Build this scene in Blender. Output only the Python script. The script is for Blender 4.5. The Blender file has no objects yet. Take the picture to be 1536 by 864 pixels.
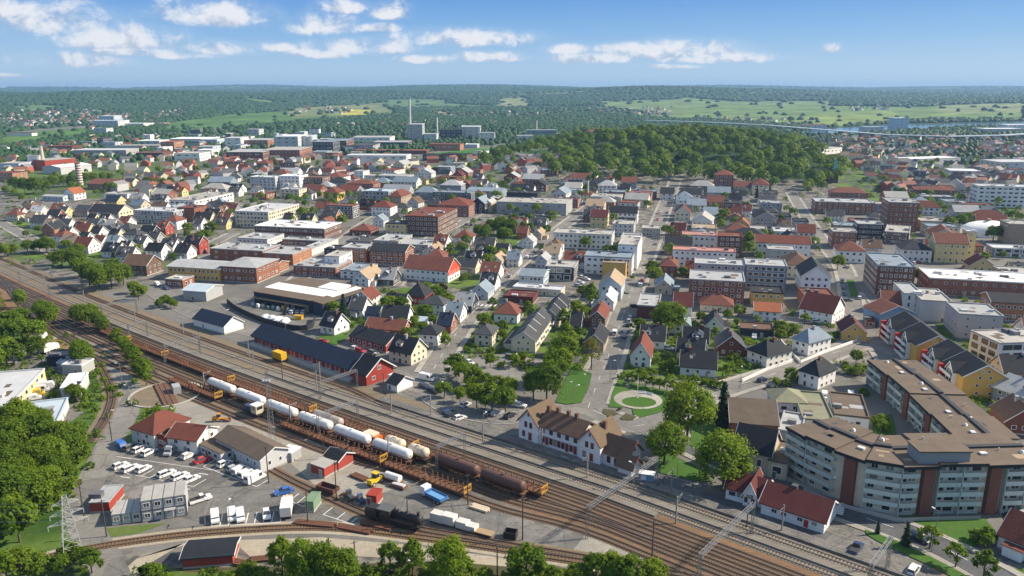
import bpy, math, random
import numpy as np
from mathutils import Vector, Matrix
R = math.radians
rnd = random.Random(11)
sc = bpy.context.scene
COL = sc.collection

# ------------------------------------------------------------------ camera, sky, sun, exposure
CAM_H, FPX, HORY = 95.0, 1165.0, 135.0          # camera height (m), focal length and horizon row of the 1536 x 864 photograph
PITCH = math.atan((432 - HORY) / FPX)
cam_d = bpy.data.cameras.new('camera'); cam = bpy.data.objects.new('camera', cam_d); COL.objects.link(cam)
cam.location = (0, 0, CAM_H); cam.rotation_euler = (math.pi / 2 - PITCH, 0, 0)
cam_d.sensor_width = 36; cam_d.lens = 36 * FPX / 1536; cam_d.clip_start = 1; cam_d.clip_end = 60000
sc.camera = cam
SUN_AZ, SUN_EL = R(80), R(36)                   # azimuth clockwise from +Y
sun_d = bpy.data.lights.new('sun', 'SUN'); sun = bpy.data.objects.new('sun', sun_d); COL.objects.link(sun)
sun_d.energy = 4.9; sun_d.angle = R(0.53); sun_d.color = (1.0, 0.865, 0.68)
_sv = Vector((math.sin(SUN_AZ) * math.cos(SUN_EL), math.cos(SUN_AZ) * math.cos(SUN_EL), math.sin(SUN_EL)))
sun.rotation_euler = _sv.to_track_quat('Z', 'Y').to_euler(); sun.location = (200, 60, 400)
sc.view_settings.view_transform = 'Standard'; sc.view_settings.look = 'None'
sc.view_settings.exposure = 0.78; sc.view_settings.gamma = 1; sc.view_settings.use_curve_mapping = False
try:
    sc.cycles.max_bounces = 6; sc.cycles.diffuse_bounces = 2; sc.cycles.glossy_bounces = 2; sc.cycles.transmission_bounces = 2
    sc.cycles.volume_bounces = 0; sc.cycles.transparent_max_bounces = 6; sc.cycles.use_denoising = True; sc.cycles.denoiser = 'OPENIMAGEDENOISE'
    sc.cycles.caustics_reflective = False; sc.cycles.caustics_refractive = False
    sc.cycles.sample_clamp_indirect = 3
except Exception:
    pass

class NT:                                        # small helper to write node trees
    def __init__(s, nt): s.nt = nt; s.n = nt.nodes; s.l = nt.links
    def new(s, t, **k):
        n = s.n.new(t)
        for a, b in k.items(): setattr(n, a, b)
        return n
    def put(s, sock, v):
        if hasattr(v, 'node'): s.l.new(v, sock)
        elif v is not None: sock.default_value = v
    def m(s, op, a, b=None, c=None, clamp=False):
        n = s.new('ShaderNodeMath', operation=op, use_clamp=clamp)
        for i, v in enumerate((a, b, c)):
            if v is not None: s.put(n.inputs[i], v)
        return n.outputs[0]
    def noise(s, vec, scale, detail=3, rough=.55, dist=0):
        n = s.new('ShaderNodeTexNoise'); s.put(n.inputs['Vector'], vec)
        n.inputs['Scale'].default_value = scale; n.inputs['Detail'].default_value = detail
        n.inputs['Roughness'].default_value = rough; n.inputs['Distortion'].default_value = dist
        return n.outputs[0]
    def mapr(s, v, a, b, c, d, smooth=False):
        n = s.new('ShaderNodeMapRange', clamp=True)
        if smooth: n.interpolation_type = 'SMOOTHSTEP'
        s.put(n.inputs[0], v)
        for i, q in enumerate((a, b, c, d)): s.put(n.inputs[i + 1], q)
        return n.outputs[0]
    def mix(s, f, a, b, mode='MIX'):
        n = s.new('ShaderNodeMix', data_type='RGBA', blend_type=mode)
        s.put(n.inputs[0], f); s.put(n.inputs[6], a); s.put(n.inputs[7], b)
        return n.outputs[2]
    def vmath(s, op, a, b):
        n = s.new('ShaderNodeVectorMath', operation=op); s.put(n.inputs[0], a); s.put(n.inputs[1], b); return n.outputs[0]

def c4(c): return (c[0], c[1], c[2], 1.0)

world = bpy.data.worlds.new('World'); sc.world = world; world.use_nodes = True
W = NT(world.node_tree); W.n.clear()
sky = W.new('ShaderNodeTexSky'); sky.sky_type = 'NISHITA'; sky.sun_disc = False
sky.sun_elevation = SUN_EL; sky.sun_rotation = SUN_AZ; sky.altitude = 100
sky.air_density = 1.0; sky.dust_density = 0.3; sky.ozone_density = 1.0
hs = W.new('ShaderNodeHueSaturation'); hs.inputs['Saturation'].default_value = 1.25; hs.inputs['Value'].default_value = 1.0
W.l.new(sky.outputs[0], hs.inputs['Color'])
tc = W.new('ShaderNodeTexCoord'); sp = W.new('ShaderNodeSeparateXYZ'); W.l.new(tc.outputs['Generated'], sp.inputs[0])
az = W.m('ARCTAN2', sp.outputs[0], sp.outputs[1])
el = W.m('ARCSINE', sp.outputs[2])
def sky_dir(px, py):
    dx, dy = (px - 768) / FPX, -(py - 432) / FPX
    y = math.cos(PITCH) + math.sin(PITCH) * dy; z = -math.sin(PITCH) + math.cos(PITCH) * dy
    return math.atan2(dx, y), math.atan2(z, math.hypot(dx, y))
CLOUDS = [(40, 20, 95, 26), (185, 52, 72, 22), (325, 18, 75, 20), (115, 88, 56, 11), (325, 70, 56, 12), (405, 69, 28, 8), (490, 34, 50, 18),
          (520, 8, 40, 12), (580, 14, 32, 14), (548, 66, 66, 14), (478, 79, 36, 8), (690, 54, 105, 15), (640, 88, 42, 7), (735, 84, 48, 9),
          (850, 72, 32, 9), (885, 86, 52, 9), (1025, 72, 84, 17), (1075, 84, 84, 10), (1132, 86, 28, 8), (1247, 71, 14, 8), (205, 76, 60, 8),
          (1000, 99, 40, 4), (940, 70, 40, 10), (275, 82, 40, 6), (0, 112, 30, 3), (560, 40, 40, 8)]
dens = None; shade = None
for (cx, cy, rx, ry) in CLOUDS:
    a, e = sky_dir(cx, cy); ra, re = rx * 1.12 / FPX, ry * 1.12 / FPX
    du = W.m('DIVIDE', W.m('SUBTRACT', az, a), ra)
    dv = W.m('DIVIDE', W.m('SUBTRACT', el, e - re * .35), re)
    low = W.m('MULTIPLY', W.m('MINIMUM', dv, 0.0), 1.9)            # flatter undersides
    dv2 = W.m('ADD', W.m('MAXIMUM', dv, 0.0), low)
    d = W.m('SUBTRACT', 1.0, W.m('ADD', W.m('MULTIPLY', du, du), W.m('MULTIPLY', dv2, dv2)))
    d = W.m('MAXIMUM', d, -1.2)
    top = W.m('MULTIPLY_ADD', dv, .5, .5)
    if dens is None: dens, shade = d, top
    else:
        gt = W.m('GREATER_THAN', d, dens)
        shade = W.m('ADD', W.m('MULTIPLY', gt, top), W.m('MULTIPLY', W.m('SUBTRACT', 1.0, gt), shade))
        dens = W.m('MAXIMUM', d, dens)
cmb = W.new('ShaderNodeCombineXYZ'); W.put(cmb.inputs[0], az); W.put(cmb.inputs[1], W.m('MULTIPLY', el, 1.2)); cmb.inputs[2].default_value = 3.3
n1 = W.noise(cmb.outputs[0], 26, 8, .62, .3)
n2 = W.noise(cmb.outputs[0], 75, 5, .6)
sh = W.vmath('ADD', cmb.outputs[0], (.006, .012, 0))
n1b = W.noise(sh, 26, 8, .62, .3)
cd = W.m('ADD', W.m('MULTIPLY', dens, .85), W.m('MULTIPLY', W.m('SUBTRACT', n1, .5), 3.6))
cd = W.m('ADD', cd, W.m('MULTIPLY', W.m('SUBTRACT', n2, .5), 1.2))
cover = W.mapr(cd, -.25, 1.0, 0, .92, True)
wisp = W.mapr(W.m('ADD', W.m('MULTIPLY', dens, .6), W.m('MULTIPLY', W.m('SUBTRACT', n1, .5), 1.5)), -.7, .8, 0, .27, True)
cover = W.m('MAXIMUM', cover, wisp)
lit = W.m('ADD', W.m('MULTIPLY', W.m('SUBTRACT', n1, n1b), 4.5), shade)
lit = W.mapr(lit, -.1, .75, 0, 1, True)
ccol = W.mix(lit, (4.3, 4.9, 6.1, 1), (7.6, 7.6, 7.8, 1))
rp = W.new('ShaderNodeValToRGB'); W.put(rp.inputs[0], W.m('MULTIPLY', el, 2.0))
for i, (p_, c_) in enumerate(((0.0, (3.6, 5.3, 7.5)), (.05, (3.2, 5.0, 7.4)), (.13, (1.7, 3.7, 6.9)), (.22, (.75, 2.5, 6.3)), (.42, (2.0, 3.4, 6.0)), (1.0, (3.2, 4.2, 5.8)))):
    e_ = rp.color_ramp.elements[i] if i < 2 else rp.color_ramp.elements.new(p_); e_.position = p_; e_.color = (*[q / 10 for q in c_], 1)
skyc = W.mix(.82, hs.outputs[0], W.mix(1.0, rp.outputs[0], (10, 10, 10, 1), 'MULTIPLY'))
bg = W.new('ShaderNodeBackground'); bg.inputs['Strength'].default_value = 0.07
W.l.new(W.mix(cover, skyc, ccol), bg.inputs['Color'])
wo = W.new('ShaderNodeOutputWorld'); W.l.new(bg.outputs[0], wo.inputs['Surface'])
try: world.cycles.sampling_method = 'MANUAL'; world.cycles.sample_map_resolution = 512
except Exception: pass

# ------------------------------------------------------------------ terrain height and photograph -> ground
_ph = np.random.RandomState(5)
_wv = [(_ph.uniform(0, 6.28), _ph.uniform(0, 6.28), s) for s in (900, 1100, 1500, 1900, 2600, 700)]
_hills = [(0.165, 5600, 46, 620, 600), (-0.40, 4700, 50, 700, 600), (-0.19, 5400, 56, 1100, 700), (-0.1, 8500, 30, 2500, 900),
          (0.42, 7000, 26, 2200, 900), (-.6, 8500, 24, 2500, 900), (.3, 6200, 22, 1000, 600), (.05, 6500, 26, 1400, 700),
          (-.55, 12600, 40, 1500, 900), (-.3, 13000, 52, 1900, 900), (-.08, 12800, 34, 1300, 900), (.12, 13200, 46, 1600, 900), (.33, 12600, 38, 1700, 900), (.55, 13000, 46, 1700, 900)]
def sstep(a, b, x):
    t = np.clip((x - a) / (b - a), 0, 1); return t * t * (3 - 2 * t)
def terr_np(x, y):
    r = np.hypot(x, y)
    z = 40 * sstep(2300, 5000, r) + 58 * sstep(5000, 12500, r)
    w = 0
    for a, b, s in _wv: w = w + np.sin(x / s * 1.7 + a + .8 * np.sin(y / s * 1.1 + b)) * np.cos(y / s * 1.5 + b) * (s / 1900)
    z = z + w * 15 * sstep(2600, 5500, r)
    for a, d, h, sx, sy in _hills:
        hx, hy = math.sin(a) * d, math.cos(a) * d
        u = (x - hx) * math.cos(a) - (y - hy) * math.sin(a); v = (x - hx) * math.sin(a) + (y - hy) * math.cos(a)
        z = z + h * np.exp(-(u / sx) ** 2 - (v / sy) ** 2)
    z = z + 32 * np.exp(-((x - 230) / 190) ** 2 - ((y - 1080) / 190) ** 2)       # the wooded hill
    return z
def terr(x, y): return float(terr_np(np.float64(x), np.float64(y)))
def G(px, py):                                   # pixel of the photograph -> point on the ground
    dx, dy = (px - 768) / FPX, -(py - 432) / FPX
    Y = math.cos(PITCH) + math.sin(PITCH) * dy; Z = -math.sin(PITCH) + math.cos(PITCH) * dy
    if py > 300:
        t = CAM_H / -Z; return Vector((dx * t, Y * t, 0))
    t = 300.0; step = 12.0
    while t < 16000:
        if CAM_H + Z * t <= terr(dx * t, Y * t):
            a, b = t - step, t
            for _ in range(10):
                m = (a + b) / 2
                if CAM_H + Z * m <= terr(dx * m, Y * m): b = m
                else: a = m
            return Vector((dx * b, Y * b, terr(dx * b, Y * b)))
        step = max(6.0, t * .012); t += step
    return Vector((dx * 12000, Y * 12000, terr(dx * 12000, Y * 12000)))
def PX(x, y, z=0.0):                             # point -> pixel of the photograph (for labels and land cover)
    z = z - CAM_H
    c = y * math.cos(PITCH) - z * math.sin(PITCH); v = y * math.sin(PITCH) + z * math.cos(PITCH)
    return 768 + FPX * x / max(c, 1e-3), 432 - FPX * v / max(c, 1e-3)
def inpoly(x, y, poly):
    x = np.asarray(x, float); y = np.asarray(y, float); ins = np.zeros(x.shape, bool); n = len(poly)
    for i in range(n):
        x1, y1 = poly[i]; x2, y2 = poly[i - 1]
        if y1 == y2: continue
        c = ((y1 > y) != (y2 > y)) & (x < (x2 - x1) * (y - y1) / (y2 - y1) + x1)
        ins ^= c
    return ins

# ------------------------------------------------------------------ mesh builder, materials, tagging
class MB:
    def __init__(s): s.v = []; s.f = []; s.m = []
    def add(s, vs, fs, mi=0):
        o = len(s.v); s.v += [tuple(v) for v in vs]
        for f in fs: s.f.append(tuple(o + i for i in f)); s.m.append(mi)
        return s
    def box(s, x0, y0, z0, x1, y1, z1, mi=0):
        return s.add([(x0, y0, z0), (x1, y0, z0), (x1, y1, z0), (x0, y1, z0), (x0, y0, z1), (x1, y0, z1), (x1, y1, z1), (x0, y1, z1)],
                     [(0, 3, 2, 1), (4, 5, 6, 7), (0, 1, 5, 4), (1, 2, 6, 5), (2, 3, 7, 6), (3, 0, 4, 7)], mi)
    def prism(s, pts, z0, z1, mi=0):
        n = len(pts); vs = [(p[0], p[1], z0) for p in pts] + [(p[0], p[1], z1) for p in pts]
        return s.add(vs, [tuple(range(n - 1, -1, -1)), tuple(range(n, 2 * n))] + [(i, (i + 1) % n, n + (i + 1) % n, n + i) for i in range(n)], mi)
    def slab(s, quad, t, mi=0):                  # a 3-D polygon given thickness t downwards
        n = len(quad); vs = list(quad) + [(p[0], p[1], p[2] - t) for p in quad]
        return s.add(vs, [tuple(range(n)), tuple(range(2 * n - 1, n - 1, -1))] + [(i, n + i, n + (i + 1) % n, (i + 1) % n) for i in range(n)], mi)
    def tube(s, p, q, r, n=6, r2=None, mi=0):
        p, q = Vector(p), Vector(q); d = (q - p)
        if d.length < 1e-6: return s
        d.normalize(); u = d.orthogonal().normalized(); w = d.cross(u); r2 = r if r2 is None else r2
        vs = []
        for c, rr in ((p, r), (q, r2)):
            for i in range(n):
                a = 2 * math.pi * i / n; vs.append(c + (u * math.cos(a) + w * math.sin(a)) * rr)
        return s.add(vs, [(i, (i + 1) % n, n + (i + 1) % n, n + i) for i in range(n)] + [tuple(range(n - 1, -1, -1)), tuple(range(n, 2 * n))], mi)
    def rev(s, prof, n=12, axis='x', c=(0, 0, 0), mi=0):   # surface of revolution, prof = (along, radius)
        vs = []
        for a, r in prof:
            for i in range(n):
                t = 2 * math.pi * i / n
                if axis == 'x': vs.append((c[0] + a, c[1] + r * math.cos(t), c[2] + r * math.sin(t)))
                else: vs.append((c[0] + r * math.cos(t), c[1] + r * math.sin(t), c[2] + a))
        k = len(prof)
        fs = [(j * n + i, j * n + (i + 1) % n, (j + 1) * n + (i + 1) % n, (j + 1) * n + i) for j in range(k - 1) for i in range(n)]
        if axis == 'x': fs = [f[::-1] for f in fs]
        fs += [tuple(range(n)), tuple(range((k - 1) * n, k * n))]
        return s.add(vs, fs, mi)
    def mesh(s, name, mats, smooth=False):
        me = bpy.data.meshes.new(name); me.from_pydata(s.v, [], s.f)
        for m in (mats if isinstance(mats, (list, tuple)) else [mats]): me.materials.append(m)
        if len(me.materials) > 1: me.polygons.foreach_set('material_index', s.m)
        if smooth: me.polygons.foreach_set('use_smooth', [True] * len(me.polygons))
        me.update(); return me
    def build(s, name, mats, parent=None, smooth=False):
        return link(name, s.mesh(name, mats, smooth), parent)
def link(name, me, parent=None, loc=None, rz=0.0, scale=None):
    o = bpy.data.objects.new(name, me); COL.objects.link(o)
    if parent is not None: o.parent = parent
    if loc is not None: o.location = loc
    if rz: o.rotation_euler = (0, 0, rz)
    if scale is not None: o.scale = scale
    return o
REG = []                                         # every thing, for its label
def thing(name, desc, cat, loc=(0, 0, 0), rz=0.0, group=None, fixed=False, me=None, at=None):
    o = link(name, me, None, loc, rz); o['category'] = cat
    if group: o['group'] = group
    REG.append([o, desc, fixed, PX(*(at or loc))]); return o
def reg(o, desc, cat, at, group=None, fixed=False):
    o['category'] = cat
    if group: o['group'] = group
    REG.append([o, desc, fixed, PX(*at)]); return o
def structure(o, kind='structure'): o['kind'] = kind; return o
def dup(root, loc, rz, desc, group=None, scale=None):
    r = root.copy(); COL.objects.link(r); r.location = loc; r.rotation_euler = (0, 0, rz)
    if scale: r.scale = scale
    if group: r['group'] = group
    for ch in KIDS.get(root.name, ()):
        c = ch.copy(); COL.objects.link(c); c.parent = r
        for g in KIDS.get(ch.name, ()):
            d = g.copy(); COL.objects.link(d); d.parent = c
    REG.append([r, desc, False, PX(*loc)]); return r
KIDS = {}
def kids(root):                                  # remember a prototype's children (obj.children walks the whole scene)
    for o in list(COL.objects):
        if o.parent is not None: KIDS.setdefault(o.parent.name, []).append(o)

_mc = {}
def mat(kind, col, rough=.8, var=.2, scale=.6, col2=None, metal=0.0, bump=0.0, streak=False, spec=None):
    key = (kind, tuple(round(c, 3) for c in col), rough, var, scale, col2, metal, bump, streak)
    if key in _mc: return _mc[key]
    m = bpy.data.materials.new(kind); m.use_nodes = True; T = NT(m.node_tree)
    b = m.node_tree.nodes['Principled BSDF']; b.inputs['Roughness'].default_value = rough; b.inputs['Metallic'].default_value = metal
    if spec is not None: b.inputs['Specular IOR Level'].default_value = spec
    tcn = T.new('ShaderNodeTexCoord'); vec = tcn.outputs['Object']
    if streak:
        mp = T.new('ShaderNodeMapping'); mp.inputs['Scale'].default_value = (1, 1, .25); T.l.new(vec, mp.inputs['Vector']); vec = mp.outputs[0]
    oi = T.new('ShaderNodeObjectInfo')
    n = T.noise(vec, scale, 5, .65)
    nf = T.noise(vec, scale * 9, 3, .6)
    k = T.m('ADD', T.m('MULTIPLY', T.m('SUBTRACT', n, .5), 2.2), T.m('MULTIPLY', T.m('SUBTRACT', nf, .5), .9))
    f = T.m('ADD', 1.0, T.m('MULTIPLY', k, var))
    f = T.m('MULTIPLY', f, T.m('MULTIPLY_ADD', oi.outputs['Random'], .14, .93))
    base = c4(col)
    if col2 is not None: base = T.mix(T.mapr(n, .42, .6, 0, 1), c4(col), c4(col2))
    vm = T.new('ShaderNodeVectorMath', operation='SCALE'); T.put(vm.inputs[0], base if hasattr(base, 'node') else base[:3]); T.put(vm.inputs['Scale'], f)
    T.l.new(vm.outputs[0], b.inputs['Base Color'])
    if bump:
        bp = T.new('ShaderNodeBump'); bp.inputs['Strength'].default_value = bump; bp.inputs['Distance'].default_value = .2
        T.l.new(nf, bp.inputs['Height']); T.l.new(bp.outputs[0], b.inputs['Normal'])
    _mc[key] = m; return m
def glassmat():
    if 'glass' in _mc: return _mc['glass']
    m = bpy.data.materials.new('window_glass'); m.use_nodes = True; T = NT(m.node_tree); b = m.node_tree.nodes['Principled BSDF']
    oi = T.new('ShaderNodeObjectInfo')
    g0 = T.mix(T.mapr(oi.outputs['Random'], .0, .7, 0, 1), (.010, .013, .018, 1), (.06, .065, .07, 1)); T.l.new(T.mix(T.mapr(oi.outputs['Random'], .80, .84, 0, 1), g0, (.30, .28, .24, 1)), b.inputs['Base Color'])
    b.inputs['Roughness'].default_value = .08; b.inputs['Specular IOR Level'].default_value = .6
    _mc['glass'] = m; return m
PAL = dict(white=(.74, .74, .73), offwhite=(.66, .65, .61), cream=(.62, .55, .40), beige=(.50, .43, .33), yellow=(.58, .36, .09), paleyellow=(.62, .50, .24),
           brick=(.27, .115, .07), brickdark=(.15, .075, .055), brickorange=(.38, .17, .085), brown=(.14, .085, .06), red=(.30, .045, .03), redbrown=(.145, .048, .034),
           maroon=(.105, .03, .028), grey=(.34, .35, .36), lightgrey=(.50, .51, .52), darkgrey=(.065, .068, .075), charcoal=(.028, .031, .038), black=(.018, .021, .028),
           navy=(.022, .032, .06), blue=(.16, .27, .40), paleblue=(.42, .50, .56), bluegrey=(.20, .25, .30), green=(.16, .24, .16), tan=(.33, .25, .17), pink=(.42, .22, .19),
           terracotta=(.165, .064, .046), orange=(.28, .095, .045), teal=(.30, .42, .44), rust=(.135, .06, .032), concrete=(.36, .35, .33), felt=(.135, .105, .08),
           pinkgrey=(.46, .42, .42), olive=(.22, .22, .15), copper=(.20, .42, .36), steel=(.42, .43, .44))
WORD = dict(offwhite='off-white', paleyellow='pale yellow', brick='red brick', brickdark='dark brick', brickorange='orange brick', redbrown='red-brown', lightgrey='light grey',
            darkgrey='dark grey', navy='navy', paleblue='pale blue', bluegrey='blue-grey', pinkgrey='pinkish grey', felt='brown-grey', terracotta='terracotta', copper='green copper')
def wd(c): return WORD.get(c, c)
def wallm(c):
    if c.startswith('brick'):
        b = PAL[c]; return mat('brick_wall', b, .9, .22, .5, col2=(b[0] * .72, b[1] * .72, b[2] * .75))
    return mat('painted_wall', PAL[c], .8, .09, .3, streak=True)
def roofm(c):
    if c in ('white', 'lightgrey', 'steel', 'paleblue'): return mat('sheet_roof', PAL[c], .6, .2, .22)
    return mat('roof_covering', PAL[c], .85, .34, .3, bump=.25, spec=.22)
# ------------------------------------------------------------------ buildings
GRID = Vector((.972, -.235)).normalized()        # direction of the cross streets
FOOT = []
def win_mesh(style):
    key = 'win_' + style
    if key in _mc: return _mc[key]
    fr = {'w': mat('window_frame', (.78, .78, .77), .6, .03), 'd': mat('dark_frame', (.05, .05, .055), .6, .03), 'r': mat('red_frame', (.30, .03, .025), .6, .05)}[style[0]]
    b = MB(); t = .09 if style[-1] != '2' else .07
    b.box(-.5, -.05, -.5, -.5 + t, .05, .5, 0); b.box(.5 - t, -.05, -.5, .5, .05, .5, 0)
    b.box(-.5 + t, -.05, -.5, .5 - t, .05, -.5 + t, 0); b.box(-.5 + t, -.05, .5 - t, .5 - t, .05, .5, 0)
    if style[-1] == '2': b.box(-.025, -.045, -.5 + t, .025, .045, .5 - t, 0)
    b.box(-.5 + t, -.02, -.5 + t, .5 - t, .03, .5 - t, 1)
    _mc[key] = b.mesh('window', [fr, glassmat()]); return _mc[key]
def door_mesh(col):
    key = 'door_' + str(col)
    if key in _mc: return _mc[key]
    b = MB(); b.box(-.5, -.06, 0, .5, .05, 1, 0); b.box(-.42, -.08, .08, .42, -.06, .92, 1)
    _mc[key] = b.mesh('door', [mat('door_frame', (.7, .7, .69), .6, .04), mat('door_leaf', col, .5, .05)]); return _mc[key]
SIDES = {'f': (0, 0.0), 'r': (1, math.pi / 2), 'b': (2, math.pi), 'l': (3, -math.pi / 2)}

class Bld:
    """One building: an Empty at the middle of its footprint with its walls, roof, windows ... as children."""
    def __init__(s, name, desc, cat, A, B, depth, group=None, fixed=False):
        s.v = (B - A).to_2d().normalized(); s.w = (B - A).to_2d().length; s.d = depth
        s.n = Vector((-s.v.y, s.v.x)); c = (A.to_2d() + B.to_2d()) / 2 + s.n * depth / 2
        s.z = terr(c.x, c.y); s.c = Vector((c.x, c.y, s.z)); s.rz = math.atan2(s.v.y, s.v.x)
        s.root = thing(name, desc, cat, s.c, s.rz, group, fixed, at=(c.x, c.y, s.z + 3)); s.wins = []
        FOOT.append((c.x, c.y, s.w / 2 + 1, depth / 2 + 1, s.v.x, s.v.y))
        s.scale = (PX(c.x, c.y, s.z)[1] - HORY) / 98.0           # pixels of the photograph per metre
    def part(s, mb, name, m, parent=None, smooth=False): return mb.build(name, m, parent or s.root, smooth)
    def seen(s, side):
        nl = {'f': -s.n, 'b': s.n, 'r': s.v, 'l': -s.v}[side]
        return nl.dot(-s.c.to_2d().normalized()) > -.05
    def place(s, side, t, z, w, h, style='w', out=.02, inset=0):
        """a window at position t along a side, its middle at height z"""
        hw, hd = s.w / 2, s.d / 2
        x, y, a = {'f': (t, -hd - out + inset, 0), 'r': (hw + out - inset, t, math.pi / 2), 'b': (-t, hd + out, math.pi), 'l': (-hw - out, -t, -math.pi / 2)}[side]
        s.wins.append((x, y, z, a, w, h, style, side))
    def rows(s, side, zs, w, h, sp, style='w', margin=.9, t0=None, t1=None):
        L = s.w if side in 'fb' else s.d
        t0 = -L / 2 + margin if t0 is None else t0; t1 = L / 2 - margin if t1 is None else t1
        n = max(1, int(round((t1 - t0) / sp)))
        for z in zs:
            for i in range(n): s.place(side, t0 + (t1 - t0) * (i + .5) / n + rnd.uniform(-.12, .12) * w, z, w * rnd.choice((.8, 1, 1, 1, 1.15)), h, style)
    def door(s, side, t, col=(.16, .05, .03), w=1.1, h=2.1, z0=.05):
        hw, hd = s.w / 2, s.d / 2
        x, y, a = {'f': (t, -hd - .02, 0), 'r': (hw + .02, t, math.pi / 2), 'b': (-t, hd + .02, math.pi), 'l': (-hw - .02, -t, -math.pi / 2)}[side]
        return link('door', door_mesh(col), s.root, (x, y, z0), a, (w, 1, h))
    def done(s, cap=88):
        keep = s.wins[:cap]; rest = s.wins[cap:]
        for x, y, z, a, w, h, st, sd in keep: link('window', win_mesh(st), s.root, (x, y, z), a, (w, 1, h))
        if rest:
            mb = MB(); src = win_mesh(rest[0][6])
            for x, y, z, a, w, h, st, sd in rest:
                ca, sa = math.cos(a), math.sin(a)
                for q in src.polygons:
                    vs = [src.vertices[i].co for i in q.vertices]
                    mb.add([(x + p.x * w * ca - p.y * sa, y + p.x * w * sa + p.y * ca, z + p.z * h) for p in vs], [tuple(range(len(vs)))], q.material_index)
            o = mb.build('windows', list(src.materials), s.root); o['kind'] = 'stuff'
        return s

def gable_walls(mb, w, d, h, rise, axis, z0=-.4):
    hw, hd = w / 2, d / 2
    mb.add([(-hw, -hd, z0), (hw, -hd, z0), (hw, hd, z0), (-hw, hd, z0), (-hw, -hd, h), (hw, -hd, h), (hw, hd, h), (-hw, hd, h)] +
           ([(-hw, 0, h + rise), (hw, 0, h + rise)] if axis == 'x' else [(0, -hd, h + rise), (0, hd, h + rise)]),
           [(0, 1, 5, 4), (2, 3, 7, 6), (1, 2, 6, 9, 5), (3, 0, 4, 8, 7), (0, 3, 2, 1)] if axis == 'x' else
           [(0, 1, 5, 8, 4), (2, 3, 7, 9, 6), (1, 2, 6, 5), (3, 0, 4, 7), (0, 3, 2, 1)])
def gable_roof(mb, w, d, h, rise, axis, oh=.45, t=.22, lift=.06, cx=0, cy=0):
    L, S = (w, d) if axis == 'x' else (d, w)
    hl, hs = L / 2 + oh, S / 2; sl = rise / hs; e = oh
    f = (lambda a, b, z: (cx + a, cy + b, z)) if axis == 'x' else (lambda a, b, z: (cx - b, cy + a, z))
    zr = h + rise + lift + t; ze = h - sl * e + lift + t
    for sgn in (-1, 1):
        q = [f(-hl, sgn * (hs + e), ze), f(hl, sgn * (hs + e), ze), f(hl, 0, zr), f(-hl, 0, zr)]
        if sgn > 0: q = q[::-1]
        mb.slab(q, t)
def chevron(f, e, L, hs, z0, z1, w, t):
    b = MB(); v = []
    for y, z in ((-hs, z0), (0, z1), (hs, z0)): v += [f(e * L, y, z), f(e * (L + w), y, z), f(e * (L + w), y, z - t), f(e * L, y, z - t)]
    return b.add(v, [(4 * i + j, 4 * i + (j + 1) % 4, 4 * i + 4 + (j + 1) % 4, 4 * i + 4 + j) for i in (0, 1) for j in range(4)] + [(0, 1, 2, 3), (8, 9, 10, 11)])
def hip_roof(mb, w, d, h, rise, oh=.5, t=.2, lift=.04):
    hw, hd = w / 2 + oh, d / 2 + oh; z = h + lift; r = max(0.0, abs(hw - hd)); zr = h + rise + lift
    rp = [(-r, 0, zr), (r, 0, zr)] if hw >= hd else [(0, -r, zr), (0, r, zr)]
    vs = [(-hw, -hd, z), (hw, -hd, z), (hw, hd, z), (-hw, hd, z), (-hw, -hd, z + t), (hw, -hd, z + t), (hw, hd, z + t), (-hw, hd, z + t)] + [(p[0], p[1], p[2] + t) for p in rp]
    fs = [(0, 3, 2, 1), (0, 1, 5, 4), (1, 2, 6, 5), (2, 3, 7, 6), (3, 0, 4, 7)]
    fs += [(4, 5, 9, 8), (5, 6, 9), (6, 7, 8, 9), (7, 4, 8)] if hw >= hd else [(4, 5, 8), (5, 6, 9, 8), (6, 7, 9), (7, 4, 8, 9)]
    mb.add(vs, fs)
def chimney_at(b, roof, x, y, z, hh=1.6, c='brickdark', w=.8):
    mb = MB(); mb.box(x - w / 2, y - w / 2, z - 1.2, x + w / 2, y + w / 2, z + hh); mb.box(x - w / 2 - .08, y - w / 2 - .08, z + hh, x + w / 2 + .08, y + w / 2 + .08, z + hh + .15)
    b.part(mb, 'chimney', wallm(c), roof)

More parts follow.
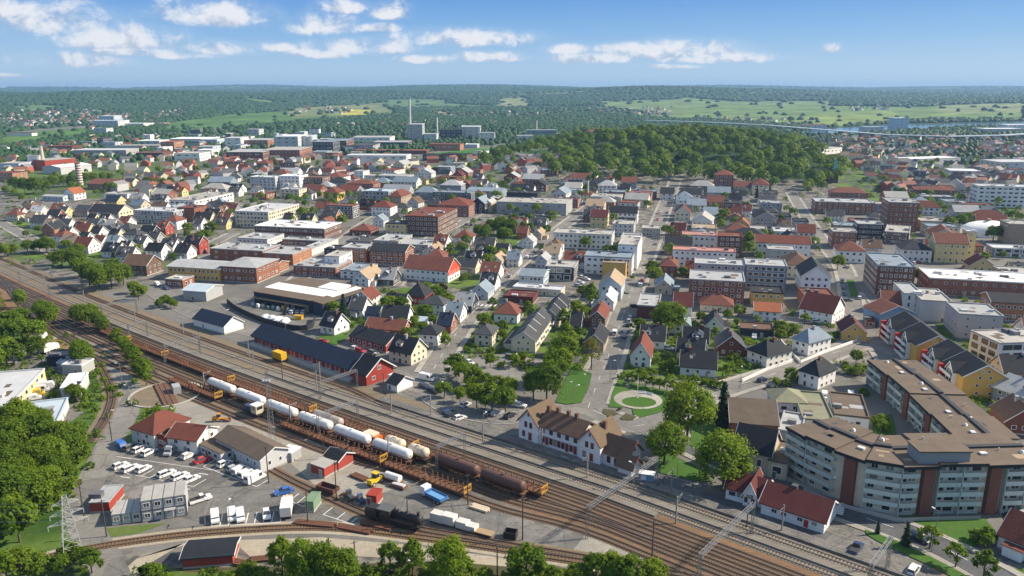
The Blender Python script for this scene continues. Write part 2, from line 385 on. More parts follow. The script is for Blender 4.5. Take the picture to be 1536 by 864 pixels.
RNAME = {'gx': 'gable roof', 'gy': 'gable roof', 'hip': 'hipped roof', 'flat': 'flat roof'}
def building(kind, a, b, depth, h, rt, wall, roof, desc=None, cat=None, floors=None, rise=None, win=None, style='w', group=None, fixed=False, sides=None,
             chim=1, band=None, trim=True, doors=True, parapet=.45, vents=True, sp=None, cap=88, world=False, plinth=True):
    A = a if world else G(*a)
    if world: B = b
    elif isinstance(b, (tuple, list)): B = G(*b)
    else:                                        # only the column of the right-hand corner: follow the street grid
        lo, hi = 0.5, 400.0
        for _ in range(40):
            m = (lo + hi) / 2; q = A.to_2d() + GRID * m
            if PX(q.x, q.y, A.z)[0] < b: lo = m
            else: hi = m
        B = Vector((*(A.to_2d() + GRID * lo), A.z))
    nm = {'house': 'house', 'flats': 'apartment_block', 'hall': 'industrial_hall', 'shop': 'commercial_building', 'office': 'office_building', 'shed': 'shed', 'barn': 'barn'}.get(kind, kind)
    cat = cat or {'house': 'house', 'flats': 'apartments', 'hall': 'hall', 'shop': 'town building', 'office': 'office', 'shed': 'shed', 'barn': 'barn'}.get(kind, kind.replace('_', ' '))
    if desc is None: desc = f"{wd(wall)} {cat} with {wd(roof)} {RNAME[rt]}"
    s = Bld(nm, desc, cat, A, B, depth, group, fixed); w, d = s.w, depth
    if kind == 'house': h *= .74 if A.y < 420 else .84; floors = floors or (2 if h > 4.1 else 1)
    floors = floors or max(1, int(round((h + .3) / 3.0)))
    wm, rm = wallm(wall), roofm(roof); detail = s.scale > 2.6
    mb = MB()
    if rt in ('gx', 'gy'):
        ax = rt[1]; half = (d if ax == 'x' else w) / 2
        rise = rise if rise is not None else min(half * .85, 4.4)
        gable_walls(mb, w, d, h, rise, ax); s.part(mb, 'wall', wm)
        mb = MB(); gable_roof(mb, w, d, h, rise, ax); ro = s.part(mb, 'roof', rm)
        if trim and s.scale > 1.9:               # white barge boards under the verges
            mb = MB(); L = (w if ax == 'x' else d) / 2 + .45; hs = half; sl = rise / hs
            f = (lambda p, q, z: (p, q, z)) if ax == 'x' else (lambda p, q, z: (-q, p, z))
            for e in (-1, 1): chevron(f, e, L, hs + .45, h - sl * .45 + .3, h + rise + .3, .07, .3).build('barge_board', mat('painted_trim', (.72, .72, .71), .6, .04), ro)
        if kind == 'house':
            for k in range(chim):
                t = rnd.uniform(-.3, .3); p = (t * w, rnd.uniform(-.08, .08) * d) if ax == 'x' else (rnd.uniform(-.08, .08) * w, t * d)
                chimney_at(s, ro, p[0], p[1], h + rise, 1.0, rnd.choice(['brickdark', 'grey', 'brick']))
    elif rt == 'hip':
        mb.box(-w / 2, -d / 2, -.4, w / 2, d / 2, h); s.part(mb, 'wall', wm)
        rise = rise if rise is not None else min(min(w, d) / 2 * .75, 4.5)
        mb = MB(); hip_roof(mb, w, d, h, rise); ro = s.part(mb, 'roof', rm)
        if kind == 'house':
            for k in range(chim): chimney_at(s, ro, rnd.uniform(-.15, .15) * w, rnd.uniform(-.05, .05) * d, h + rise, .9, rnd.choice(['brickdark', 'grey', 'brick']))
    else:
        mb.box(-w / 2, -d / 2, -.4, w / 2, d / 2, h); s.part(mb, 'wall', wm)
        mb = MB(); e = .12; p = parapet
        mb.box(-w / 2 - e, -d / 2 - e, h + .01, w / 2 + e, d / 2 + e, h + .13)
        for (x0, y0, x1, y1) in ((-w / 2 - e, -d / 2 - e, w / 2 + e, -d / 2 + .25), (-w / 2 - e, d / 2 - .25, w / 2 + e, d / 2 + e), (-w / 2 - e, -d / 2 + .25, -w / 2 + .25, d / 2 - .25), (w / 2 - .25, -d / 2 + .25, w / 2 + e, d / 2 - .25)):
            mb.box(x0, y0, h + .13, x1, y1, h + .13 + p)
        ro = s.part(mb, 'roof', rm)
        if vents and s.scale > 1.5:
            for k in range(max(1, min(6, int(w * d / 110)))):
                x, y = rnd.uniform(-.4, .4) * w, rnd.uniform(-.38, .38) * d; q = rnd.uniform(.5, 1.6); hh = rnd.uniform(.4, 1.3)
                mb = MB(); mb.box(x - q, y - q * .7, h + .13, x + q, y + q * .7, h + .13 + hh); mb.box(x - q - .08, y - q * .7 - .08, h + .13 + hh, x + q + .08, y + q * .7 + .08, h + .21 + hh)
                s.part(mb, 'roof_vent', mat('vent_metal', rnd.choice([(.5, .5, .5), (.25, .25, .26), (.62, .62, .6), (.12, .12, .13)]), .6, .06), ro)
    if plinth and detail:
        mb = MB(); q = .06; mb.box(-w / 2 - q, -d / 2 - q, -.4, w / 2 + q, d / 2 + q, .45); s.part(mb, 'plinth', mat('concrete', PAL['concrete'], .9, .1))
    if win is None: win = {'house': (1.15, 1.25, 2.9), 'flats': (1.7, 1.5, 3.0), 'office': (1.4, 1.5, 2.2), 'hall': (2.0, 1.2, 4.5), 'shop': (1.5, 1.5, 3.0)}.get(kind, (1.2, 1.1, 3.4))
    ww, wh, wsp = win
    if s.scale < 1.9: ww, wh, wsp = ww * 1.25, wh * 1.1, wsp * 1.35
    fh = h / floors; zs = [fh * (i + .55) for i in range(floors)][::-1]
    if win[0] > 0:
        for sd in (sides or 'flr'):
            if s.seen(sd): s.rows(sd, zs, ww, wh, wsp, style)
        if rt in ('gx', 'gy') and kind == 'house':
            gs = ('r', 'l') if rt == 'gx' else ('f', 'b')
            for sd in gs:
                if s.seen(sd) and (rise or 0) > 2.2: s.place(sd, 0, h + rise * .33, 1.0, 1.15, style)
    if band:
        mb = MB(); q = .05
        for z in zs: mb.box(-w / 2 - q, -d / 2 - q, z - fh * .5 - .12, w / 2 + q, d / 2 + q, z - fh * .5 + .25)
        s.part(mb, 'string_course', wallm(band))
    if doors and detail:
        s.door('f' if s.seen('f') else 'r', rnd.uniform(-.3, .3) * (w if s.seen('f') else d), rnd.choice([(.16, .05, .03), (.05, .06, .09), (.3, .3, .3), (.10, .13, .10)]))
    s.h = h; s.ro = ro; s.rise = rise or 0
    if kind == 'house' and group != 'row houses' and s.scale > 1.25:
        q = rnd.random()
        if rt == 'gx' and q < .38 and w > 7: dormer(s, rnd.uniform(-.25, .25) * w, -1, rnd.uniform(1.8, 2.8), wall=wall, roof=roof)
        elif rt in ('gx', 'gy') and q < .7:
            sd = rnd.choice((-1, 1)); e = rnd.uniform(2.2, 3.6); y0 = rnd.uniform(-.5, -.1) * d; x0, x1 = sorted((sd * w / 2, sd * (w / 2 + e))); zz = min(h, 2.6)
            if rt == 'gx': s.part(MB().box(-w * .3, -d / 2 - 1.9, -.3, w * .15, -d / 2, zz - .2), 'porch', wm); s.part(MB().box(-w * .3 - .25, -d / 2 - 2.2, zz - .18, w * .15 + .25, -d / 2 - .02, zz), 'porch_roof', rm)
            else: s.part(MB().box(x0, y0, -.3, x1, y0 + d * .45, zz - .2), 'annex', wm); s.part(MB().box(x0 - .2, y0 - .25, zz - .18, x1 + .2, y0 + d * .45 + .25, zz), 'annex_roof', rm)
        for k in range(rnd.randrange(3)):
            if rt == 'gx':
                x = rnd.uniform(-.38, .38) * w; sl = s.rise / (d / 2); ya = -d * rnd.uniform(.12, .3); f = lambda y: h + (d / 2 - abs(y)) * sl + .34
                s.part(MB().slab([(x - .5, ya - .5, f(ya - .5)), (x + .5, ya - .5, f(ya - .5)), (x + .5, ya + .5, f(ya + .5)), (x - .5, ya + .5, f(ya + .5))], .12), 'skylight', glassmat(), ro)
    if rt == 'flat' and s.scale > 1.6 and w * d > 150:      # felt seams, patched areas
        mb = MB()
        for k in range(int(w * d / 90) + 1):
            x, y = rnd.uniform(-.42, .3) * w, rnd.uniform(-.42, .3) * d; mb.box(x, y, h + .13, min(x + rnd.uniform(1, 5), w / 2 - .3), min(y + rnd.uniform(.6, 3), d / 2 - .3), h + .136 + k * .003)
        s.part(mb, 'felt_patches', roofm('felt') if roof not in ('felt', 'tan', 'brown') else roofm('grey'), ro)['kind'] = 'stuff'
    s.done(cap); return s
def dormer(s, x, ysgn, w=2.2, z=None, hh=1.7, wall='white', roof='darkgrey', dep=2.6, style='w'):
    """gabled dormer on a gx roof, facing -y (ysgn -1) in the building's own frame"""
    hd = s.d / 2; sl = s.rise / hd; y0 = ysgn * hd * .72; z0 = s.h + (hd - abs(y0)) * sl
    mb = MB(); ya, yb = sorted((y0, y0 - ysgn * dep)); mb.box(x - w / 2, ya, z0 - .3, x + w / 2, yb, z0 + hh)
    mb.add([(x - w / 2, ya, z0 + hh), (x + w / 2, ya, z0 + hh), (x, ya, z0 + hh + w * .35), (x - w / 2, yb, z0 + hh), (x + w / 2, yb, z0 + hh), (x, yb, z0 + hh + w * .35)], [(0, 1, 2), (3, 5, 4), (0, 2, 5, 3), (1, 4, 5, 2)])
    dm = s.part(mb, 'dormer', wallm(wall), s.ro)
    mb = MB(); gable_roof(mb, w, dep, z0 + hh, w * .35, 'y', .2, .12, .03, x, (ya + yb) / 2); s.part(mb, 'dormer_roof', roofm(roof), s.ro)
    o = link('dormer_window', win_mesh(style), s.ro, (x, y0 + ysgn * .03, z0 + hh * .55), 0 if ysgn < 0 else math.pi, (w * .6, 1, hh * .7))
# ------------------------------------------------------------------ the ground: one terrain sheet with its land cover
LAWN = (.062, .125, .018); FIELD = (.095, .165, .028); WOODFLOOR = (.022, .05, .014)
FIELDS = [([(0, 222), (0, 200), (60, 194), (135, 189), (150, 196), (112, 208), (60, 213)], (.075, .15, .03)),
          ([(240, 186), (350, 171), (430, 166), (575, 157), (600, 164), (480, 173), (350, 184), (262, 191)], (.075, .15, .035)),
          ([(430, 163), (575, 154), (590, 160), (440, 169)], (.16, .19, .07)),
          ([(512, 165), (556, 165), (556, 168), (512, 168)], (.42, .38, .05)),
          ([(640, 166), (740, 158), (700, 163), (660, 169)], (.20, .19, .10)),
          ([(740, 150), (780, 144), (800, 152), (760, 155)], (.20, .22, .10)), ([(1000, 151), (1030, 146), (1100, 152), (1250, 151), (1240, 157), (1060, 158)], (.14, .20, .07)), ([(560, 150), (640, 148), (700, 153), (600, 156)], (.10, .17, .06)), ([(0, 160), (60, 157), (110, 161), (40, 165)], (.10, .17, .06)),
          ([(890, 152), (1000, 149), (1150, 158), (1160, 168), (1000, 172), (930, 165)], (.13, .19, .06)),
          ([(1030, 160), (1190, 158), (1340, 160), (1536, 160), (1536, 172), (1400, 172), (1260, 182), (1150, 178), (1040, 172)], (.12, .19, .05)),
          ([(1180, 176), (1330, 166), (1350, 172), (1230, 183)], (.17, .23, .06)),
          ([(1400, 158), (1536, 154), (1536, 160), (1420, 163)], (.18, .22, .09)),
          ([(1470, 214), (1536, 212), (1536, 232), (1475, 232)], (.08, .15, .03)),
          ([(604, 245), (606, 231), (700, 221), (762, 216), (775, 216), (705, 236), (668, 243)], (.055, .15, .02)),
          ([(752, 241), (790, 226), (826, 224), (808, 242)], (.07, .17, .025))]
SETTLED = [[(0, 166), (140, 166), (215, 176), (150, 190), (0, 198)], [(200, 172), (280, 166), (280, 176), (215, 180)], [(640, 176), (800, 164), (900, 168), (780, 178)],
           [(1150, 200), (1536, 205), (1536, 300), (1270, 300), (1235, 235)], [(200, 200), (480, 185), (800, 195), (780, 225), (560, 240), (0, 262), (0, 230)],
           [(300, 240), (830, 235), (860, 300), (250, 300)], [(880, 163), (1010, 162), (1010, 172), (890, 172)]]
GREENS = [([(0, 300), (60, 320), (130, 330), (330, 360), (335, 395), (180, 420), (0, 395)], .50), ([(0, 240), (300, 240), (300, 300), (0, 300)], .55),
          ([(520, 430), (660, 430), (700, 470), (650, 540), (600, 520), (520, 500)], .66), ([(650, 395), (780, 340), (820, 380), (700, 440), (650, 430)], .55),
          ([(690, 470), (880, 440), (900, 560), (690, 560)], .55), ([(930, 480), (1110, 480), (1250, 560), (1060, 570), (930, 570)], .60),
          ([(1250, 550), (1536, 480), (1536, 660), (1440, 640), (1300, 560)], .50), ([(300, 235), (860, 235), (860, 330), (300, 300)], .42),
          ([(860, 250), (1250, 280), (1250, 400), (860, 400)], .22), ([(1250, 200), (1536, 200), (1536, 330), (1250, 300)], .55),
          ([(0, 420), (70, 455), (210, 560), (190, 640), (120, 760), (160, 900), (-120, 900), (-120, 420)], .97)]
_ang = np.concatenate([np.arange(-180, -48, 6.0), np.arange(-48, 48, .18), np.arange(48, 180, 6.0)]) * math.pi / 180
_rad = np.exp(np.linspace(math.log(6), math.log(15200), 660))
_A, _Rr = np.meshgrid(_ang, _rad); TX = np.sin(_A) * _Rr; TY = np.cos(_A) * _Rr; TZ = terr_np(TX, TY)
def PXnp(x, y, z):
    z = z - CAM_H; c = y * math.cos(PITCH) - z * math.sin(PITCH); v = y * math.sin(PITCH) + z * math.cos(PITCH); c = np.where(c < 1, 1, c)
    return 768 + FPX * x / c, 432 - FPX * v / c
def wnoise(x, y, s, seed):
    q = np.random.RandomState(seed); o = 0
    for k in range(5):
        a = q.uniform(0, 6.28); f = q.uniform(.7, 2.1) / s; o = o + np.sin((x * math.cos(a) + y * math.sin(a)) * f * 6.28 + q.uniform(0, 6.28) + 1.3 * np.sin((y * math.cos(a) - x * math.sin(a)) * f * 4 + q.uniform(0, 6.28)))
    return o / 5
def landcover(x, y, z):
    """base colour, green share and wood mask of the ground"""
    px, py = PXnp(x, y, z); r = np.hypot(x, y); front = y > 50
    col = np.empty(x.shape + (3,)); col[:] = (.155, .15, .14); green = np.zeros(x.shape); wood = np.zeros(x.shape, bool)
    far = (r > 1250); n1 = wnoise(x, y, 900, 3); n2 = wnoise(x, y, 350, 8)
    wood |= far; n3 = wnoise(x, y, 1500, 21)
    clear = far & (r > 2600) & (n3 + .35 * n2 > .34); wood &= ~clear
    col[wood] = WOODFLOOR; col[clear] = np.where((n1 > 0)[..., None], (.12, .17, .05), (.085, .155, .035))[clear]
    for poly in SETTLED:
        m = inpoly(px, py, poly) & front & far; wood &= ~m; col[m] = (.15, .15, .135); green[m] = .55
    for poly, c in FIELDS:
        m = (inpoly(px, py, poly) | (inpoly(px, py - 4, poly) & (py < 200)) | (inpoly(px, py - 8, poly) & (py < 200))) & front & (r > 900); wood &= ~m; col[m] = np.array(c) * (1 + .22 * np.round(2.2 * n2[m]))[:, None]; green[m] = 0
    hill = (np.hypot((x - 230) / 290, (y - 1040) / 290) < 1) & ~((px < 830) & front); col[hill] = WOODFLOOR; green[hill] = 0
    near = ~far
    for poly, g in GREENS:
        m = inpoly(px, py, poly) & near & front; green[m] = g
    m = near & (y < 140); green[m] = .9
    return col, green, wood | hill, px, py
_c, _g, _w, _px, _py = landcover(TX, TY, TZ)
def smooth_grid(a, k):
    for _ in range(k):
        a = (a + np.roll(a, 1, 1) + np.roll(a, -1, 1)) / 3
        b = a.copy(); b[1:-1] = (a[:-2] + a[1:-1] + a[2:]) / 3; a = b
    return a
_g = smooth_grid(_g, 3)
def build_terrain():
    nr, na = TX.shape; v = np.stack([TX, TY, TZ], -1).reshape(-1, 3); v = np.vstack([v, [[0, 0, 0]]])
    i, j = np.meshgrid(np.arange(nr - 1), np.arange(na), indexing='ij'); j2 = (j + 1) % na
    q = np.stack([i * na + j, i * na + j2, (i + 1) * na + j2, (i + 1) * na + j], -1).reshape(-1, 4)[:, ::-1]
    me = bpy.data.meshes.new('ground'); nv, nq = len(v), len(q)
    me.vertices.add(nv); me.vertices.foreach_set('co', v.ravel()); me.loops.add(nq * 4); me.loops.foreach_set('vertex_index', q.ravel().astype(np.int32))
    me.polygons.add(nq); me.polygons.foreach_set('loop_start', np.arange(nq, dtype=np.int32) * 4)
    me.polygons.foreach_set('use_smooth', np.ones(nq, bool)); me.update()
    ca = me.attributes.new('cover', 'FLOAT_COLOR', 'POINT'); cc = np.ones((nv, 4)); cc[:-1, :3] = _c.reshape(-1, 3); ca.data.foreach_set('color', cc.ravel())
    ga = me.attributes.new('green', 'FLOAT', 'POINT'); gg = np.zeros(nv); gg[:-1] = _g.ravel(); ga.data.foreach_set('value', gg)
    m = bpy.data.materials.new('land_cover'); m.use_nodes = True; T = NT(m.node_tree); b = m.node_tree.nodes['Principled BSDF']; b.inputs['Roughness'].default_value = .95
    b.inputs['Specular IOR Level'].default_value = .15
    at = T.new('ShaderNodeAttribute', attribute_name='cover'); ag = T.new('ShaderNodeAttribute', attribute_name='green')
    geo = T.new('ShaderNodeNewGeometry'); P = geo.outputs['Position']
    a1 = T.noise(P, .035, 5, .6); a2 = T.noise(P, .16, 4, .6); a3 = T.noise(P, 1.3, 4, .65); a4 = T.noise(P, .006, 4, .6)
    f = T.m('ADD', T.m('MULTIPLY', T.m('SUBTRACT', a1, .5), .9), T.m('ADD', T.m('MULTIPLY', T.m('SUBTRACT', a2, .5), .5), T.m('MULTIPLY', T.m('SUBTRACT', a3, .5), .7)))
    paved = T.mix(T.mapr(a2, .44, .56, 0, 1), (.085, .085, .085, 1), (.20, .187, .162, 1))
    isf = T.mix(T.mapr(ag.outputs['Fac'], 0, .02, 0, 1), at.outputs['Color'], paved)
    grass = T.mix(T.mapr(a1, .35, .65, 0, 1), (.035, .085, .012, 1), (.095, .15, .03, 1))
    grass = T.mix(T.mapr(a3, .55, .75, 0, .6), grass, (.13, .13, .05, 1))
    gm = T.m('SUBTRACT', T.m('ADD', T.m('MULTIPLY', a1, .5), T.m('MULTIPLY', a2, .7)), T.m('MULTIPLY_ADD', ag.outputs['Fac'], -.62, .91))
    colr = T.mix(T.mapr(gm, -.015, .015, 0, 1), isf, grass)
    vm = T.new('ShaderNodeVectorMath', operation='SCALE'); T.put(vm.inputs[0], colr); T.put(vm.inputs['Scale'], T.m('ADD', 1.0, T.m('ADD', f, T.m('MULTIPLY', T.m('SUBTRACT', a4, .5), .6))))
    T.l.new(vm.outputs[0], b.inputs['Base Color']); me.materials.append(m)
    o = link('ground', me); structure(o)
build_terrain()

def surf_mat(name, c1, c2, c3=None, rough=.92, s=1.0, along=False, cracks=False):
    m = bpy.data.materials.new(name); m.use_nodes = True; T = NT(m.node_tree); b = m.node_tree.nodes['Principled BSDF']; b.inputs['Roughness'].default_value = rough
    b.inputs['Specular IOR Level'].default_value = .25
    geo = T.new('ShaderNodeNewGeometry'); P = geo.outputs['Position']
    if along:
        mp = T.new('ShaderNodeMapping'); mp.inputs['Rotation'].default_value = (0, 0, .675); mp.inputs['Scale'].default_value = (.13, 1, 1); T.l.new(P, mp.inputs['Vector']); P = mp.outputs[0]
    a = T.noise(P, .05 * s, 5, .65, .6); q = T.noise(P, .33 * s, 5, .7); z = T.noise(P, 3.0, 3, .7); y = T.noise(P, .9 * s, 4, .7, 1.5)
    col = T.mix(T.mapr(T.m('ADD', T.m('MULTIPLY', a, .55), T.m('MULTIPLY', q, .45)), .4, .6, 0, 1), c4(c1), c4(c2))
    if c3: col = T.mix(T.mapr(y, .52, .64, 0, .9), col, c4(c3))
    f = T.m('ADD', 1.0, T.m('ADD', T.m('MULTIPLY', T.m('SUBTRACT', z, .5), .9), T.m('MULTIPLY', T.m('SUBTRACT', y, .5), .6)))
    if cracks:                                   # repaired seams and cracks in the paving
        vo = T.new('ShaderNodeTexVoronoi', feature='DISTANCE_TO_EDGE'); vo.inputs['Scale'].default_value = .11; T.l.new(T.vmath('ADD', P, T.vmath('MULTIPLY', T.new('ShaderNodeTexNoise').outputs['Color'], (2, 2, 0))), vo.inputs['Vector'])
        vc = T.new('ShaderNodeTexVoronoi'); vc.inputs['Scale'].default_value = .085; T.l.new(P, vc.inputs['Vector']); sx = T.new('ShaderNodeSeparateColor'); T.l.new(vc.outputs['Color'], sx.inputs[0])
        f = T.m('MULTIPLY', f, T.m('MULTIPLY', T.mapr(vo.outputs['Distance'], .008, .022, .72, 1), T.mapr(sx.outputs[0], 0, 1, .86, 1.12)))
    vm = T.new('ShaderNodeVectorMath', operation='SCALE'); T.put(vm.inputs[0], col); T.put(vm.inputs['Scale'], f); T.l.new(vm.outputs[0], b.inputs['Base Color'])
    bp = T.new('ShaderNodeBump'); bp.inputs['Strength'].default_value = .35; bp.inputs['Distance'].default_value = .12; T.l.new(z, bp.inputs['Height']); T.l.new(bp.outputs[0], b.inputs['Normal'])
    return m
ASPH = surf_mat('asphalt', (.115, .112, .106), (.205, .195, .18), (.08, .08, .08), cracks=True)
ASPHD = surf_mat('dark_asphalt', (.075, .08, .09), (.115, .118, .125), (.065, .068, .075), cracks=True)
ROADM = surf_mat('road_asphalt', (.165, .16, .15), (.22, .21, .193), (.125, .122, .118), cracks=True)
CONC = surf_mat('concrete_paving', (.29, .275, .245), (.36, .335, .295), (.23, .22, .2), cracks=True)
YARD = surf_mat('yard_gravel', (.235, .225, .20), (.33, .305, .255), (.16, .155, .145))
SAND = surf_mat('sandy_gravel', (.30, .26, .20), (.38, .335, .26), (.22, .20, .165))
RUSTB = surf_mat('rusty_ballast', (.17, .10, .055), (.25, .145, .07), (.07, .058, .05), s=2.2, along=True)
GREYB = surf_mat('grey_ballast', (.155, .13, .10), (.21, .17, .12), (.10, .08, .06), s=2, along=True)
BROWNB = surf_mat('brown_ballast', (.16, .135, .10), (.22, .165, .10), (.10, .085, .065), s=2, along=True)
GRASS = surf_mat('lawn_grass', (.042, .108, .012), (.06, .135, .018), (.034, .085, .012), s=1.2)
ROUGH = surf_mat('rough_grass', (.06, .115, .018), (.10, .15, .035), (.14, .12, .06), s=2)
SOIL = surf_mat('soil', (.06, .055, .025), (.085, .075, .04), (.04, .065, .018), s=2)
def w3(p, z): return (p[0], p[1], z + terr(p[0], p[1]) * (1 if math.hypot(p[0], p[1]) > 600 else 0))
def patch(name, pts, m, z, world=False):
    from mathutils.geometry import tessellate_polygon
    P = [Vector((q[0], q[1], 0)) if world else G(*q) for q in pts]
    if sum(P[i].x * P[(i + 1) % len(P)].y - P[(i + 1) % len(P)].x * P[i].y for i in range(len(P))) < 0: P = P[::-1]
    tri = tessellate_polygon([[Vector((p.x, p.y, 0)) for p in P]])
    b = MB(); n = [w3(p, z) for p in P]
    for t in tri:
        a, c, d = (P[i] for i in t)
        t = t if (c.x - a.x) * (d.y - a.y) - (d.x - a.x) * (c.y - a.y) > 0 else t[::-1]
        b.add([n[i] for i in t], [(0, 1, 2)])
    return structure(b.build(name, m))
def catmull(P, step=4.0):
    out = []; P = [Vector((p[0], p[1])) for p in P]; Q = [P[0] * 2 - P[1]] + P + [P[-1] * 2 - P[-2]]
    for i in range(1, len(Q) - 2):
        a, b, c, d = Q[i - 1:i + 3]; n = max(2, int((c - b).length / step))
        for k in range(n):
            t = k / n; out.append(.5 * ((2 * b) + (c - a) * t + (2 * a - 5 * b + 4 * c - d) * t * t + (3 * b - a - 3 * c + d) * t ** 3))
    out.append(P[-1]); return out
def offs(L, o):
    r = []
    for i, p in enumerate(L):
        d = (L[min(i + 1, len(L) - 1)] - L[max(i - 1, 0)]); d.normalize(); r.append(p + Vector((-d.y, d.x)) * o)
    return r
def ribbon(b, L, o0, o1, z, h=0.0, mi=0):
    """strip between two offsets of a line; with h it becomes a raised bar"""
    A, B = offs(L, o0), offs(L, o1)
    for i in range(len(L) - 1):
        q = [A[i], B[i], B[i + 1], A[i + 1]]
        if o1 < o0: q = q[::-1]
        q = q[::-1]
        if h:
            v = [w3(p, z) for p in q] + [w3(p, z + h) for p in q]
            b.add(v, [(4, 5, 6, 7), (1, 2, 6, 5), (3, 0, 4, 7)] + ([(2, 3, 7, 6)] if i == 0 else []) + ([(0, 1, 5, 4)] if i == len(L) - 2 else []), mi)
        else: b.add([w3(p, z) for p in q], [(0, 1, 2, 3)], mi)
LINES = {}
ROADS = []
KERB = mat('kerb_stone', (.36, .35, .33), .9, .1)
PAINT = mat('road_paint', (.72, .72, .70), .7, .12, 1.5)
RDEF = []
def road(*a, **k): RDEF.append((a, k))
def build_roads():
    LL = [catmull([G(*p) for p in a[0]]) for a, k in RDEF]
    pts = [(i, p.x, p.y, RDEF[i][0][1] / 2) for i, L in enumerate(LL) for p in L]; arr = np.array(pts)
    for i, ((P, w), k) in enumerate(RDEF):
        L = LL[i]; z = .05 + i * .004; m = k.get('m', ROADM); kerb, walk = k.get('kerb', True), k.get('walk', 1.8)
        b = MB(); ribbon(b, L, -w / 2, w / 2, z); structure(b.build('road', m))
        for p in L[::2]: ROADS.append((p.x, p.y, w / 2 + (walk if kerb else 0)))
        if k.get('dash'):
            b = MB()
            for j in range(0, len(L) - 2, 3): ribbon(b, L[j:j + 2], -.07, .07, .16 + i * .001)
            structure(b.build('road_markings', PAINT))
        if not kerb: continue
        oth = arr[arr[:, 0] != i]; kb, wk = MB(), MB()
        for s in (-1, 1):
            O = offs(L, s * (w / 2 + .6)); run = []
            def flush(run):
                if len(run) > 2:
                    ribbon(kb, run, s * w / 2, s * (w / 2 + .22), z - .05, .16)
                    if walk: ribbon(wk, run, s * (w / 2 + .22), s * (w / 2 + walk), z + .10)
            for j, p in enumerate(O):
                if np.any(np.hypot(oth[:, 1] - p.x, oth[:, 2] - p.y) < oth[:, 3] + .8): flush(run); run = []
                else: run.append(L[j])
            flush(run)
        if kb.f: structure(kb.build('kerb', KERB))
        if wk.f: structure(wk.build('pavement', CONC))
# ---- the railway frame: s along the line, o across it
RA, RB = G(0, 395), G(1220, 828)
RD = (RB - RA).to_2d().normalized(); RN = Vector((-RD.y, RD.x))
def sag(s): return -7.0 * math.sin(math.pi * max(0, min(1, s / 405))) if s < 405 else 0.0
def RW(s, o, z=0): p = RA.to_2d() + RD * s + RN * (o + sag(s)); return Vector((p.x, p.y, z))
def rline(s0, s1, o, step=6): n = max(2, int((s1 - s0) / step)); return [RW(s0 + (s1 - s0) * i / n, o).to_2d() for i in range(n + 1)]
PLATM = surf_mat('platform_paving', (.165, .15, .13), (.22, .20, .17), (.13, .11, .09), s=2, along=True)
def strip(name, s0, s1, o0, o1, m, z):
    L = rline(s0, s1, 0); b = MB(); ribbon(b, L, o0, o1, z); return structure(b.build(name, m))
strip('railway_ballast', -90, 520, -38, 9.5, BROWNB, .02)
strip('railway_ballast', -90, 520, -19.4, -6.6, RUSTB, .035)
strip('railway_ballast', 60, 235, -36, -19.6, RUSTB, .035)
strip('railway_ballast', 385, 520, -24.5, -19.5, RUSTB, .035)
strip('railway_ballast', -90, 520, -2.6, 2.4, GREYB, .035)
for o0, o1, s0, s1 in ((-4.3, -1.9, 270, 520), (2.2, 5.4, 318, 520), (-9.0, -7.0, 150, 420)):   # platforms with a raised edge
    L = rline(s0, s1, 0); b = MB(); ribbon(b, L, o0, o1, .04, .5); structure(b.build('platform', ASPH if o0 > 0 else PLATM))
patch('station_forecourt', [(596, 585), (650, 574), (672, 592), (770, 628), (786, 655), (860, 690), (950, 700), (1000, 705), (1085, 735), (1180, 765), (1250, 775), (1300, 800), (1440, 880), (1330, 880), (1215, 820), (1108, 780), (1000, 742), (905, 703), (780, 660), (690, 630)], ASPH, .03)
patch('station_forecourt', [(760, 652), (786, 655), (950, 697), (1010, 715), (1090, 748), (1250, 800), (1230, 818), (1108, 777), (1000, 740), (905, 702)], ASPHD, .034)
patch('car_park', [(205, 668), (300, 684), (420, 700), (440, 720), (560, 785), (480, 788), (330, 790), (250, 770), (165, 735), (152, 700), (172, 665)], ASPH, .03)
patch('gravel_yard', [(255, 610), (300, 600), (420, 655), (520, 668), (640, 715), (760, 752), (900, 800), (1010, 850), (960, 866), (760, 818), (600, 790), (480, 735), (430, 690), (330, 660), (262, 636)], YARD, .026)
patch('gravel_yard', [(560, 745), (640, 715), (760, 752), (880, 800), (860, 825), (700, 800), (560, 775)], ASPH, .03)
patch('dirt_track', [(178, 862), (205, 838), (300, 812), (480, 806), (620, 818), (760, 838), (760, 850), (620, 838), (540, 835), (380, 840), (350, 812), (275, 815), (225, 845), (215, 866)], SAND, .03)
patch('warehouse_yard', [(322, 452), (385, 440), (500, 470), (490, 505), (452, 510), (380, 480), (340, 470)], ASPH, .03)
patch('depot_yard', [(0, 560), (35, 530), (70, 515), (110, 540), (125, 620), (80, 650), (40, 660), (0, 690)], ASPH, .03)
patch('car_park', [(700, 560), (690, 535), (735, 525), (800, 535), (835, 545), (830, 570), (790, 590), (740, 575)], ROADM, .03)
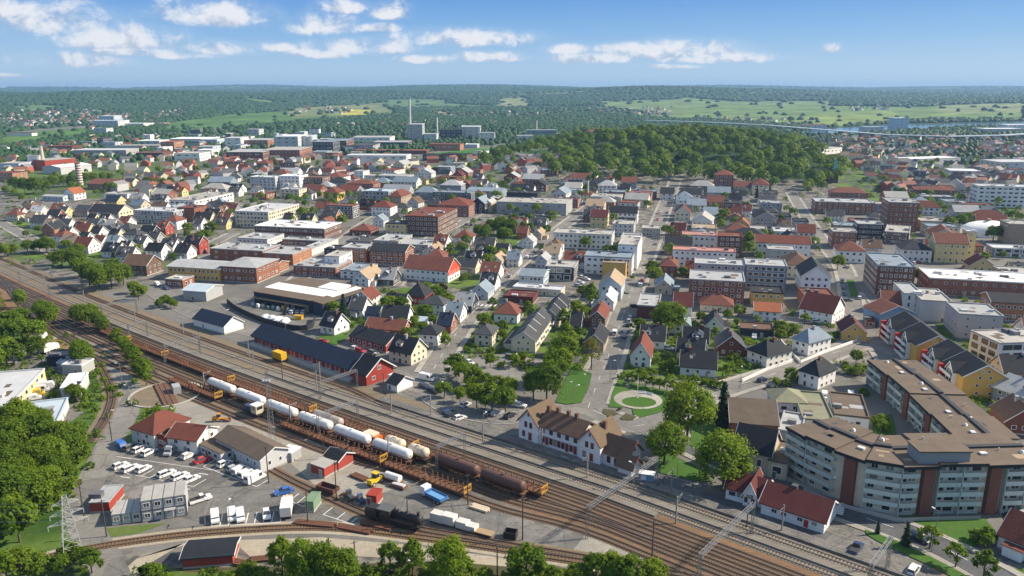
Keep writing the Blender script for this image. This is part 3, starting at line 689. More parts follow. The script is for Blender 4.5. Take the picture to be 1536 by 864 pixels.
for pts in ([(858, 549), (888, 561), (884, 580), (872, 605), (850, 607), (833, 604)], [(928, 567), (936, 569), (943, 590), (936, 600), (935, 612), (913, 611), (918, 590)],
            [(944, 572), (960, 578), (1034, 594), (1022, 606), (988, 620), (960, 627), (950, 622), (946, 600)],
            [(1345, 775), (1476, 777), (1495, 800), (1460, 822), (1400, 795)], [(1297, 795), (1345, 812), (1400, 838), (1465, 872), (1440, 872), (1385, 845), (1330, 820), (1300, 803)],
            [(1308, 628), (1338, 622), (1346, 652), (1322, 656), (1308, 648)], [(1000, 680), (1045, 700), (1070, 723), (1040, 722), (990, 710), (982, 696)], [(1040, 610), (1070, 600), (1090, 640), (1060, 685), (1035, 668)],
            [(1403, 484), (1415, 488), (1440, 520), (1420, 520)], [(1480, 560), (1536, 570), (1536, 590), (1490, 590)], [(1270, 420), (1280, 420), (1288, 445), (1276, 446)],
            [(474, 508), (510, 495), (524, 505), (506, 518), (486, 514)]):
    patch('lawn', pts, GRASS, .21)
patch('flower_bed', [(905, 614), (920, 616), (927, 622), (914, 627), (905, 622)], SOIL, .26); patch('flower_bed', [(930, 628), (938, 621), (955, 626), (950, 631), (934, 631)], SOIL, .26)
_cc = G(957, 600)
patch('paved_circle', [(_cc.x + 7.6 * math.cos(t), _cc.y + 7.6 * math.sin(t)) for t in np.linspace(0, 6.28, 28)[:-1]], CONC, .22, True)
patch('lawn', [(_cc.x + 5.4 * math.cos(t), _cc.y + 4.2 * math.sin(t) - 2) for t in np.linspace(0, 6.28, 24)[:-1]], GRASS, .23, True)
patch('verge', [(165, 690), (185, 650), (200, 620), (215, 600), (262, 615), (255, 640), (205, 655), (196, 668)], ROUGH, .028)
patch('verge', [(146, 735), (160, 728), (130, 762), (142, 795), (180, 790), (250, 785), (210, 800), (150, 808), (128, 780), (126, 755)], ROUGH, .036)
patch('verge', [(-60, 905), (0, 850), (80, 820), (165, 850), (185, 905)], ROUGH, .022)
patch('scrub_ground', [(200, 866), (215, 850), (275, 852), (420, 850), (640, 842), (800, 846), (960, 868), (1000, 910), (200, 910)], SOIL, .024)
patch('verge', [(205, 852), (230, 842), (275, 858), (420, 862), (400, 890), (220, 890)], ROUGH, .03)
# ---- streets
road([(96, 476), (124, 497), (150, 524), (176, 548), (190, 570), (196, 592), (188, 625), (167, 660), (147, 700), (126, 745), (124, 775), (138, 812), (158, 845), (180, 900)], 7.0, kerb=False)
road([(104, 497), (85, 505), (55, 515), (35, 524), (15, 545)], 4.5, kerb=False, m=YARD)
road([(225, 432), (275, 462), (340, 487), (420, 508), (480, 525), (560, 555), (610, 572), (660, 590)], 9.5, walk=0)
road([(640, 572), (668, 525), (700, 478), (720, 452), (755, 415), (800, 375), (838, 345), (868, 322), (890, 305)], 9, dash=True)
road([(882, 612), (898, 570), (912, 535), (932, 480), (950, 430), (968, 385), (984, 345), (998, 308), (1012, 272)], 10, dash=True)
road([(890, 616), (950, 640), (1000, 622), (1070, 590), (1140, 568), (1200, 548), (1290, 515), (1320, 500)], 9, dash=True)
road([(640, 565), (655, 600), (700, 620), (760, 628), (830, 618), (890, 612)], 8, walk=0)
road([(985, 645), (1040, 672), (1110, 705), (1190, 738), (1260, 765), (1340, 792), (1420, 825), (1520, 880)], 8, m=ASPHD, dash=True)
road([(443, 424), (470, 398), (510, 366), (545, 338), (580, 318)], 8.5)
road([(590, 430), (625, 380), (655, 352), (700, 330), (730, 312)], 7)
road([(550, 445), (620, 446), (690, 451), (770, 452), (850, 450), (935, 462)], 7, walk=1.2)
road([(935, 472), (1010, 472), (1100, 476), (1190, 480), (1270, 482)], 7, walk=1.2)
road([(1187, 289), (1218, 340), (1243, 374), (1264, 400), (1276, 440), (1284, 475), (1310, 500), (1340, 545), (1390, 580), (1460, 640), (1536, 690)], 8)
road([(1290, 420), (1340, 470), (1420, 465), (1536, 470)], 7, walk=1.2)
road([(0, 334), (30, 350), (62, 368), (95, 388)], 7)
road([(0, 305), (60, 312), (130, 318)], 7, walk=0)
road([(330, 395), (300, 378), (330, 360), (350, 350)], 7)
road([(620, 322), (740, 330), (850, 322), (960, 318)], 7)
road([(995, 340), (1100, 318), (1200, 316)], 7)
road([(960, 400), (1060, 402), (1200, 404)], 6, walk=1)
road([(1455, 200), (1462, 225), (1448, 240), (1400, 250)], 10, kerb=False, m=YARD)
build_roads()
def kids(root):
    KIDS[root.name] = list(root.children)
    for c in KIDS[root.name]: KIDS[c.name] = list(c.children)
# ------------------------------------------------------------------ tracks
RAILM = mat('rail_steel', (.26, .19, .15), .38, .25, 1.0, metal=.6)
RAILB = mat('bright_rail', (.40, .37, .34), .3, .2, 1.0, metal=.7)
SLEEP = mat('sleeper_wood', (.085, .06, .045), .95, .35, 2.0)
SLEEPC = mat('sleeper_concrete', (.26, .225, .18), .9, .25, 2.0)
OILB = surf_mat('oily_ballast', (.12, .08, .052), (.19, .12, .068), (.075, .058, .046), s=2.5, along=True); MAINB = surf_mat('main_ballast', (.145, .115, .085), (.20, .16, .115), (.09, .072, .058), s=2.5, along=True)
def track(L, desc, sleeper=SLEEP, rail=RAILM, spc=.75, bed=None):
    bb = MB(); ribbon(bb, L, -1.55, 1.55, .048 + .0004 * len(REG)); structure(bb.build('railway_ballast', bed or OILB))
    for p in L[::2]: ROADS.append((p.x, p.y, 2.2))
    mid = L[len(L) // 2]; t = thing('railway_track', desc, 'railway track', (mid.x, mid.y, .03))
    def loc(P): return [Vector((p.x - mid.x, p.y - mid.y)) for p in P]
    for s in (-.75, .75):
        b = MB(); Q = offs(L, s); A, B = offs(Q, -.09), offs(Q, .09)
        for i in range(len(L) - 1):
            v = [(p.x - mid.x, p.y - mid.y, z) for z in (.13, .30) for p in (A[i], B[i], B[i + 1], A[i + 1])]
            b.add(v, [(4, 7, 6, 5), (0, 4, 5, 1), (1, 5, 6, 2), (2, 6, 7, 3), (3, 7, 4, 0)])
        b.build('rail', rail, t)
    b = MB(); acc = 0.0
    for i in range(len(L) - 1):
        p, q = L[i], L[i + 1]; seg = (q - p).length; d = (q - p) / max(seg, 1e-6); n = Vector((-d.y, d.x))
        while acc < seg:
            c = p + d * acc - mid; h = rnd.uniform(-.03, .03)
            v = [(*(c + n * a + d * e), z) for z in (.0, .12 + h) for a, e in ((-1.3, -.13), (1.3, -.13), (1.3, .13), (-1.3, .13))]
            b.add(v, [(4, 7, 6, 5), (0, 4, 5, 1), (1, 5, 6, 2), (2, 6, 7, 3), (3, 7, 4, 0)]); acc += spc
        acc -= seg
    b.build('sleeper_bed', sleeper, t); return t
def oline(pts, step=6):                          # (s, o) control points along the railway
    out = []
    for i in range(len(pts) - 1):
        (s0, o0), (s1, o1) = pts[i], pts[i + 1]; n = max(1, int(abs(s1 - s0) / step))
        for k in range(n):
            t = k / n; tt = t * t * (3 - 2 * t); out.append(RW(s0 + (s1 - s0) * t, o0 + (o1 - o0) * tt).to_2d())
    out.append(RW(*pts[-1]).to_2d()); return out
track(oline([(-90, 0), (520, 0)]), 'main railway track along the station forecourt platform', SLEEPC, RAILB, bed=MAINB)
track(oline([(-90, -5.7), (520, -5.7)]), 'main railway track on the outer side of the island platform', SLEEPC, RAILB, bed=MAINB)
track(oline([(-90, 4.6), (60, 4.6), (120, 4.4), (300, 4.2), (330, 0.2)]), 'side track passing close to the freight shed', SLEEP, RAILM)
track(oline([(-90, -10.4), (520, -10.4)]), 'rusty running track beside the outer platform', SLEEP, RAILM)
track(oline([(-90, -13.6), (520, -13.6)]), 'rusty track between the running track and the stake wagons', SLEEP, RAILM)
track(oline([(-60, -16.8), (430, -16.8), (520, -13.9)]), 'rusty siding under the long row of stake wagons', SLEEP, RAILM)
track(oline([(40, -13.6), (110, -20), (385, -19.9), (425, -16.9)]), 'rusty siding under the brown tank wagons', SLEEP, RAILM)
track(oline([(60, -14), (140, -23.4), (385, -23.2), (415, -19.6), (520, -19.6)]), 'siding under the white tank wagon train', SLEEP, RAILM)
track(oline([(90, -20), (190, -27.6), (385, -27.4), (416, -23.2), (520, -23)]), 'siding under the nearer stake wagons', SLEEP, RAILM)
track(oline([(120, -25), (210, -31.6), (330, -31.4), (372, -27.5)]), 'siding along the gravel yard edge', SLEEP, RAILM)
def pxline(pts, step=4): return catmull([G(*p) for p in pts], step)
def bed(pts, w, m, z):
    b = MB(); ribbon(b, pxline(pts), -w / 2, w / 2, z); structure(b.build('railway_ballast', m))
_c1 = [(-20, 400), (4, 420), (20, 445), (50, 478), (85, 503), (115, 517), (142, 540), (158, 565), (167, 592), (163, 615), (150, 640), (131, 664)]
bed(_c1, 5.5, GREYB, .03); track(pxline(_c1), 'disused curving track beside the tree-lined access road', SLEEP, RAILM)
_c2 = [(-10, 860), (23, 849), (94, 831), (160, 818), (230, 808), (300, 800), (400, 793), (480, 791), (550, 796), (620, 805), (700, 816), (770, 827), (840, 838), (920, 850), (1010, 866), (1080, 882)]
bed(_c2, 5.2, SAND, .036); track(pxline(_c2), 'curving single track across the level crossing', mat('brown_sleeper', (.16, .10, .05), .95, .3, 2), RAILM)
_c3 = [(400, 700), (440, 722), (500, 750), (550, 772), (600, 787), (640, 796), (700, 806), (770, 819), (840, 830), (920, 844), (1000, 858), (1060, 870)]
bed(_c3, 4.4, BROWNB, .04); track(pxline(_c3), 'yard track under the black steam locomotive', SLEEP, RAILM)
# turntable
_tt = G(249, 592); _tr = 10.5
def turntable():
    t = thing('turntable', 'round sunken locomotive turntable pit with a rusty bridge track', 'turntable', (_tt.x, _tt.y, 0))
    b = MB(); n = 40
    for i in range(n):
        a0, a1 = 2 * math.pi * i / n, 2 * math.pi * (i + 1) / n
        for r0, r1, z0, z1 in ((_tr + .7, _tr, .34, .34), (_tr + .7, _tr + .7, .34, 0)):
            b.add([(r0 * math.cos(a0), r0 * math.sin(a0), z0), (r1 * math.cos(a0), r1 * math.sin(a0), z1), (r1 * math.cos(a1), r1 * math.sin(a1), z1), (r0 * math.cos(a1), r0 * math.sin(a1), z0)], [(0, 1, 2, 3)])
        b.add([(_tr * math.cos(a0), _tr * math.sin(a0), .34), (_tr * math.cos(a0), _tr * math.sin(a0), .06), (_tr * math.cos(a1), _tr * math.sin(a1), .06), (_tr * math.cos(a1), _tr * math.sin(a1), .34)], [(0, 1, 2, 3)])
    b.build('pit_wall', mat('concrete', PAL['concrete'], .9, .1), t)
    b = MB(); b.prism([(_tr * math.cos(2 * math.pi * i / n), _tr * math.sin(2 * math.pi * i / n)) for i in range(n)], .02, .06); b.build('pit_floor', BROWNB, t)
    d = (G(266, 628) - G(231, 560)).to_2d().normalized(); rz = math.atan2(d.y, d.x)
    br = link('bridge', MB().box(-_tr + .1, -2.1, .1, _tr - .1, 2.1, .5).mesh('bridge', [mat('rust_steel', PAL['rust'], .8, .25)]), t, (0, 0, 0), rz)
    for s in (-.75, .75): MB().box(-_tr + .1, s - .09, .5, _tr - .1, s + .09, .66).build('rail', RAILM, br)
    MB().box(-2, 2.1, .1, 2, 4.4, 2.6).build('cabin', wallm('grey'), br)
turntable()
track(pxline([(262, 622), (285, 655), (300, 672)]), 'short stub track between turntable and depot'); track(pxline([(233, 564), (222, 548), (190, 515), (150, 485)]), 'track leading to the turntable pit')

# ------------------------------------------------------------------ wagons
RUST = mat('rust_steel', PAL['rust'], .85, .3, .8); RUSTO = mat('orange_rust', (.15, .072, .036), .85, .3, .8); BLACKS = mat('black_steel', (.03, .028, .027), .7, .2)
YELE = mat('yellow_steel', (.42, .22, .03), .7, .3, .9); WHT = mat('white_tank_paint', (.76, .75, .73), .42, .12, .35, col2=(.62, .59, .54)); ORS = mat('orange_stripe', (.45, .13, .05), .6, .15)
def bogie(t, x, m=None):
    b = MB(); b.box(x - 1.5, -1.0, .45, x + 1.5, 1.0, .72)
    for dx in (-.9, .9):
        for s in (-1, 1): b.tube((x + dx, s * .7, .62), (x + dx, s * .84, .62), .44, 12)
    b.build('bogie', m or BLACKS, t)
def tank_wagon(L=14.2, Rr=1.42, tank=WHT, stripe=ORS, frame=RUST, desc='', rough=False):
    t = thing('tank_wagon', desc, 'tank wagon'); h = L / 2 - .35; cz = 1.25 + Rr
    p = [(-h, .05), (-h + .05, Rr * .42), (-h + .22, Rr * .72), (-h + .55, Rr * .93), (-h + .95, Rr), (h - .95, Rr), (h - .55, Rr * .93), (h - .22, Rr * .72), (h - .05, Rr * .42), (h, .05)]
    tk = MB().rev(p, 24, 'x', (0, 0, cz)).build('tank', tank, t, True)
    b = MB(); b.tube((0, 0, cz + Rr - .1), (0, 0, cz + Rr + .22), .38, 10); b.build('hatch', tank, tk)
    b = MB()
    for x in (-h * .62, -h * .2, h * .2, h * .62): b.rev([(x - .04, Rr + .015), (x + .04, Rr + .015)], 24, 'x', (0, 0, cz))
    b.build('strap', tank if not rough else RUSTO, tk)
    if stripe:
        b = MB()
        for s in (-1, 1):
            for a0, a1 in ((-16, -7), (-40, -33)):
                y0, z0, y1, z1 = [f(R(a)) * (Rr + .012) for a in (a0, a1) for f in (math.cos, math.sin)]
                b.add([(-h + 1, s * y0, cz + z0), (h - 1, s * y0, cz + z0), (h - 1, s * y1, cz + z1), (-h + 1, s * y1, cz + z1)], [(0, 1, 2, 3)])
        b.build('stripe', stripe, tk)
    b = MB(); b.box(-h - .2, -1.15, .95, h + .2, -.75, 1.3); b.box(-h - .2, .75, .95, h + .2, 1.15, 1.3); b.box(-h - .2, -1.2, .95, -h + .5, 1.2, 1.32); b.box(h - .5, -1.2, .95, h + .2, 1.2, 1.32)
    for x in (-h * .6, h * .6): b.box(x - .5, -1.0, 1.3, x + .5, 1.0, 1.7)
    b.build('frame', frame, t)
    for e in (-1, 1):
        for s in (-.9, .9): MB().rev([(e * (h + .2), .09), (e * (h + .56), .09), (e * (h + .58), .22), (e * (h + .66), .22)], 8, 'x', (0, s, 1.1)).build('buffer', BLACKS, t)
    b = MB()
    for y in (-.3, .3): b.tube((-h - .12, y, 1.2), (-h - .12, y, cz + Rr), .04, 5)
    for k in range(7): b.tube((-h - .12, -.3, 1.5 + k * .38), (-h - .12, .3, 1.5 + k * .38), .03, 5)
    b.build('ladder', frame, t)
    bogie(t, -h * .68); bogie(t, h * .68); return t
def on_line(t, s, o): 
    p, q = RW(s - 3, o), RW(s + 3, o); c = RW(s, o); t.location = (c.x, c.y, .17); t.rotation_euler = (0, 0, math.atan2(q.y - p.y, q.x - p.x))
    for r in REG:
        if r[0] is t: r[3] = PX(c.x, c.y, 2)
    return t
def put(proto, s, o, desc, group, first=[None]):
    p, q, c = RW(s - 3, o), RW(s + 3, o), RW(s, o)
    return dup(proto, (c.x, c.y, .17), math.atan2(q.y - p.y, q.x - p.x), desc, group)
w0 = on_line(tank_wagon(desc='white tank wagon with orange stripe, tail of the white train by the turntable yard'), 274.8, -23.3); w0['group'] = 'white tank wagons of the train'; kids(w0); REG[-1][2] = True
for k, ds in enumerate(['second white tank wagon from the turntable end of the train', 'third white tank wagon, behind the tall lattice mast', 'fourth white tank wagon, between the lattice mast and the grey tank', 'fifth white tank wagon, just before the last one', 'white tank wagon at the loading-yard end of the train']):
    put(w0, 274.8 + 15.3 * (k + 1), -23.3, ds, 'white tank wagons of the train'); REG[-1][2] = True
GREYT = mat('grey_tank_paint', (.33, .29, .26), .6, .2, .5); BRT = mat('brown_tank_paint', (.10, .05, .038), .6, .25, .5); CRT = mat('cream_tank_paint', (.58, .50, .38), .6, .15, .5)
g0 = on_line(tank_wagon(12.5, 1.35, GREYT, None, RUST, 'weathered grey tank wagon beside the white train', True), 322, -19.9); REG[-1][2] = True
b0 = on_line(tank_wagon(13.6, 1.45, BRT, None, RUST, 'long dark brown tank wagon coupled behind the cream tanks', True), 371, -19.9); REG[-1][2] = True; kids(b0)
put(b0, 385, -19.8, 'dark brown tank wagon at the buffer end of its siding', 'brown tank wagons'); b0['group'] = 'brown tank wagons'
c0 = on_line(tank_wagon(7.2, 1.4, CRT, None, RUSTO, 'short cream tank wagon next to the orange rail truck', True), 349, -19.9); REG[-1][2] = True; kids(c0)
put(c0, 357.5, -19.9, 'short cream tank wagon coupled to the brown tank wagon', 'short cream tank wagons'); REG[-1][2] = True; c0['group'] = 'short cream tank wagons'
t = thing('rail_truck', 'small orange rail maintenance truck with a cream roof', 'rail vehicle', fixed=True)
MB().box(-2.6, -1.2, 1.0, 2.6, 1.2, 2.6).build('body', mat('orange_paint', (.50, .12, .02), .5, .15), t); MB().box(-2.7, -1.25, 2.6, 1.2, 1.25, 3.1).build('roof', CRT, t); MB().box(-3, -1.3, .8, 3, 1.3, 1.0).build('frame', RUST, t); bogie(t, 0)
link('window', win_mesh('d'), t, (1.0, -1.22, 2.0), 0, (1.4, 1, .7)); on_line(t, 340.5, -19.9)
def stake_wagon(desc, L=13.2, bulk=False):
    t = thing('stake_wagon', desc, 'flat wagon'); h = L / 2; b = MB(); b.box(-h, -1.35, 1.0, h, 1.35, 1.2); b.box(-h, -1.42, .82, h, -1.2, 1.24); b.box(-h, 1.2, .82, h, 1.42, 1.24)
    for k in range(9): b.box(-h + .4 + k * (L - .8) / 8 - .13, -1.3, 1.2, -h + .4 + k * (L - .8) / 8 + .13, 1.3, 1.42)
    b.build('frame', RUST, t)
    for k in range(8):
        x = -h + .8 + k * (L - 1.6) / 7
        for s in (-1, 1):
            q = MB(); q.box(x - .11, s * 1.3 - .1, 1.2, x + .11, s * 1.3 + .1, 2.5); q.tube((x, s * 1.3, 1.25), (x, s * .55, 1.9), .1, 5); q.build('stake', RUSTO if (k + (s > 0)) % 3 else RUST, t)
    bogie(t, -h * .68, RUST); bogie(t, h * .68, RUST)
    if bulk:
        b = MB(); b.box(h - .25, -1.4, 1.2, h - .05, 1.4, 1.6); b.box(h - .25, -1.4, 1.6, h - .05, -1.15, 3.0); b.box(h - .25, 1.15, 1.6, h - .05, 1.4, 3.0); b.box(h - .25, -1.15, 2.6, h - .05, 1.15, 3.0)
        b.tube((h - .15, -1.1, 1.6), (h - .15, 1.1, 2.6), .08, 5); b.build('end_bulkhead', YELE, t)
    return t
sw, swb = stake_wagon('rusty plain stake wagon'), stake_wagon('rusty stake wagon with yellow end frame', bulk=True); kids(sw); kids(swb)
on_line(sw, 180, -16.8); on_line(swb, 193.8, -16.8); sw['group'] = swb['group'] = 'rusty stake wagons'
for k in range(2, 16):
    put(swb if k in (1, 3, 6, 9, 12, 15) else sw, 180 + 13.9 * k, -16.8, 'rusty stake wagon with yellow end frame' if k in (1, 3, 6, 9, 12, 15) else 'rusty plain stake wagon', 'rusty stake wagons')
for k, s in enumerate([259, 273, 318, 332, 346, 360, 374]):
    put(swb if k in (1, 4, 6) else sw, s, -27.5, 'rusty stake wagon with yellow end frame' if k in (1, 4, 6) else 'rusty plain stake wagon', 'rusty stake wagons')
# shunter, steam locomotive
t = thing('shunting_engine', 'small dark blue shunting engine with a white cab roof', 'locomotive', fixed=True)
MB().box(-3.6, -1.3, .9, 3.6, 1.3, 1.2).build('frame', BLACKS, t); MB().box(-3.4, -.95, 1.2, .6, .95, 2.7).build('bonnet', mat('navy_paint', (.03, .05, .10), .5, .2), t)
c = MB().box(.6, -1.3, 1.2, 3.2, 1.3, 3.6).build('cab', mat('cream_paint', (.55, .5, .38), .5, .1), t); MB().box(.4, -1.45, 3.6, 3.4, 1.45, 3.85).build('cab_roof', WHT, c)
for s in (-1, 1): link('cab_window', win_mesh('d'), c, (1.9, s * 1.31, 2.9), 0 if s < 0 else math.pi, (1.6, 1, .9))
link('cab_window', win_mesh('d'), c, (3.21, 0, 2.9), math.pi / 2, (2.0, 1, .9)); bogie(t, -1.8); bogie(t, 1.8); on_line(t, 297.5, -27.5)
def steam():
    a, q = G(553, 776), G(634, 797); d = (q - a).to_2d(); L = d.length; c = (a + q) / 2
    t = thing('steam_locomotive', 'old black steam locomotive with its tender on the yard track', 'locomotive', (c.x, c.y, .2), math.atan2(d.y, d.x), fixed=True)
    BL = mat('soot_black', (.022, .021, .022), .55, .3, .7); h = L / 2
    MB().box(-h, -1.35, 1.0, h, 1.35, 1.35).build('frame', BL, t)
    MB().rev([(-.5, .05), (-.5, .85), (h - 1.6, .85), (h - 1.6, .98), (h - .3, .98), (h - .15, .5), (h - .1, .05)], 18, 'x', (0, 0, 2.5)).build('boiler', BL, t, True)
    b = MB(); b.box(-3.4, -1.45, 1.35, -.5, 1.45, 3.5); cb = b.build('cab', BL, t); MB().box(-3.9, -1.6, 3.5, -.4, 1.6, 3.68).build('cab_roof', mat('grey_roof_paint', (.10, .10, .105), .6, .2), cb)
    link('cab_window', win_mesh('d'), cb, (-2, -1.46, 2.8), 0, (1.4, 1, .8))
    b = MB(); b.box(-h, -1.45, 1.35, -3.9, 1.45, 2.9); b.box(-h + .3, -1.1, 2.9, -4.3, 1.1, 3.15); b.build('tender', BL, t)
    MB().tube((h - 1.0, 0, 3.3), (h - 1.0, 0, 4.3), .28, 12, .36).build('chimney', BL, t)
    for x in (1.0, 3.2): MB().rev([(0, .45), (.4, .42), (.62, .2), (.66, .02)], 12, 'z', (x, 0, 3.25)).build('dome', BL, t, True)
    b = MB()
    for x in np.arange(-.2, h - 2, 1.75): b.tube((x, -.95, .72), (x, -.8, .72), .72, 16); b.tube((x, .8, .72), (x, .95, .72), .72, 16)
    for x in np.arange(-h + 1, -3.9, 1.7): b.tube((x, -.95, .5), (x, -.8, .5), .5, 14); b.tube((x, .8, .5), (x, .95, .5), .5, 14)
    b.build('wheels', mat('wheel_steel', (.05, .04, .035), .6, .2), t)
    b = MB(); b.box(h - 1.6, -1.5, 1.0, h - .4, -1.0, 1.7); b.box(h - 1.6, 1.0, 1.0, h - .4, 1.5, 1.7); b.build('cylinder_block', BL, t)
    MB().box(-.5, -1.5, 1.62, h - .4, -.9, 1.68).build('running_board', RUST, t)
steam()
# ------------------------------------------------------------------ town buildings traced from the photograph (pixel corners of the front wall, then metres)
def B(kind, ax, ay, bx, by, depth, h, rt, wall, roof, desc=None, **k):
    return building(kind, (ax, ay), (bx, by) if by else bx, depth, h, rt, wall, roof, desc, **k)
# left quarter: wooden houses
for a in ((17, 327, 32, 8, 4.6, 'gx', 'white', 'terracotta'), (45, 325, 62, 9, 5, 'gx', 'lightgrey', 'lightgrey'), (38, 332, 50, 8, 4, 'gx', 'offwhite', 'tan'), (83, 327, 98, 10, 5, 'gx', 'paleyellow', 'darkgrey'),
          (86, 338, 96, 8, 4.6, 'gx', 'white', 'charcoal'), (106, 340, 121, 9, 4, 'flat', 'brickorange', 'brown'), (130, 338, 141, 9, 4.8, 'gx', 'cream', 'black'), (148, 339, 161, 9, 5, 'gx', 'white', 'black'),
          (177, 343, 191, 10, 4.6, 'gx', 'offwhite', 'terracotta'), (88, 360, 103, 9, 5.2, 'gx', 'white', 'darkgrey'), (136, 358, 149, 9, 4.6, 'gx', 'offwhite', 'charcoal'), (139, 373, 153, 9, 4.6, 'gx', 'white', 'redbrown'),
          (163, 363, 176, 9, 5, 'gx', 'cream', 'charcoal'), (160, 373, 175, 9, 4.6, 'gx', 'white', 'bluegrey'), (153, 386, 176, 10, 4.6, 'gx', 'white', 'charcoal'), (199, 374, 216, 9, 5, 'gx', 'white', 'darkgrey'),
          (262, 388, 281, 9, 4.6, 'gx', 'white', 'charcoal'), (240, 382, 260, 10, 5.6, 'gx', 'white', 'darkgrey'), (210, 356, 229, 9, 4.2, 'gx', 'navy', 'black'), (292, 344, 302, 8, 5, 'gx', 'white', 'darkgrey'),
          (66, 345, 84, 9, 4.4, 'gx', 'offwhite', 'tan'), (118, 366, 130, 8, 4.4, 'gx', 'white', 'charcoal'), (178, 380, 192, 8, 4.2, 'gx', 'offwhite', 'charcoal'), (222, 366, 236, 8, 4.6, 'gx', 'grey', 'darkgrey'), (110, 350, 122, 8, 4.4, 'gx', 'white', 'charcoal')):
    B('house', a[0], a[1], a[2], 0, *a[3:])
B('house', 277, 381, 300, 0, 9, 8, 'gx', 'red', 'charcoal', 'tall red house with a white ground floor and dark gable roof')
B('house', 235, 353, 249, 0, 9, 6, 'gx', 'red', 'terracotta', 'red wooden house with a red roof and white window frames')
B('house', 248, 344, 266, 0, 11, 7, 'hip', 'white', 'terracotta', 'square white house with a red hipped roof')
B('flats', 135, 334, 180, 0, 15, 8.5, 'gx', 'cream', 'charcoal', 'long cream three-storey block with a black gable roof', floors=3, rise=4.5)
B('hall', 111, 325, 132, 0, 12, 4, 'gx', 'grey', 'darkgrey')
B('barn', 185, 412, 221, 0, 13, 5.5, 'gx', 'brown', 'brown', 'dark brown barn-like house with an orange brick gable', win=(1.2, 1.2, 4))
B('flats', 202, 334, 262, 0, 18, 9, 'flat', 'bluegrey', 'lightgrey', 'grey glass-fronted apartment block with a pale flat roof', floors=3, win=(2.2, 1.9, 2.7))
B('flats', 268, 332, 293, 0, 16, 10, 'flat', 'brick', 'terracotta', 'plain red-brick block beside the grey glass-fronted flats', win=(0, 0, 0))
B('flats', 255, 314, 293, 0, 55, 7.5, 'flat', 'white', 'concrete', 'long white two-storey block running back from the street', floors=2, win=(2.6, 1.5, 3.6))
B('house', 157, 310, 176, 0, 12, 5.5, 'gx', 'paleyellow', 'navy'); B('shop', 157, 301, 192, 0, 14, 6, 'flat', 'white', 'concrete')
B('shop', 132, 284, 172, 0, 22, 5.5, 'gx', 'brickorange', 'terracotta', 'long orange-brick hall with a tiled roof behind the striped chimney', rise=4)
B('shop', 95, 300, 112, 0, 14, 6, 'gy', 'white', 'orange', 'white gable-fronted house with an orange roof by the tall trees'); B('shop', 64, 301, 95, 0, 9, 4, 'gx', 'paleblue', 'grey', rise=1)
B('factory', 69, 256, 115, 252, 26, 12, 'flat', 'red', 'concrete', 'dark red factory block beside the silo towers', win=(0, 0, 0)); B('flats', -6, 272, 20, 0, 20, 9, 'flat', 'brickorange', 'terracotta', floors=3)
B('hall', 92, 262, 138, 257, 30, 8, 'gx', 'lightgrey', 'white', 'low white-roofed factory hall in front of the red factory', rise=2, win=(0, 0, 0))
# upper middle
B('flats', 376, 284, 414, 0, 16, 12, 'flat', 'lightgrey', 'lightgrey', 'pale grey four-storey flats with a white rooftop', floors=4); B('flats', 420, 284, 450, 0, 18, 13, 'flat', 'white', 'white', 'bright white four-storey flats beside the dark brick block', floors=4)
B('flats', 450, 283, 484, 0, 18, 11, 'flat', 'brickdark', 'brown', floors=4); B('shop', 484, 280, 512, 0, 22, 9.5, 'hip', 'white', 'terracotta', 'big white villa-like building with a red hipped roof', floors=3)
B('shop', 520, 286, 560, 0, 18, 7, 'hip', 'brick', 'terracotta', 'low red-brick building with a broad terracotta roof', rise=3); B('office', 568, 277, 611, 0, 20, 9, 'flat', 'teal', 'grey', 'green-grey glazed office with a flat roof', floors=3, win=(2, 1.8, 2.3))
B('office', 547, 304, 583, 0, 18, 10, 'flat', 'bluegrey', 'paleblue', 'blue glass office with white fins', floors=3, win=(2.4, 2.2, 2.7)); B('flats', 536, 303, 548, 0, 14, 9, 'flat', 'tan', 'concrete')
B('shop', 582, 311, 602, 0, 24, 9, 'hip', 'tan', 'redbrown', 'beige three-storey corner house with a brown hipped roof', floors=3)
B('flats', 354, 340, 404, 0, 44, 11, 'flat', 'cream', 'lightgrey', 'large cream L-shaped flats with balconies on every floor', floors=4, win=(1.9, 1.7, 2.9), cap=95)
B('flats', 489, 327, 529, 0, 13, 9.5, 'flat', 'darkgrey', 'terracotta', 'dark glazed flats with a rust-coloured flat roof', floors=3, win=(2.6, 2.2, 3.0))
B('shop', 486, 301, 506, 0, 16, 7, 'hip', 'yellow', 'redbrown', 'yellow house with a dark red hipped roof and turret'); B('house', 480, 343, 495, 0, 10, 5, 'gy', 'white', 'terracotta', 'white gable-fronted house with a red roof by the wide street')
B('house', 424, 336, 437, 0, 9, 4.5, 'gx', 'cream', 'charcoal'); B('house', 450, 338, 468, 0, 9, 4.8, 'gx', 'cream', 'charcoal', 'cream house with a round dormer and black roof')
B('hall', 383, 356, 487, 0, 26, 7.5, 'flat', 'brickdark', 'white', 'wide dark-brick hall with a white flat roof', floors=2, win=(2.4, 1.4, 3.4)); B('hall', 424, 369, 486, 0, 9, 4, 'flat', 'brick', 'grey', win=(2.4, 1.2, 3))
B('office', 357, 372, 402, 0, 20, 6, 'flat', 'offwhite', 'grey', 'off-white two-storey workshop office with a grey roof', floors=2, win=(1.3, 1.1, 2.6))
B('hall', 316, 390, 395, 0, 20, 6.5, 'flat', 'brick', 'grey', 'long red-brick workshop behind the yellow hall', win=(1.6, 1.3, 6)); B('hall', 396, 396, 440, 0, 22, 6, 'flat', 'brickorange', 'grey', win=(1.4, 1.3, 5))
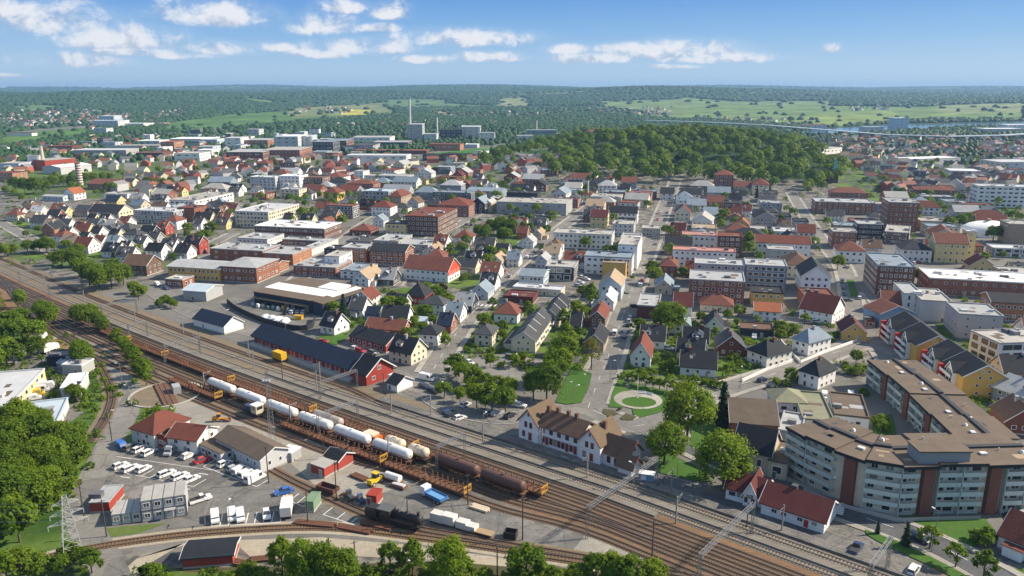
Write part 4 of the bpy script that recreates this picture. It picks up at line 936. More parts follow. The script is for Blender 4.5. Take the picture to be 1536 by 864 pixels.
B('hall', 446, 386, 462, 0, 40, 4, 'flat', 'lightgrey', 'grey', 'narrow grey shed row running back along the street', win=(0, 0, 0)); B('shop', 487, 388, 513, 0, 12, 5.5, 'flat', 'navy', 'charcoal')
B('flats', 513, 394, 550, 0, 14, 8.5, 'flat', 'brickorange', 'grey', floors=3); B('flats', 555, 397, 608, 0, 14, 8, 'gx', 'brick', 'charcoal', 'broad brick block with a black roof and an orange brick gable', floors=3, rise=3)
B('hall', 441, 413, 504, 0, 20, 5, 'flat', 'brick', 'grey', 'brick workshop under a white upper storey', win=(1.8, 1.2, 4)); B('office', 488, 408, 510, 0, 16, 8.5, 'flat', 'white', 'concrete', 'white two-storey block rising over the brick workshop', floors=2, win=(1.3, 1.2, 2.8))
B('house', 525, 353, 556, 0, 14, 4.2, 'hip', 'redbrown', 'terracotta', 'sprawling low house with a bright red hipped roof', rise=3.4); B('flats', 579, 353, 609, 0, 13, 8, 'flat', 'paleyellow', 'charcoal', floors=2)
B('shop', 557, 323, 586, 0, 14, 6.5, 'hip', 'white', 'redbrown'); B('hall', 520, 372, 556, 0, 22, 4, 'flat', 'grey', 'darkgrey'); B('hall', 560, 372, 598, 0, 24, 4.5, 'flat', 'concrete', 'grey')
# mid left
B('hall', 253, 418, 331, 0, 18, 6.5, 'gx', 'yellow', 'grey', 'long ochre-yellow hall with a shallow grey roof', rise=1.6, win=(1.2, 2.0, 2.4)); B('hall', 332, 422, 386, 0, 22, 8, 'hip', 'brick', 'grey', 'red-brick hall with a shallow grey roof beside the yellow one', rise=1.8, floors=2, win=(1.8, 1.2, 4))
B('hall', 398, 412, 411, 0, 16, 4, 'gx', 'brickorange', 'charcoal', rise=2); B('hall', 276, 450, 310, 0, 13, 4.6, 'gx', 'grey', 'paleblue', 'grey corrugated shed with a pale blue-grey roof', rise=1.6, win=(0, 0, 0))
B('shop', 249, 431, 275, 0, 9, 4, 'flat', 'brick', 'concrete', 'low brick kiosk with a colourful painted wall')
B('hall', 511, 418, 546, 0, 18, 4.2, 'flat', 'white', 'bluegrey'); B('house', 529, 430, 553, 0, 17, 6, 'gy', 'white', 'tan', 'tall white house with a brown roof beside the dark warehouse'); B('house', 531, 462, 556, 0, 11, 6, 'gy', 'lightgrey', 'redbrown')
B('house', 524, 475, 544, 0, 10, 4.6, 'gx', 'white', 'darkgrey'); B('shed', 549, 481, 568, 0, 6, 3, 'gx', 'blue', 'navy', 'small pale blue shed with a dark roof')
B('house', 570, 428, 590, 0, 10, 4.5, 'gx', 'darkgrey', 'grey'); s = B('hall', 291, 489, 337, 502, 9, 3.4, 'gx', 'white', 'navy', 'long low white shed with a blue-black roof beside the tracks', win=(0, 0, 0), rise=3)
B('house', 481, 500, 502, 504, 9, 5, 'gx', 'white', 'charcoal', 'white house with a black roof on a small lawn by the freight shed', rise=4.4)
s = B('house', 525, 515, 579, 530, 10, 4.2, 'gx', 'red', 'charcoal', 'long red house with arched white windows and dark roof', rise=3, win=(1.6, 1.5, 3.2))
B('house', 548, 502, 605, 507, 9, 4, 'gx', 'brickorange', 'terracotta', 'low house with a rusty brown roof behind the long red one', rise=3)
s = B('house', 584, 542, 617, 549, 9.5, 6, 'gx', 'cream', 'charcoal', 'cream two-storey house with twin dark dormers by the corner', rise=4.4); dormer(s, -1.5, -1, 2.6, wall='cream', roof='charcoal')
s = B('barn', 606, 419, 672, 425, 15, 6.2, 'gx', 'white', 'terracotta', 'long white hall with a red roof and a bright red gable', rise=5.4, win=(1.4, 1.3, 3.0), floors=2)
MB().add([(s.w / 2 + .05, -s.d / 2, 3.6), (s.w / 2 + .05, s.d / 2, 3.6), (s.w / 2 + .05, s.d / 2, s.h), (s.w / 2 + .05, 0, s.h + s.rise), (s.w / 2 + .05, -s.d / 2, s.h)], [(0, 1, 2, 3, 4)]).build('gable_boarding', mat('red_boarding', (.50, .07, .03), .7, .1), s.root)
s = B('house', 697, 401, 720, 0, 9, 6.2, 'gx', 'white', 'black', 'white house with a black roof and a small front gable'); dormer(s, 0, -1, 3)
B('house', 733, 401, 753, 0, 12, 5, 'gy', 'white', 'tan', 'white gable-fronted house with a pale brown roof by the street'); B('house', 742, 388, 760, 0, 10, 4.5, 'gx', 'white', 'charcoal'); B('house', 720, 419, 747, 0, 12, 5.2, 'gx', 'white', 'terracotta', 'white corner house with a red tiled roof')
B('house', 706, 449, 732, 0, 11, 5, 'gy', 'paleblue', 'bluegrey', 'pale blue gable-fronted house by the street'); B('house', 720, 436, 742, 0, 11, 5, 'gx', 'white', 'charcoal'); B('house', 608, 457, 637, 0, 11, 5.4, 'hip', 'red', 'charcoal', 'dark red house under a steep black hipped roof', rise=5.5)
B('house', 683, 469, 707, 0, 10, 5, 'gx', 'navy', 'grey', 'navy house with white trim and a grey roof'); B('house', 668, 484, 690, 0, 10, 5, 'gx', 'white', 'bluegrey', rise=4); B('house', 656, 500, 676, 0, 9, 5, 'gx', 'brick', 'navy')
s = B('house', 629, 519, 656, 0, 9, 6.5, 'hip', 'white', 'charcoal', 'white two-storey house with a black hipped roof'); B('greenhouse', 624, 489, 639, 0, 5, 2.2, 'gx', 'lightgrey', 'paleblue', 'small pale garden greenhouse on the lawn', rise=1.2, win=(0, 0, 0))
B('house', 712, 518, 738, 0, 9.5, 6.2, 'hip', 'cream', 'darkgrey', 'cream two-storey house with a grey hipped roof behind a clipped hedge'); B('house', 741, 484, 776, 0, 11, 5.4, 'hip', 'white', 'terracotta', 'wide white house with a bright red hipped roof', rise=4)
B('shop', 757, 455, 799, 0, 12, 3.2, 'flat', 'maroon', 'maroon', 'low flat maroon shop by the crossing', win=(0, 0, 0)); B('hall', 769, 440, 841, 446, 8, 3, 'flat', 'cream', 'lightgrey', 'long low cream garage block with pale roof', win=(1.0, .7, 4))
B('office', 778, 430, 815, 0, 16, 5.6, 'gx', 'paleblue', 'bluegrey', 'pale modern building with a grey pitched roof', rise=2); B('office', 818, 420, 860, 0, 16, 7, 'flat', 'charcoal', 'concrete', 'black modern block with a big glass front and beige roof', floors=2, win=(3.5, 2.6, 5))
B('house', 803, 402, 820, 0, 12, 6, 'gy', 'paleblue', 'grey'); B('house', 845, 403, 875, 0, 12, 6, 'gx', 'white', 'terracotta', 'half-timbered white house with a red roof'); B('house', 815, 390, 838, 0, 12, 5, 'gx', 'white', 'tan')
# row houses and the quarter behind the station
def rowhouse(ax, ay, bx, depth, h, wall, roof, desc):
    s = building('house', (ax, ay), bx, depth, h, 'gy', wall, roof, desc, 'row houses', rise=3.2, chim=0, win=(1.0, 1.1, 3.2))
    n = max(2, int(depth / 8))
    mb = MB()
    for k in range(1, n):
        y = -s.d / 2 + s.d * k / n; hw = s.w / 2 + .45
        mb.add([(-hw, y - .15, s.h - .1), (0, y - .15, s.h + 3.6), (hw, y - .15, s.h - .1), (-hw, y + .15, s.h - .1), (0, y + .15, s.h + 3.6), (hw, y + .15, s.h - .1)], [(0, 2, 1), (3, 4, 5), (0, 1, 4, 3), (1, 2, 5, 4)])
    mb.build('party_wall_ridge', mat('painted_trim', (.72, .72, .71), .6, .04), s.ro)
    for k in range(n):
        y = -s.d / 2 + s.d * (k + .5) / n; mb = MB(); mb.box(s.w / 2, y - 1.6, 2.6, s.w / 2 + 1.4, y + 1.6, 2.8); mb.box(s.w / 2 + 1.34, y - 1.6, 2.8, s.w / 2 + 1.4, y + 1.6, 3.7); mb.build('balcony', mat('painted_trim', (.72, .72, .71), .6, .04), s.root)
rowhouse(767, 527, 803, 34, 6.4, 'cream', 'darkgrey', 'long cream row of houses with stepped grey roofs'); rowhouse(811, 489, 838, 28, 5.6, 'beige', 'charcoal', 'shorter beige row of houses with grey roofs')
B('shop', 876, 411, 947, 0, 14, 9.6, 'flat', 'white', 'bluegrey', 'white modern flats with navy window bands', floors=3, win=(2.0, 1.4, 3.4)); B('flats', 903, 417, 938, 0, 22, 8, 'flat', 'yellow', 'tan', 'ochre yellow block with a beige flat roof', floors=2, win=(0, 0, 0))
s = B('shop', 898, 449, 931, 0, 18, 7, 'gy', 'paleblue', 'tan', 'pale blue town house with an orange-brown gable roof', rise=4); B('house', 897, 466, 920, 0, 16, 6, 'gy', 'white', 'lightgrey', 'white gable house with a pale grey roof by the main street')
B('house', 883, 493, 907, 0, 16, 6.5, 'gy', 'brown', 'redbrown', 'brown timber house with a red-brown roof by the main street'); B('house', 876, 527, 905, 0, 16, 5, 'gy', 'tan', 'charcoal', 'tan house with a dark roof hidden among trees'); B('house', 855, 500, 870, 0, 10, 4.5, 'gx', 'darkgrey', 'charcoal')
B('flats', 1032, 453, 1115, 0, 20, 10.6, 'flat', 'brick', 'grey', 'red-brick flats with a white top storey and grey roof', floors=4, win=(1.5, 1.4, 2.9), cap=95)
B('flats', 1116, 432, 1178, 0, 16, 11.5, 'flat', 'bluegrey', 'grey', 'dark grey flats with long balconies', floors=4, win=(2.4, 1.9, 3.0), cap=95); B('flats', 1040, 428, 1115, 0, 14, 11, 'flat', 'grey', 'grey', floors=4)
B('house', 990, 416, 1015, 0, 15, 8, 'hip', 'brick', 'terracotta', 'red-brick villa with an orange hipped roof'); B('house', 982, 441, 1008, 0, 14, 5, 'gy', 'beige', 'bluegrey', 'beige house with a blue-grey metal roof')
B('shop', 955, 479, 987, 0, 20, 6, 'flat', 'maroon', 'grey', 'plain maroon block with a grey flat roof by the main street', win=(0, 0, 0)); B('shop', 1010, 473, 1037, 0, 12, 4.5, 'gx', 'white', 'maroon')
B('house', 1050, 467, 1099, 0, 11, 4.2, 'hip', 'cream', 'terracotta', 'low wide house with a big terracotta roof', rise=3.5); B('flats', 1126, 458, 1174, 0, 13, 6, 'flat', 'yellow', 'charcoal', 'bright yellow two-storey house with a dark flat roof', floors=2)
B('shop', 1131, 481, 1170, 0, 11, 4.4, 'gx', 'white', 'orange', 'white low shop with an orange tiled roof', rise=2.4); B('house', 1056, 501, 1084, 0, 12, 4.2, 'gy', 'white', 'charcoal', 'white gable-fronted house with a steep dark roof', rise=4)
B('garage', 1110, 505, 1160, 0, 9, 3.2, 'flat', 'charcoal', 'brown', 'long dark garage with a brown flat roof', win=(0, 0, 0)); s = B('house', 1024, 529, 1061, 0, 10, 6, 'gx', 'white', 'black', 'white house with a black roof and a steep front gable'); dormer(s, 1, -1, 3.4)
B('house', 1020, 563, 1073, 0, 10, 4.6, 'gx', 'white', 'charcoal', 'long white house with a dark gable roof by the park hedge'); B('house', 945, 550, 975, 0, 14, 5.6, 'gy', 'white', 'redbrown', 'white gable-fronted house with a brown roof beside the park', rise=5)
B('house', 960, 523, 996, 0, 10, 5.2, 'gx', 'white', 'charcoal', 'white house with a long black roof by the main street')
B('house', 1120, 542, 1149, 553, 13, 6, 'hip', 'offwhite', 'charcoal', 'off-white square villa with a dark hipped roof', rise=4); B('house', 1187, 527, 1211, 535, 13, 6.8, 'hip', 'white', 'bluegrey', 'white square villa with a bright metal hipped roof', rise=4)
B('house', 1197, 577, 1226, 586, 11, 6.6, 'hip', 'white', 'charcoal', 'white two-storey villa with a black hipped roof by the corner', rise=4)
B('shop', 1200, 441, 1244, 0, 22, 9, 'gy', 'white', 'charcoal', 'tall white gable-fronted building with a black roof', floors=3, rise=5); B('shop', 1176, 417, 1216, 0, 20, 7, 'hip', 'cream', 'brown', 'cream brick-banded hall with a brown roof')
B('barn', 1198, 479, 1247, 488, 16, 5, 'gx', 'white', 'maroon', 'long white house with a maroon roof and white gable', rise=5.5, win=(1.1, 1.1, 3.2)); B('house', 1262, 511, 1299, 0, 12, 5, 'gy', 'yellow', 'maroon', 'yellow gable-fronted house with a maroon roof')
B('hall', 1294, 480, 1318, 492, 15, 6, 'gx', 'blue', 'terracotta', 'blue-walled workshop with an orange tiled roof', rise=3, win=(0, 0, 0)); B('shop', 1322, 470, 1352, 0, 10, 5, 'gx', 'brick', 'terracotta')
B('flats', 1352, 473, 1380, 0, 20, 9.5, 'flat', 'offwhite', 'grey', 'off-white block with narrow arched windows', floors=3, win=(1.0, 2.2, 3.4)); B('flats', 1378, 482, 1424, 0, 22, 9, 'flat', 'lightgrey', 'concrete', 'blank pale grey block with a flat roof', win=(0, 0, 0))
B('flats', 1434, 507, 1500, 0, 18, 9.6, 'flat', 'pinkgrey', 'grey', 'pinkish grey block with small windows and roof hatches', floors=3, win=(.9, 1.2, 4.4)); B('flats', 1451, 532, 1494, 553, 22, 9, 'flat', 'white', 'concrete', 'white modern flats with glazed dark balconies', floors=3, win=(3.2, 1.9, 3.8), style='d')
B('office', 1484, 480, 1545, 0, 14, 8, 'gx', 'brickorange', 'charcoal', 'brick house with a dark roof at the picture edge', rise=2.5, floors=2); B('hall', 1391, 442, 1560, 452, 22, 8, 'flat', 'brick', 'white', 'long red-brick works with a white roof', floors=2, win=(1.4, 1.2, 4))
B('office', 1312, 444, 1368, 0, 30, 14.5, 'flat', 'brickdark', 'bluegrey', 'brown brick office with rows of white-framed windows', floors=5, win=(1.2, 1.5, 2.0), cap=98)
s = B('shop', 1400, 394, 1449, 0, 15, 11.5, 'gx', 'paleyellow', 'terracotta', 'cream building with a red mansard roof', floors=3, win=(1.0, 1.6, 3.0), rise=4.5); B('tower', 1444, 392, 1459, 0, 8, 17, 'flat', 'paleyellow', 'lightgrey', 'square cream stair tower beside the red mansard roof', floors=5, win=(1, 1.5, 4))
B('house', 1454, 408, 1491, 0, 11, 5, 'gy', 'paleyellow', 'maroon', 'cream gable-fronted house below the cream tower'); B('shop', 1350, 392, 1396, 0, 18, 7, 'hip', 'offwhite', 'charcoal', 'off-white block with a dark hipped roof')
B('flats', 1329, 347, 1374, 0, 24, 20, 'flat', 'brick', 'grey', 'tall red-brick tower block with a green copper rooftop', floors=6, win=(1.2, 1.6, 2.8), cap=90); B('shop', 1325, 364, 1362, 367, 30, 7, 'flat', 'brickdark', 'concrete', 'terraced brick podium below the tower block', floors=3, win=(4, 1.2, 4.4))
B('shop', 1247, 372, 1283, 0, 16, 10, 'flat', 'brick', 'concrete', 'red-brick shop block with a grey stair shaft', floors=3); B('office', 1284, 359, 1323, 0, 16, 10, 'flat', 'charcoal', 'grey', floors=3, win=(1.4, 1.5, 1.9)); B('shop', 1254, 394, 1296, 0, 14, 7, 'hip', 'white', 'terracotta', 'white house with red roofs behind the brick office', floors=2)
B('shop', 1222, 320, 1308, 0, 24, 9, 'flat', 'brick', 'grey', 'long red-brick shopping block with grey roofs', floors=3); B('shop', 1245, 305, 1300, 0, 16, 9, 'hip', 'brick', 'terracotta', rise=4)
B('hotel', 1463, 310, 1545, 0, 18, 17, 'flat', 'white', 'lightgrey', 'large white hotel with rows of ribbon windows', cat='hotel', floors=5, win=(2.6, 1.5, 3.4), cap=98); B('tower', 1509, 367, 1545, 0, 16, 13, 'flat', 'tan', 'concrete', 'tan brick block at the picture edge', floors=4)
B('shop', 1488, 385, 1545, 0, 12, 5, 'flat', 'bluegrey', 'lightgrey', win=(4, 2.2, 5)); B('office', 1425, 267, 1470, 0, 26, 8, 'flat', 'lightgrey', 'white', 'white rounded sports hall among trees', floors=2, win=(4, 1.8, 5)); B('shop', 1370, 298, 1430, 0, 20, 8, 'gx', 'brick', 'redbrown', rise=2)
B('flats', 1070, 285, 1099, 0, 20, 14, 'hip', 'brick', 'terracotta', 'tall red-brick school with a hipped roof before the wood', floors=4); B('shop', 1128, 292, 1153, 0, 24, 9, 'hip', 'cream', 'redbrown', 'cream hall with a red hipped roof before the wood'); B('shop', 1100, 288, 1128, 0, 14, 5, 'gx', 'cream', 'terracotta')
# town centre
B('flats', 926, 404, 955, 0, 32, 13.5, 'flat', 'white', 'concrete', 'tall plain white corner block on the main street', floors=4, win=(1.1, 1.2, 5), cap=60); B('flats', 1008, 399, 1102, 0, 11, 9, 'flat', 'white', 'pink', 'long white block with a pink roof edge', floors=3, win=(1.5, 1.3, 3))
B('flats', 1022, 373, 1074, 0, 13, 8.5, 'flat', 'white', 'pink', floors=2); B('flats', 1075, 385, 1111, 0, 15, 12, 'flat', 'brickdark', 'redbrown', floors=4); B('shop', 1132, 385, 1214, 0, 14, 8.6, 'gx', 'white', 'redbrown', 'long white building with arched windows and brown roof', floors=2, rise=3.5)
B('house', 1102, 348, 1123, 0, 14, 6, 'gy', 'yellow', 'orange', 'yellow gable-fronted house with an orange roof'); B('shop', 1011, 331, 1035, 0, 14, 6, 'gy', 'cream', 'maroon', 'cream house under a big maroon barn roof', rise=5); B('shop', 1037, 356, 1074, 0, 18, 6, 'flat', 'beige', 'tan')
B('shop', 943, 306, 976, 0, 18, 9, 'flat', 'brick', 'terracotta', 'red-brick corner block with a rusty roof', floors=3); B('shop', 912, 335, 955, 0, 14, 8, 'gx', 'white', 'black', 'white building with a wide black roof', rise=4); B('shop', 918, 354, 950, 0, 16, 8, 'flat', 'lightgrey', 'concrete', floors=3)
B('flats', 830, 371, 917, 0, 16, 9, 'flat', 'offwhite', 'concrete', 'cream flats with a dark glazed top storey', floors=3, win=(1.6, 1.7, 2.8), cap=95); B('office', 745, 320, 849, 0, 30, 9, 'flat', 'grey', 'concrete', 'wide grey banded library with black glass blocks', floors=2, win=(3.5, .8, 7))
B('office', 760, 312, 806, 0, 16, 12.5, 'flat', 'charcoal', 'charcoal', 'black box rising from the banded library', win=(0, 0, 0)); B('shop', 655, 324, 703, 0, 26, 8.5, 'hip', 'brick', 'redbrown', 'brick hotel with a huge red-brown hipped roof', floors=3, rise=5)
B('flats', 609, 353, 657, 0, 44, 13, 'flat', 'brickdark', 'redbrown', 'big brown brick flats with balconies and a red-brown roof', floors=4, win=(1.8, 1.6, 3.2), cap=98); B('office', 650, 304, 706, 0, 14, 9, 'flat', 'navy', 'bluegrey', floors=3, win=(2, 1.8, 2.6))
B('shop', 707, 320, 727, 0, 18, 8, 'gy', 'navy', 'bluegrey', 'navy gable-fronted shop with a glass side'); B('shop', 727, 318, 737, 0, 16, 7, 'gy', 'paleyellow', 'grey'); B('hall', 600, 378, 642, 0, 18, 4.6, 'flat', 'concrete', 'grey')
B('hall', 700, 296, 752, 0, 22, 6, 'gx', 'bluegrey', 'bluegrey', 'long blue-grey hall with a curved metal roof', rise=2); B('house', 765, 292, 800, 0, 12, 6, 'gx', 'white', 'charcoal', 'white house with three small front gables')
B('shop', 735, 312, 746, 0, 14, 8, 'flat', 'brick', 'grey'); B('shop', 878, 322, 905, 0, 16, 7, 'gx', 'beige', 'tan'); B('shop', 885, 340, 910, 0, 14, 7, 'gx', 'paleyellow', 'maroon'); B('shop', 885, 308, 930, 0, 22, 7, 'flat', 'lightgrey', 'concrete'); B('office', 930, 372, 958, 0, 20, 6, 'flat', 'offwhite', 'grey')
B('house', 782, 372, 800, 0, 10, 5, 'gy', 'white', 'grey'); B('house', 800, 360, 812, 0, 12, 5, 'gy', 'beige', 'tan'); B('house', 775, 358, 790, 0, 10, 4.5, 'gx', 'brickorange', 'terracotta'); B('house', 680, 366, 706, 0, 11, 5, 'hip', 'white', 'redbrown', 'white house with a dark red hipped roof by the park trees')
B('house', 640, 385, 655, 0, 12, 5, 'gy', 'white', 'tan'); B('house', 650, 376, 668, 0, 12, 5.5, 'gx', 'white', 'redbrown'); B('house', 712, 388, 730, 0, 9, 4.5, 'gx', 'offwhite', 'charcoal'); B('house', 760, 400, 778, 0, 9, 5, 'gx', 'offwhite', 'bluegrey')
B('office', 962, 354, 990, 0, 14, 5, 'flat', 'concrete', 'concrete'); B('shop', 990, 300, 1010, 0, 14, 6, 'gx', 'white', 'charcoal'); B('shop', 1060, 312, 1086, 0, 14, 5, 'gx', 'brick', 'terracotta'); B('shop', 1020, 302, 1050, 0, 14, 6, 'gx', 'offwhite', 'charcoal')
B('office', 1050, 310, 1076, 0, 14, 7, 'flat', 'navy', 'charcoal', floors=2); B('office', 1085, 318, 1122, 0, 14, 7, 'flat', 'brickdark', 'charcoal', floors=2); B('office', 1140, 318, 1172, 0, 18, 7, 'flat', 'bluegrey', 'grey', floors=2, win=(2, 1.6, 2.6)); B('shop', 1150, 336, 1186, 0, 16, 6, 'flat', 'bluegrey', 'charcoal'); B('shop', 1160, 360, 1200, 0, 16, 5.5, 'flat', 'paleblue', 'lightgrey')
B('shop', 1125, 356, 1150, 0, 16, 5, 'flat', 'tan', 'concrete'); B('shop', 1190, 345, 1212, 0, 14, 6, 'flat', 'bluegrey', 'charcoal'); B('office', 1055, 336, 1075, 0, 16, 7, 'gx', 'paleblue', 'bluegrey'); B('shop', 1195, 362, 1222, 0, 12, 6, 'gx', 'offwhite', 'redbrown')
B('shed', 1172, 412, 1176, 0, 6, 3, 'flat', 'grey', 'grey', 'tiny grey shed at the end of the dark grey flats', win=(0, 0, 0)); B('shop', 1300, 492, 1312, 0, 6, 3, 'flat', 'brick', 'redbrown')
# right edge and lower right
B('house', 1536, 520, 1560, 0, 12, 7, 'gx', 'lightgrey', 'terracotta'); B('house', 1487, 600, 1560, 628, 14, 6, 'gx', 'bluegrey', 'grey', 'grey-blue house with a grey metal roof near the long flats', rise=3.4); B('house', 1495, 822, 1560, 850, 11, 4.5, 'gx', 'white', 'redbrown', 'white house with a red-brown roof at the picture corner', rise=4)
# sheds and halls lower left
s = B('hall', -30, 682, 70, 574, 28, 4.6, 'flat', 'paleyellow', 'lightgrey', 'large pale-roofed warehouse with a cream wall and trucks beside it', win=(2.0, 1.6, 5), doors=False)
B('shed', 94, 562, 124, 563, 7, 3.2, 'flat', 'grey', 'lightgrey', 'pale flat-roofed shed with a blank wall', win=(0, 0, 0)); B('shed', 93, 600, 122, 597, 13, 3.6, 'flat', 'lightgrey', 'white', 'long white-roofed shed by the curving track', win=(0, 0, 0))
B('shed', 88, 648, 104, 612, 16, 3, 'flat', 'offwhite', 'paleblue', 'low shed with a pale blue roof among bushes', win=(0, 0, 0)); B('shed', 72, 552, 103, 551, 8, 3.6, 'flat', 'charcoal', 'navy', 'dark blue shed in the depot yard', win=(0, 0, 0)); B('shed', 87, 558, 108, 557, 5, 3, 'flat', 'bluegrey', 'paleblue', 'small shed with a pale blue roof in the depot yard', win=(0, 0, 0))
s = B('depot_building', 199, 664, 233, 674, 12, 4.2, 'hip', 'offwhite', 'redbrown', 'off-white depot house with a red hipped roof by the turntable', cat='depot', floors=2, rise=3.6, win=(1.1, 1.1, 3))
s2 = B('depot_building', 253, 676, 297, 682, 9, 4.0, 'gx', 'offwhite', 'redbrown', 'off-white depot wing with a dark red roof', cat='depot', floors=2, rise=2.2, win=(1.2, 1.2, 4)); B('shed', 234.5, 671, 252.5, 675, 7, 3.6, 'flat', 'red', 'redbrown', 'red connecting block between the two depot wings', win=(1.4, 1.2, 2.4))
B('workshop', 325, 676, 392, 711, 8.5, 3.9, 'gx', 'lightgrey', 'felt', 'grey workshop with a dark felt roof and tall white gable door', cat='workshop', rise=1.9, win=(.9, 1.2, 3.0), floors=1); B('workshop', 299, 679, 332, 695, 5, 2.6, 'flat', 'lightgrey', 'felt', 'low side building with a sloping dark roof beside the grey workshop', cat='workshop', win=(1.6, 1.2, 3), parapet=.1, vents=False)
B('barn', 275, 854, 350, 848, 6.2, 2.4, 'gx', 'red', 'black', 'long dark-red barn with a black roof in the corner by the trees', rise=.55, win=(0, 0, 0), doors=False)
B('shed', 136, 770, 165, 769, 8, 2.6, 'flat', 'red', 'grey', 'bright red shed with a flat grey roof', win=(0, 0, 0), doors=False, parapet=.1)
B('shed', 467, 711, 487, 718, 6.5, 2.8, 'flat', 'red', 'concrete', 'small red hut with a flat grey roof', win=(0, 0, 0), parapet=.08, vents=False); B('shed', 487, 700, 508, 707, 5.5, 2.8, 'gx', 'red', 'black', 'small red hut with a black gable roof', win=(0, 0, 0), rise=1.3)
B('kiosk', 550, 758, 565, 760, 3.6, 2.6, 'flat', 'red', 'red', 'small all-red cabin beside the steam locomotive', cat='hut', win=(0, 0, 0), parapet=.05, vents=False); B('container', 458, 768, 471, 769, 4.5, 2.7, 'flat', 'green', 'green', 'dark green container at the parking edge', cat='container', win=(0, 0, 0), parapet=.05, vents=False, doors=False)
B('kiosk', 420, 690, 438, 694, 4, 2.6, 'flat', 'grey', 'white', 'grey technical hut at the foot of the lattice mast', cat='hut', win=(0, 0, 0), parapet=.05, vents=False)
# ------------------------------------------------------------------ landmark buildings
WALLW = mat('white_boarding', (.72, .73, .74), .75, .07, .5, streak=True); BRT_ROOF = roofm('brown'); OCH = mat('ochre_roof', (.115, .078, .045), .85, .2, .4)
TRIM = mat('painted_trim', (.72, .72, .71), .6, .04)
def gbox(s, nm, x0, x1, y0, y1, h, rise, axis, wm, rm, oh=.6, trim=None):
    """a gabled wing in a building's own frame"""
    w, d = x1 - x0, y1 - y0; cx, cy = (x0 + x1) / 2, (y0 + y1) / 2
    b = MB(); gable_walls(b, w, d, h, rise, axis); b.v = [(p[0] + cx, p[1] + cy, p[2]) for p in b.v]; wl = s.part(b, nm, wm)
    b = MB(); gable_roof(b, w, d, h, rise, axis, oh, .24, .06, cx, cy); rf = s.part(b, 'roof', rm)
    if trim:
        half = (d if axis == 'x' else w) / 2; L = (w if axis == 'x' else d) / 2 + oh; sl = rise / half; b = MB()
        f = (lambda p, q, z: (cx + p, cy + q, z)) if axis == 'x' else (lambda p, q, z: (cx - q, cy + p, z))
        for e in (-1, 1): chevron(f, e, L, half + oh, h - sl * oh + .34, h + rise + .34, .1, .42).build('barge_board', trim, rf)
    return wl, rf
def station():
    a, q = G(780, 657), G(901, 699); s = Bld('railway_station', 'white railway station with dark brown roofs and tall end gables', 'railway station', a, q, 8.6, fixed=True)
    hw, hd = s.w / 2, s.d / 2; h = 5.8; g = 6.6
    gbox(s, 'wall', -hw + g, hw - g, -hd, hd, h, 3.1, 'x', WALLW, BRT_ROOF, .4)
    redb = mat('dark_red_boards', (.22, .05, .04), .7, .1)
    gbox(s, 'wall', -hw, -hw + g, -hd - .5, hd + .8, h + .1, 3.8, 'y', WALLW, OCH, .5, redb); gbox(s, 'wall', hw - g, hw, -hd - .5, hd + .8, h + .1, 3.8, 'y', WALLW, OCH, .5, redb)
    w2, r2 = gbox(s, 'wall', hw + .02, hw + 7.4, -hd + .9, hd - 1.0, 4.1, 3.4, 'x', WALLW, BRT_ROOF, .6, redb)
    gbox(s, 'wall', hw + 5.6, hw + 9.6, -hd - .8, -hd + 3.4, 2.7, 2.2, 'x', WALLW, OCH, .6, redb)
    b = MB(); b.box(-hw - .05, -hd - .62, -.3, hw + .05, hd + .9, .5); s.part(b, 'plinth', mat('concrete', PAL['concrete'], .9, .1))
    for x in (-hw + g + .6, -hw + g + 3.4, 0, hw - g - 4, hw - g + 4.5): chimney_at(s, r2, x, rnd.uniform(-.6, .6), h + 2.9, 1.6, 'brickdark', .9)
    n = 9; x0, x1 = -hw + g + .8, hw - g - .8
    for i in range(n):
        x = x0 + (x1 - x0) * (i + .5) / n
        if i % 2 == 0: s.place('f', x, 4.75, 1.2, 1.35, 'd2')
        if i in (1, 6, 8): s.door('f', x, (.20, .035, .03), 1.3, 2.9, .5)
        else: s.place('f', x, 2.1, 1.15, 1.9, 'r2')
    for gx in (-hw + g / 2, hw - g / 2):
        for dx in (-.85, .85): s.place('f', gx + dx, 5.1, .95, 1.7, 'r2', .52)
        s.place('f', gx, 8.0, .5, .9, 'd', .52)
        o = s.door('f', gx + .7, (.20, .035, .03), 1.3, 2.7, .5); o.location.y -= .52
        s.place('f', gx - 1.6, 2.2, 1.0, 1.7, 'r2', .52)
    for x in (hw + 1.8, hw + 4): s.place('f', x, 2.1, 1.1, 1.9, 'r2', -.88)
    for t in (-1.5, 1.5): s.wins.append((hw + 7.44, t, 2.0, math.pi / 2, 1.0, 1.8, 'r2', 'r'))
    s.wins.append((hw + 7.44, 0, 5.6, math.pi / 2, .7, 1.5, 'r2', 'r'))
    s.done()
    t = thing('platform_canopy', 'small roofed bench beside the station wall', 'canopy', s.c + (s.v * 4).to_3d() - (s.n * 7.4).to_3d(), s.rz, fixed=True)
    MB().box(-1.2, -.3, 0, 1.2, .3, .45).build('seat', wallm('teal'), t); MB().box(-1.2, .24, .45, 1.2, .3, .95).build('backrest', wallm('teal'), t)
    return s
STN = station()
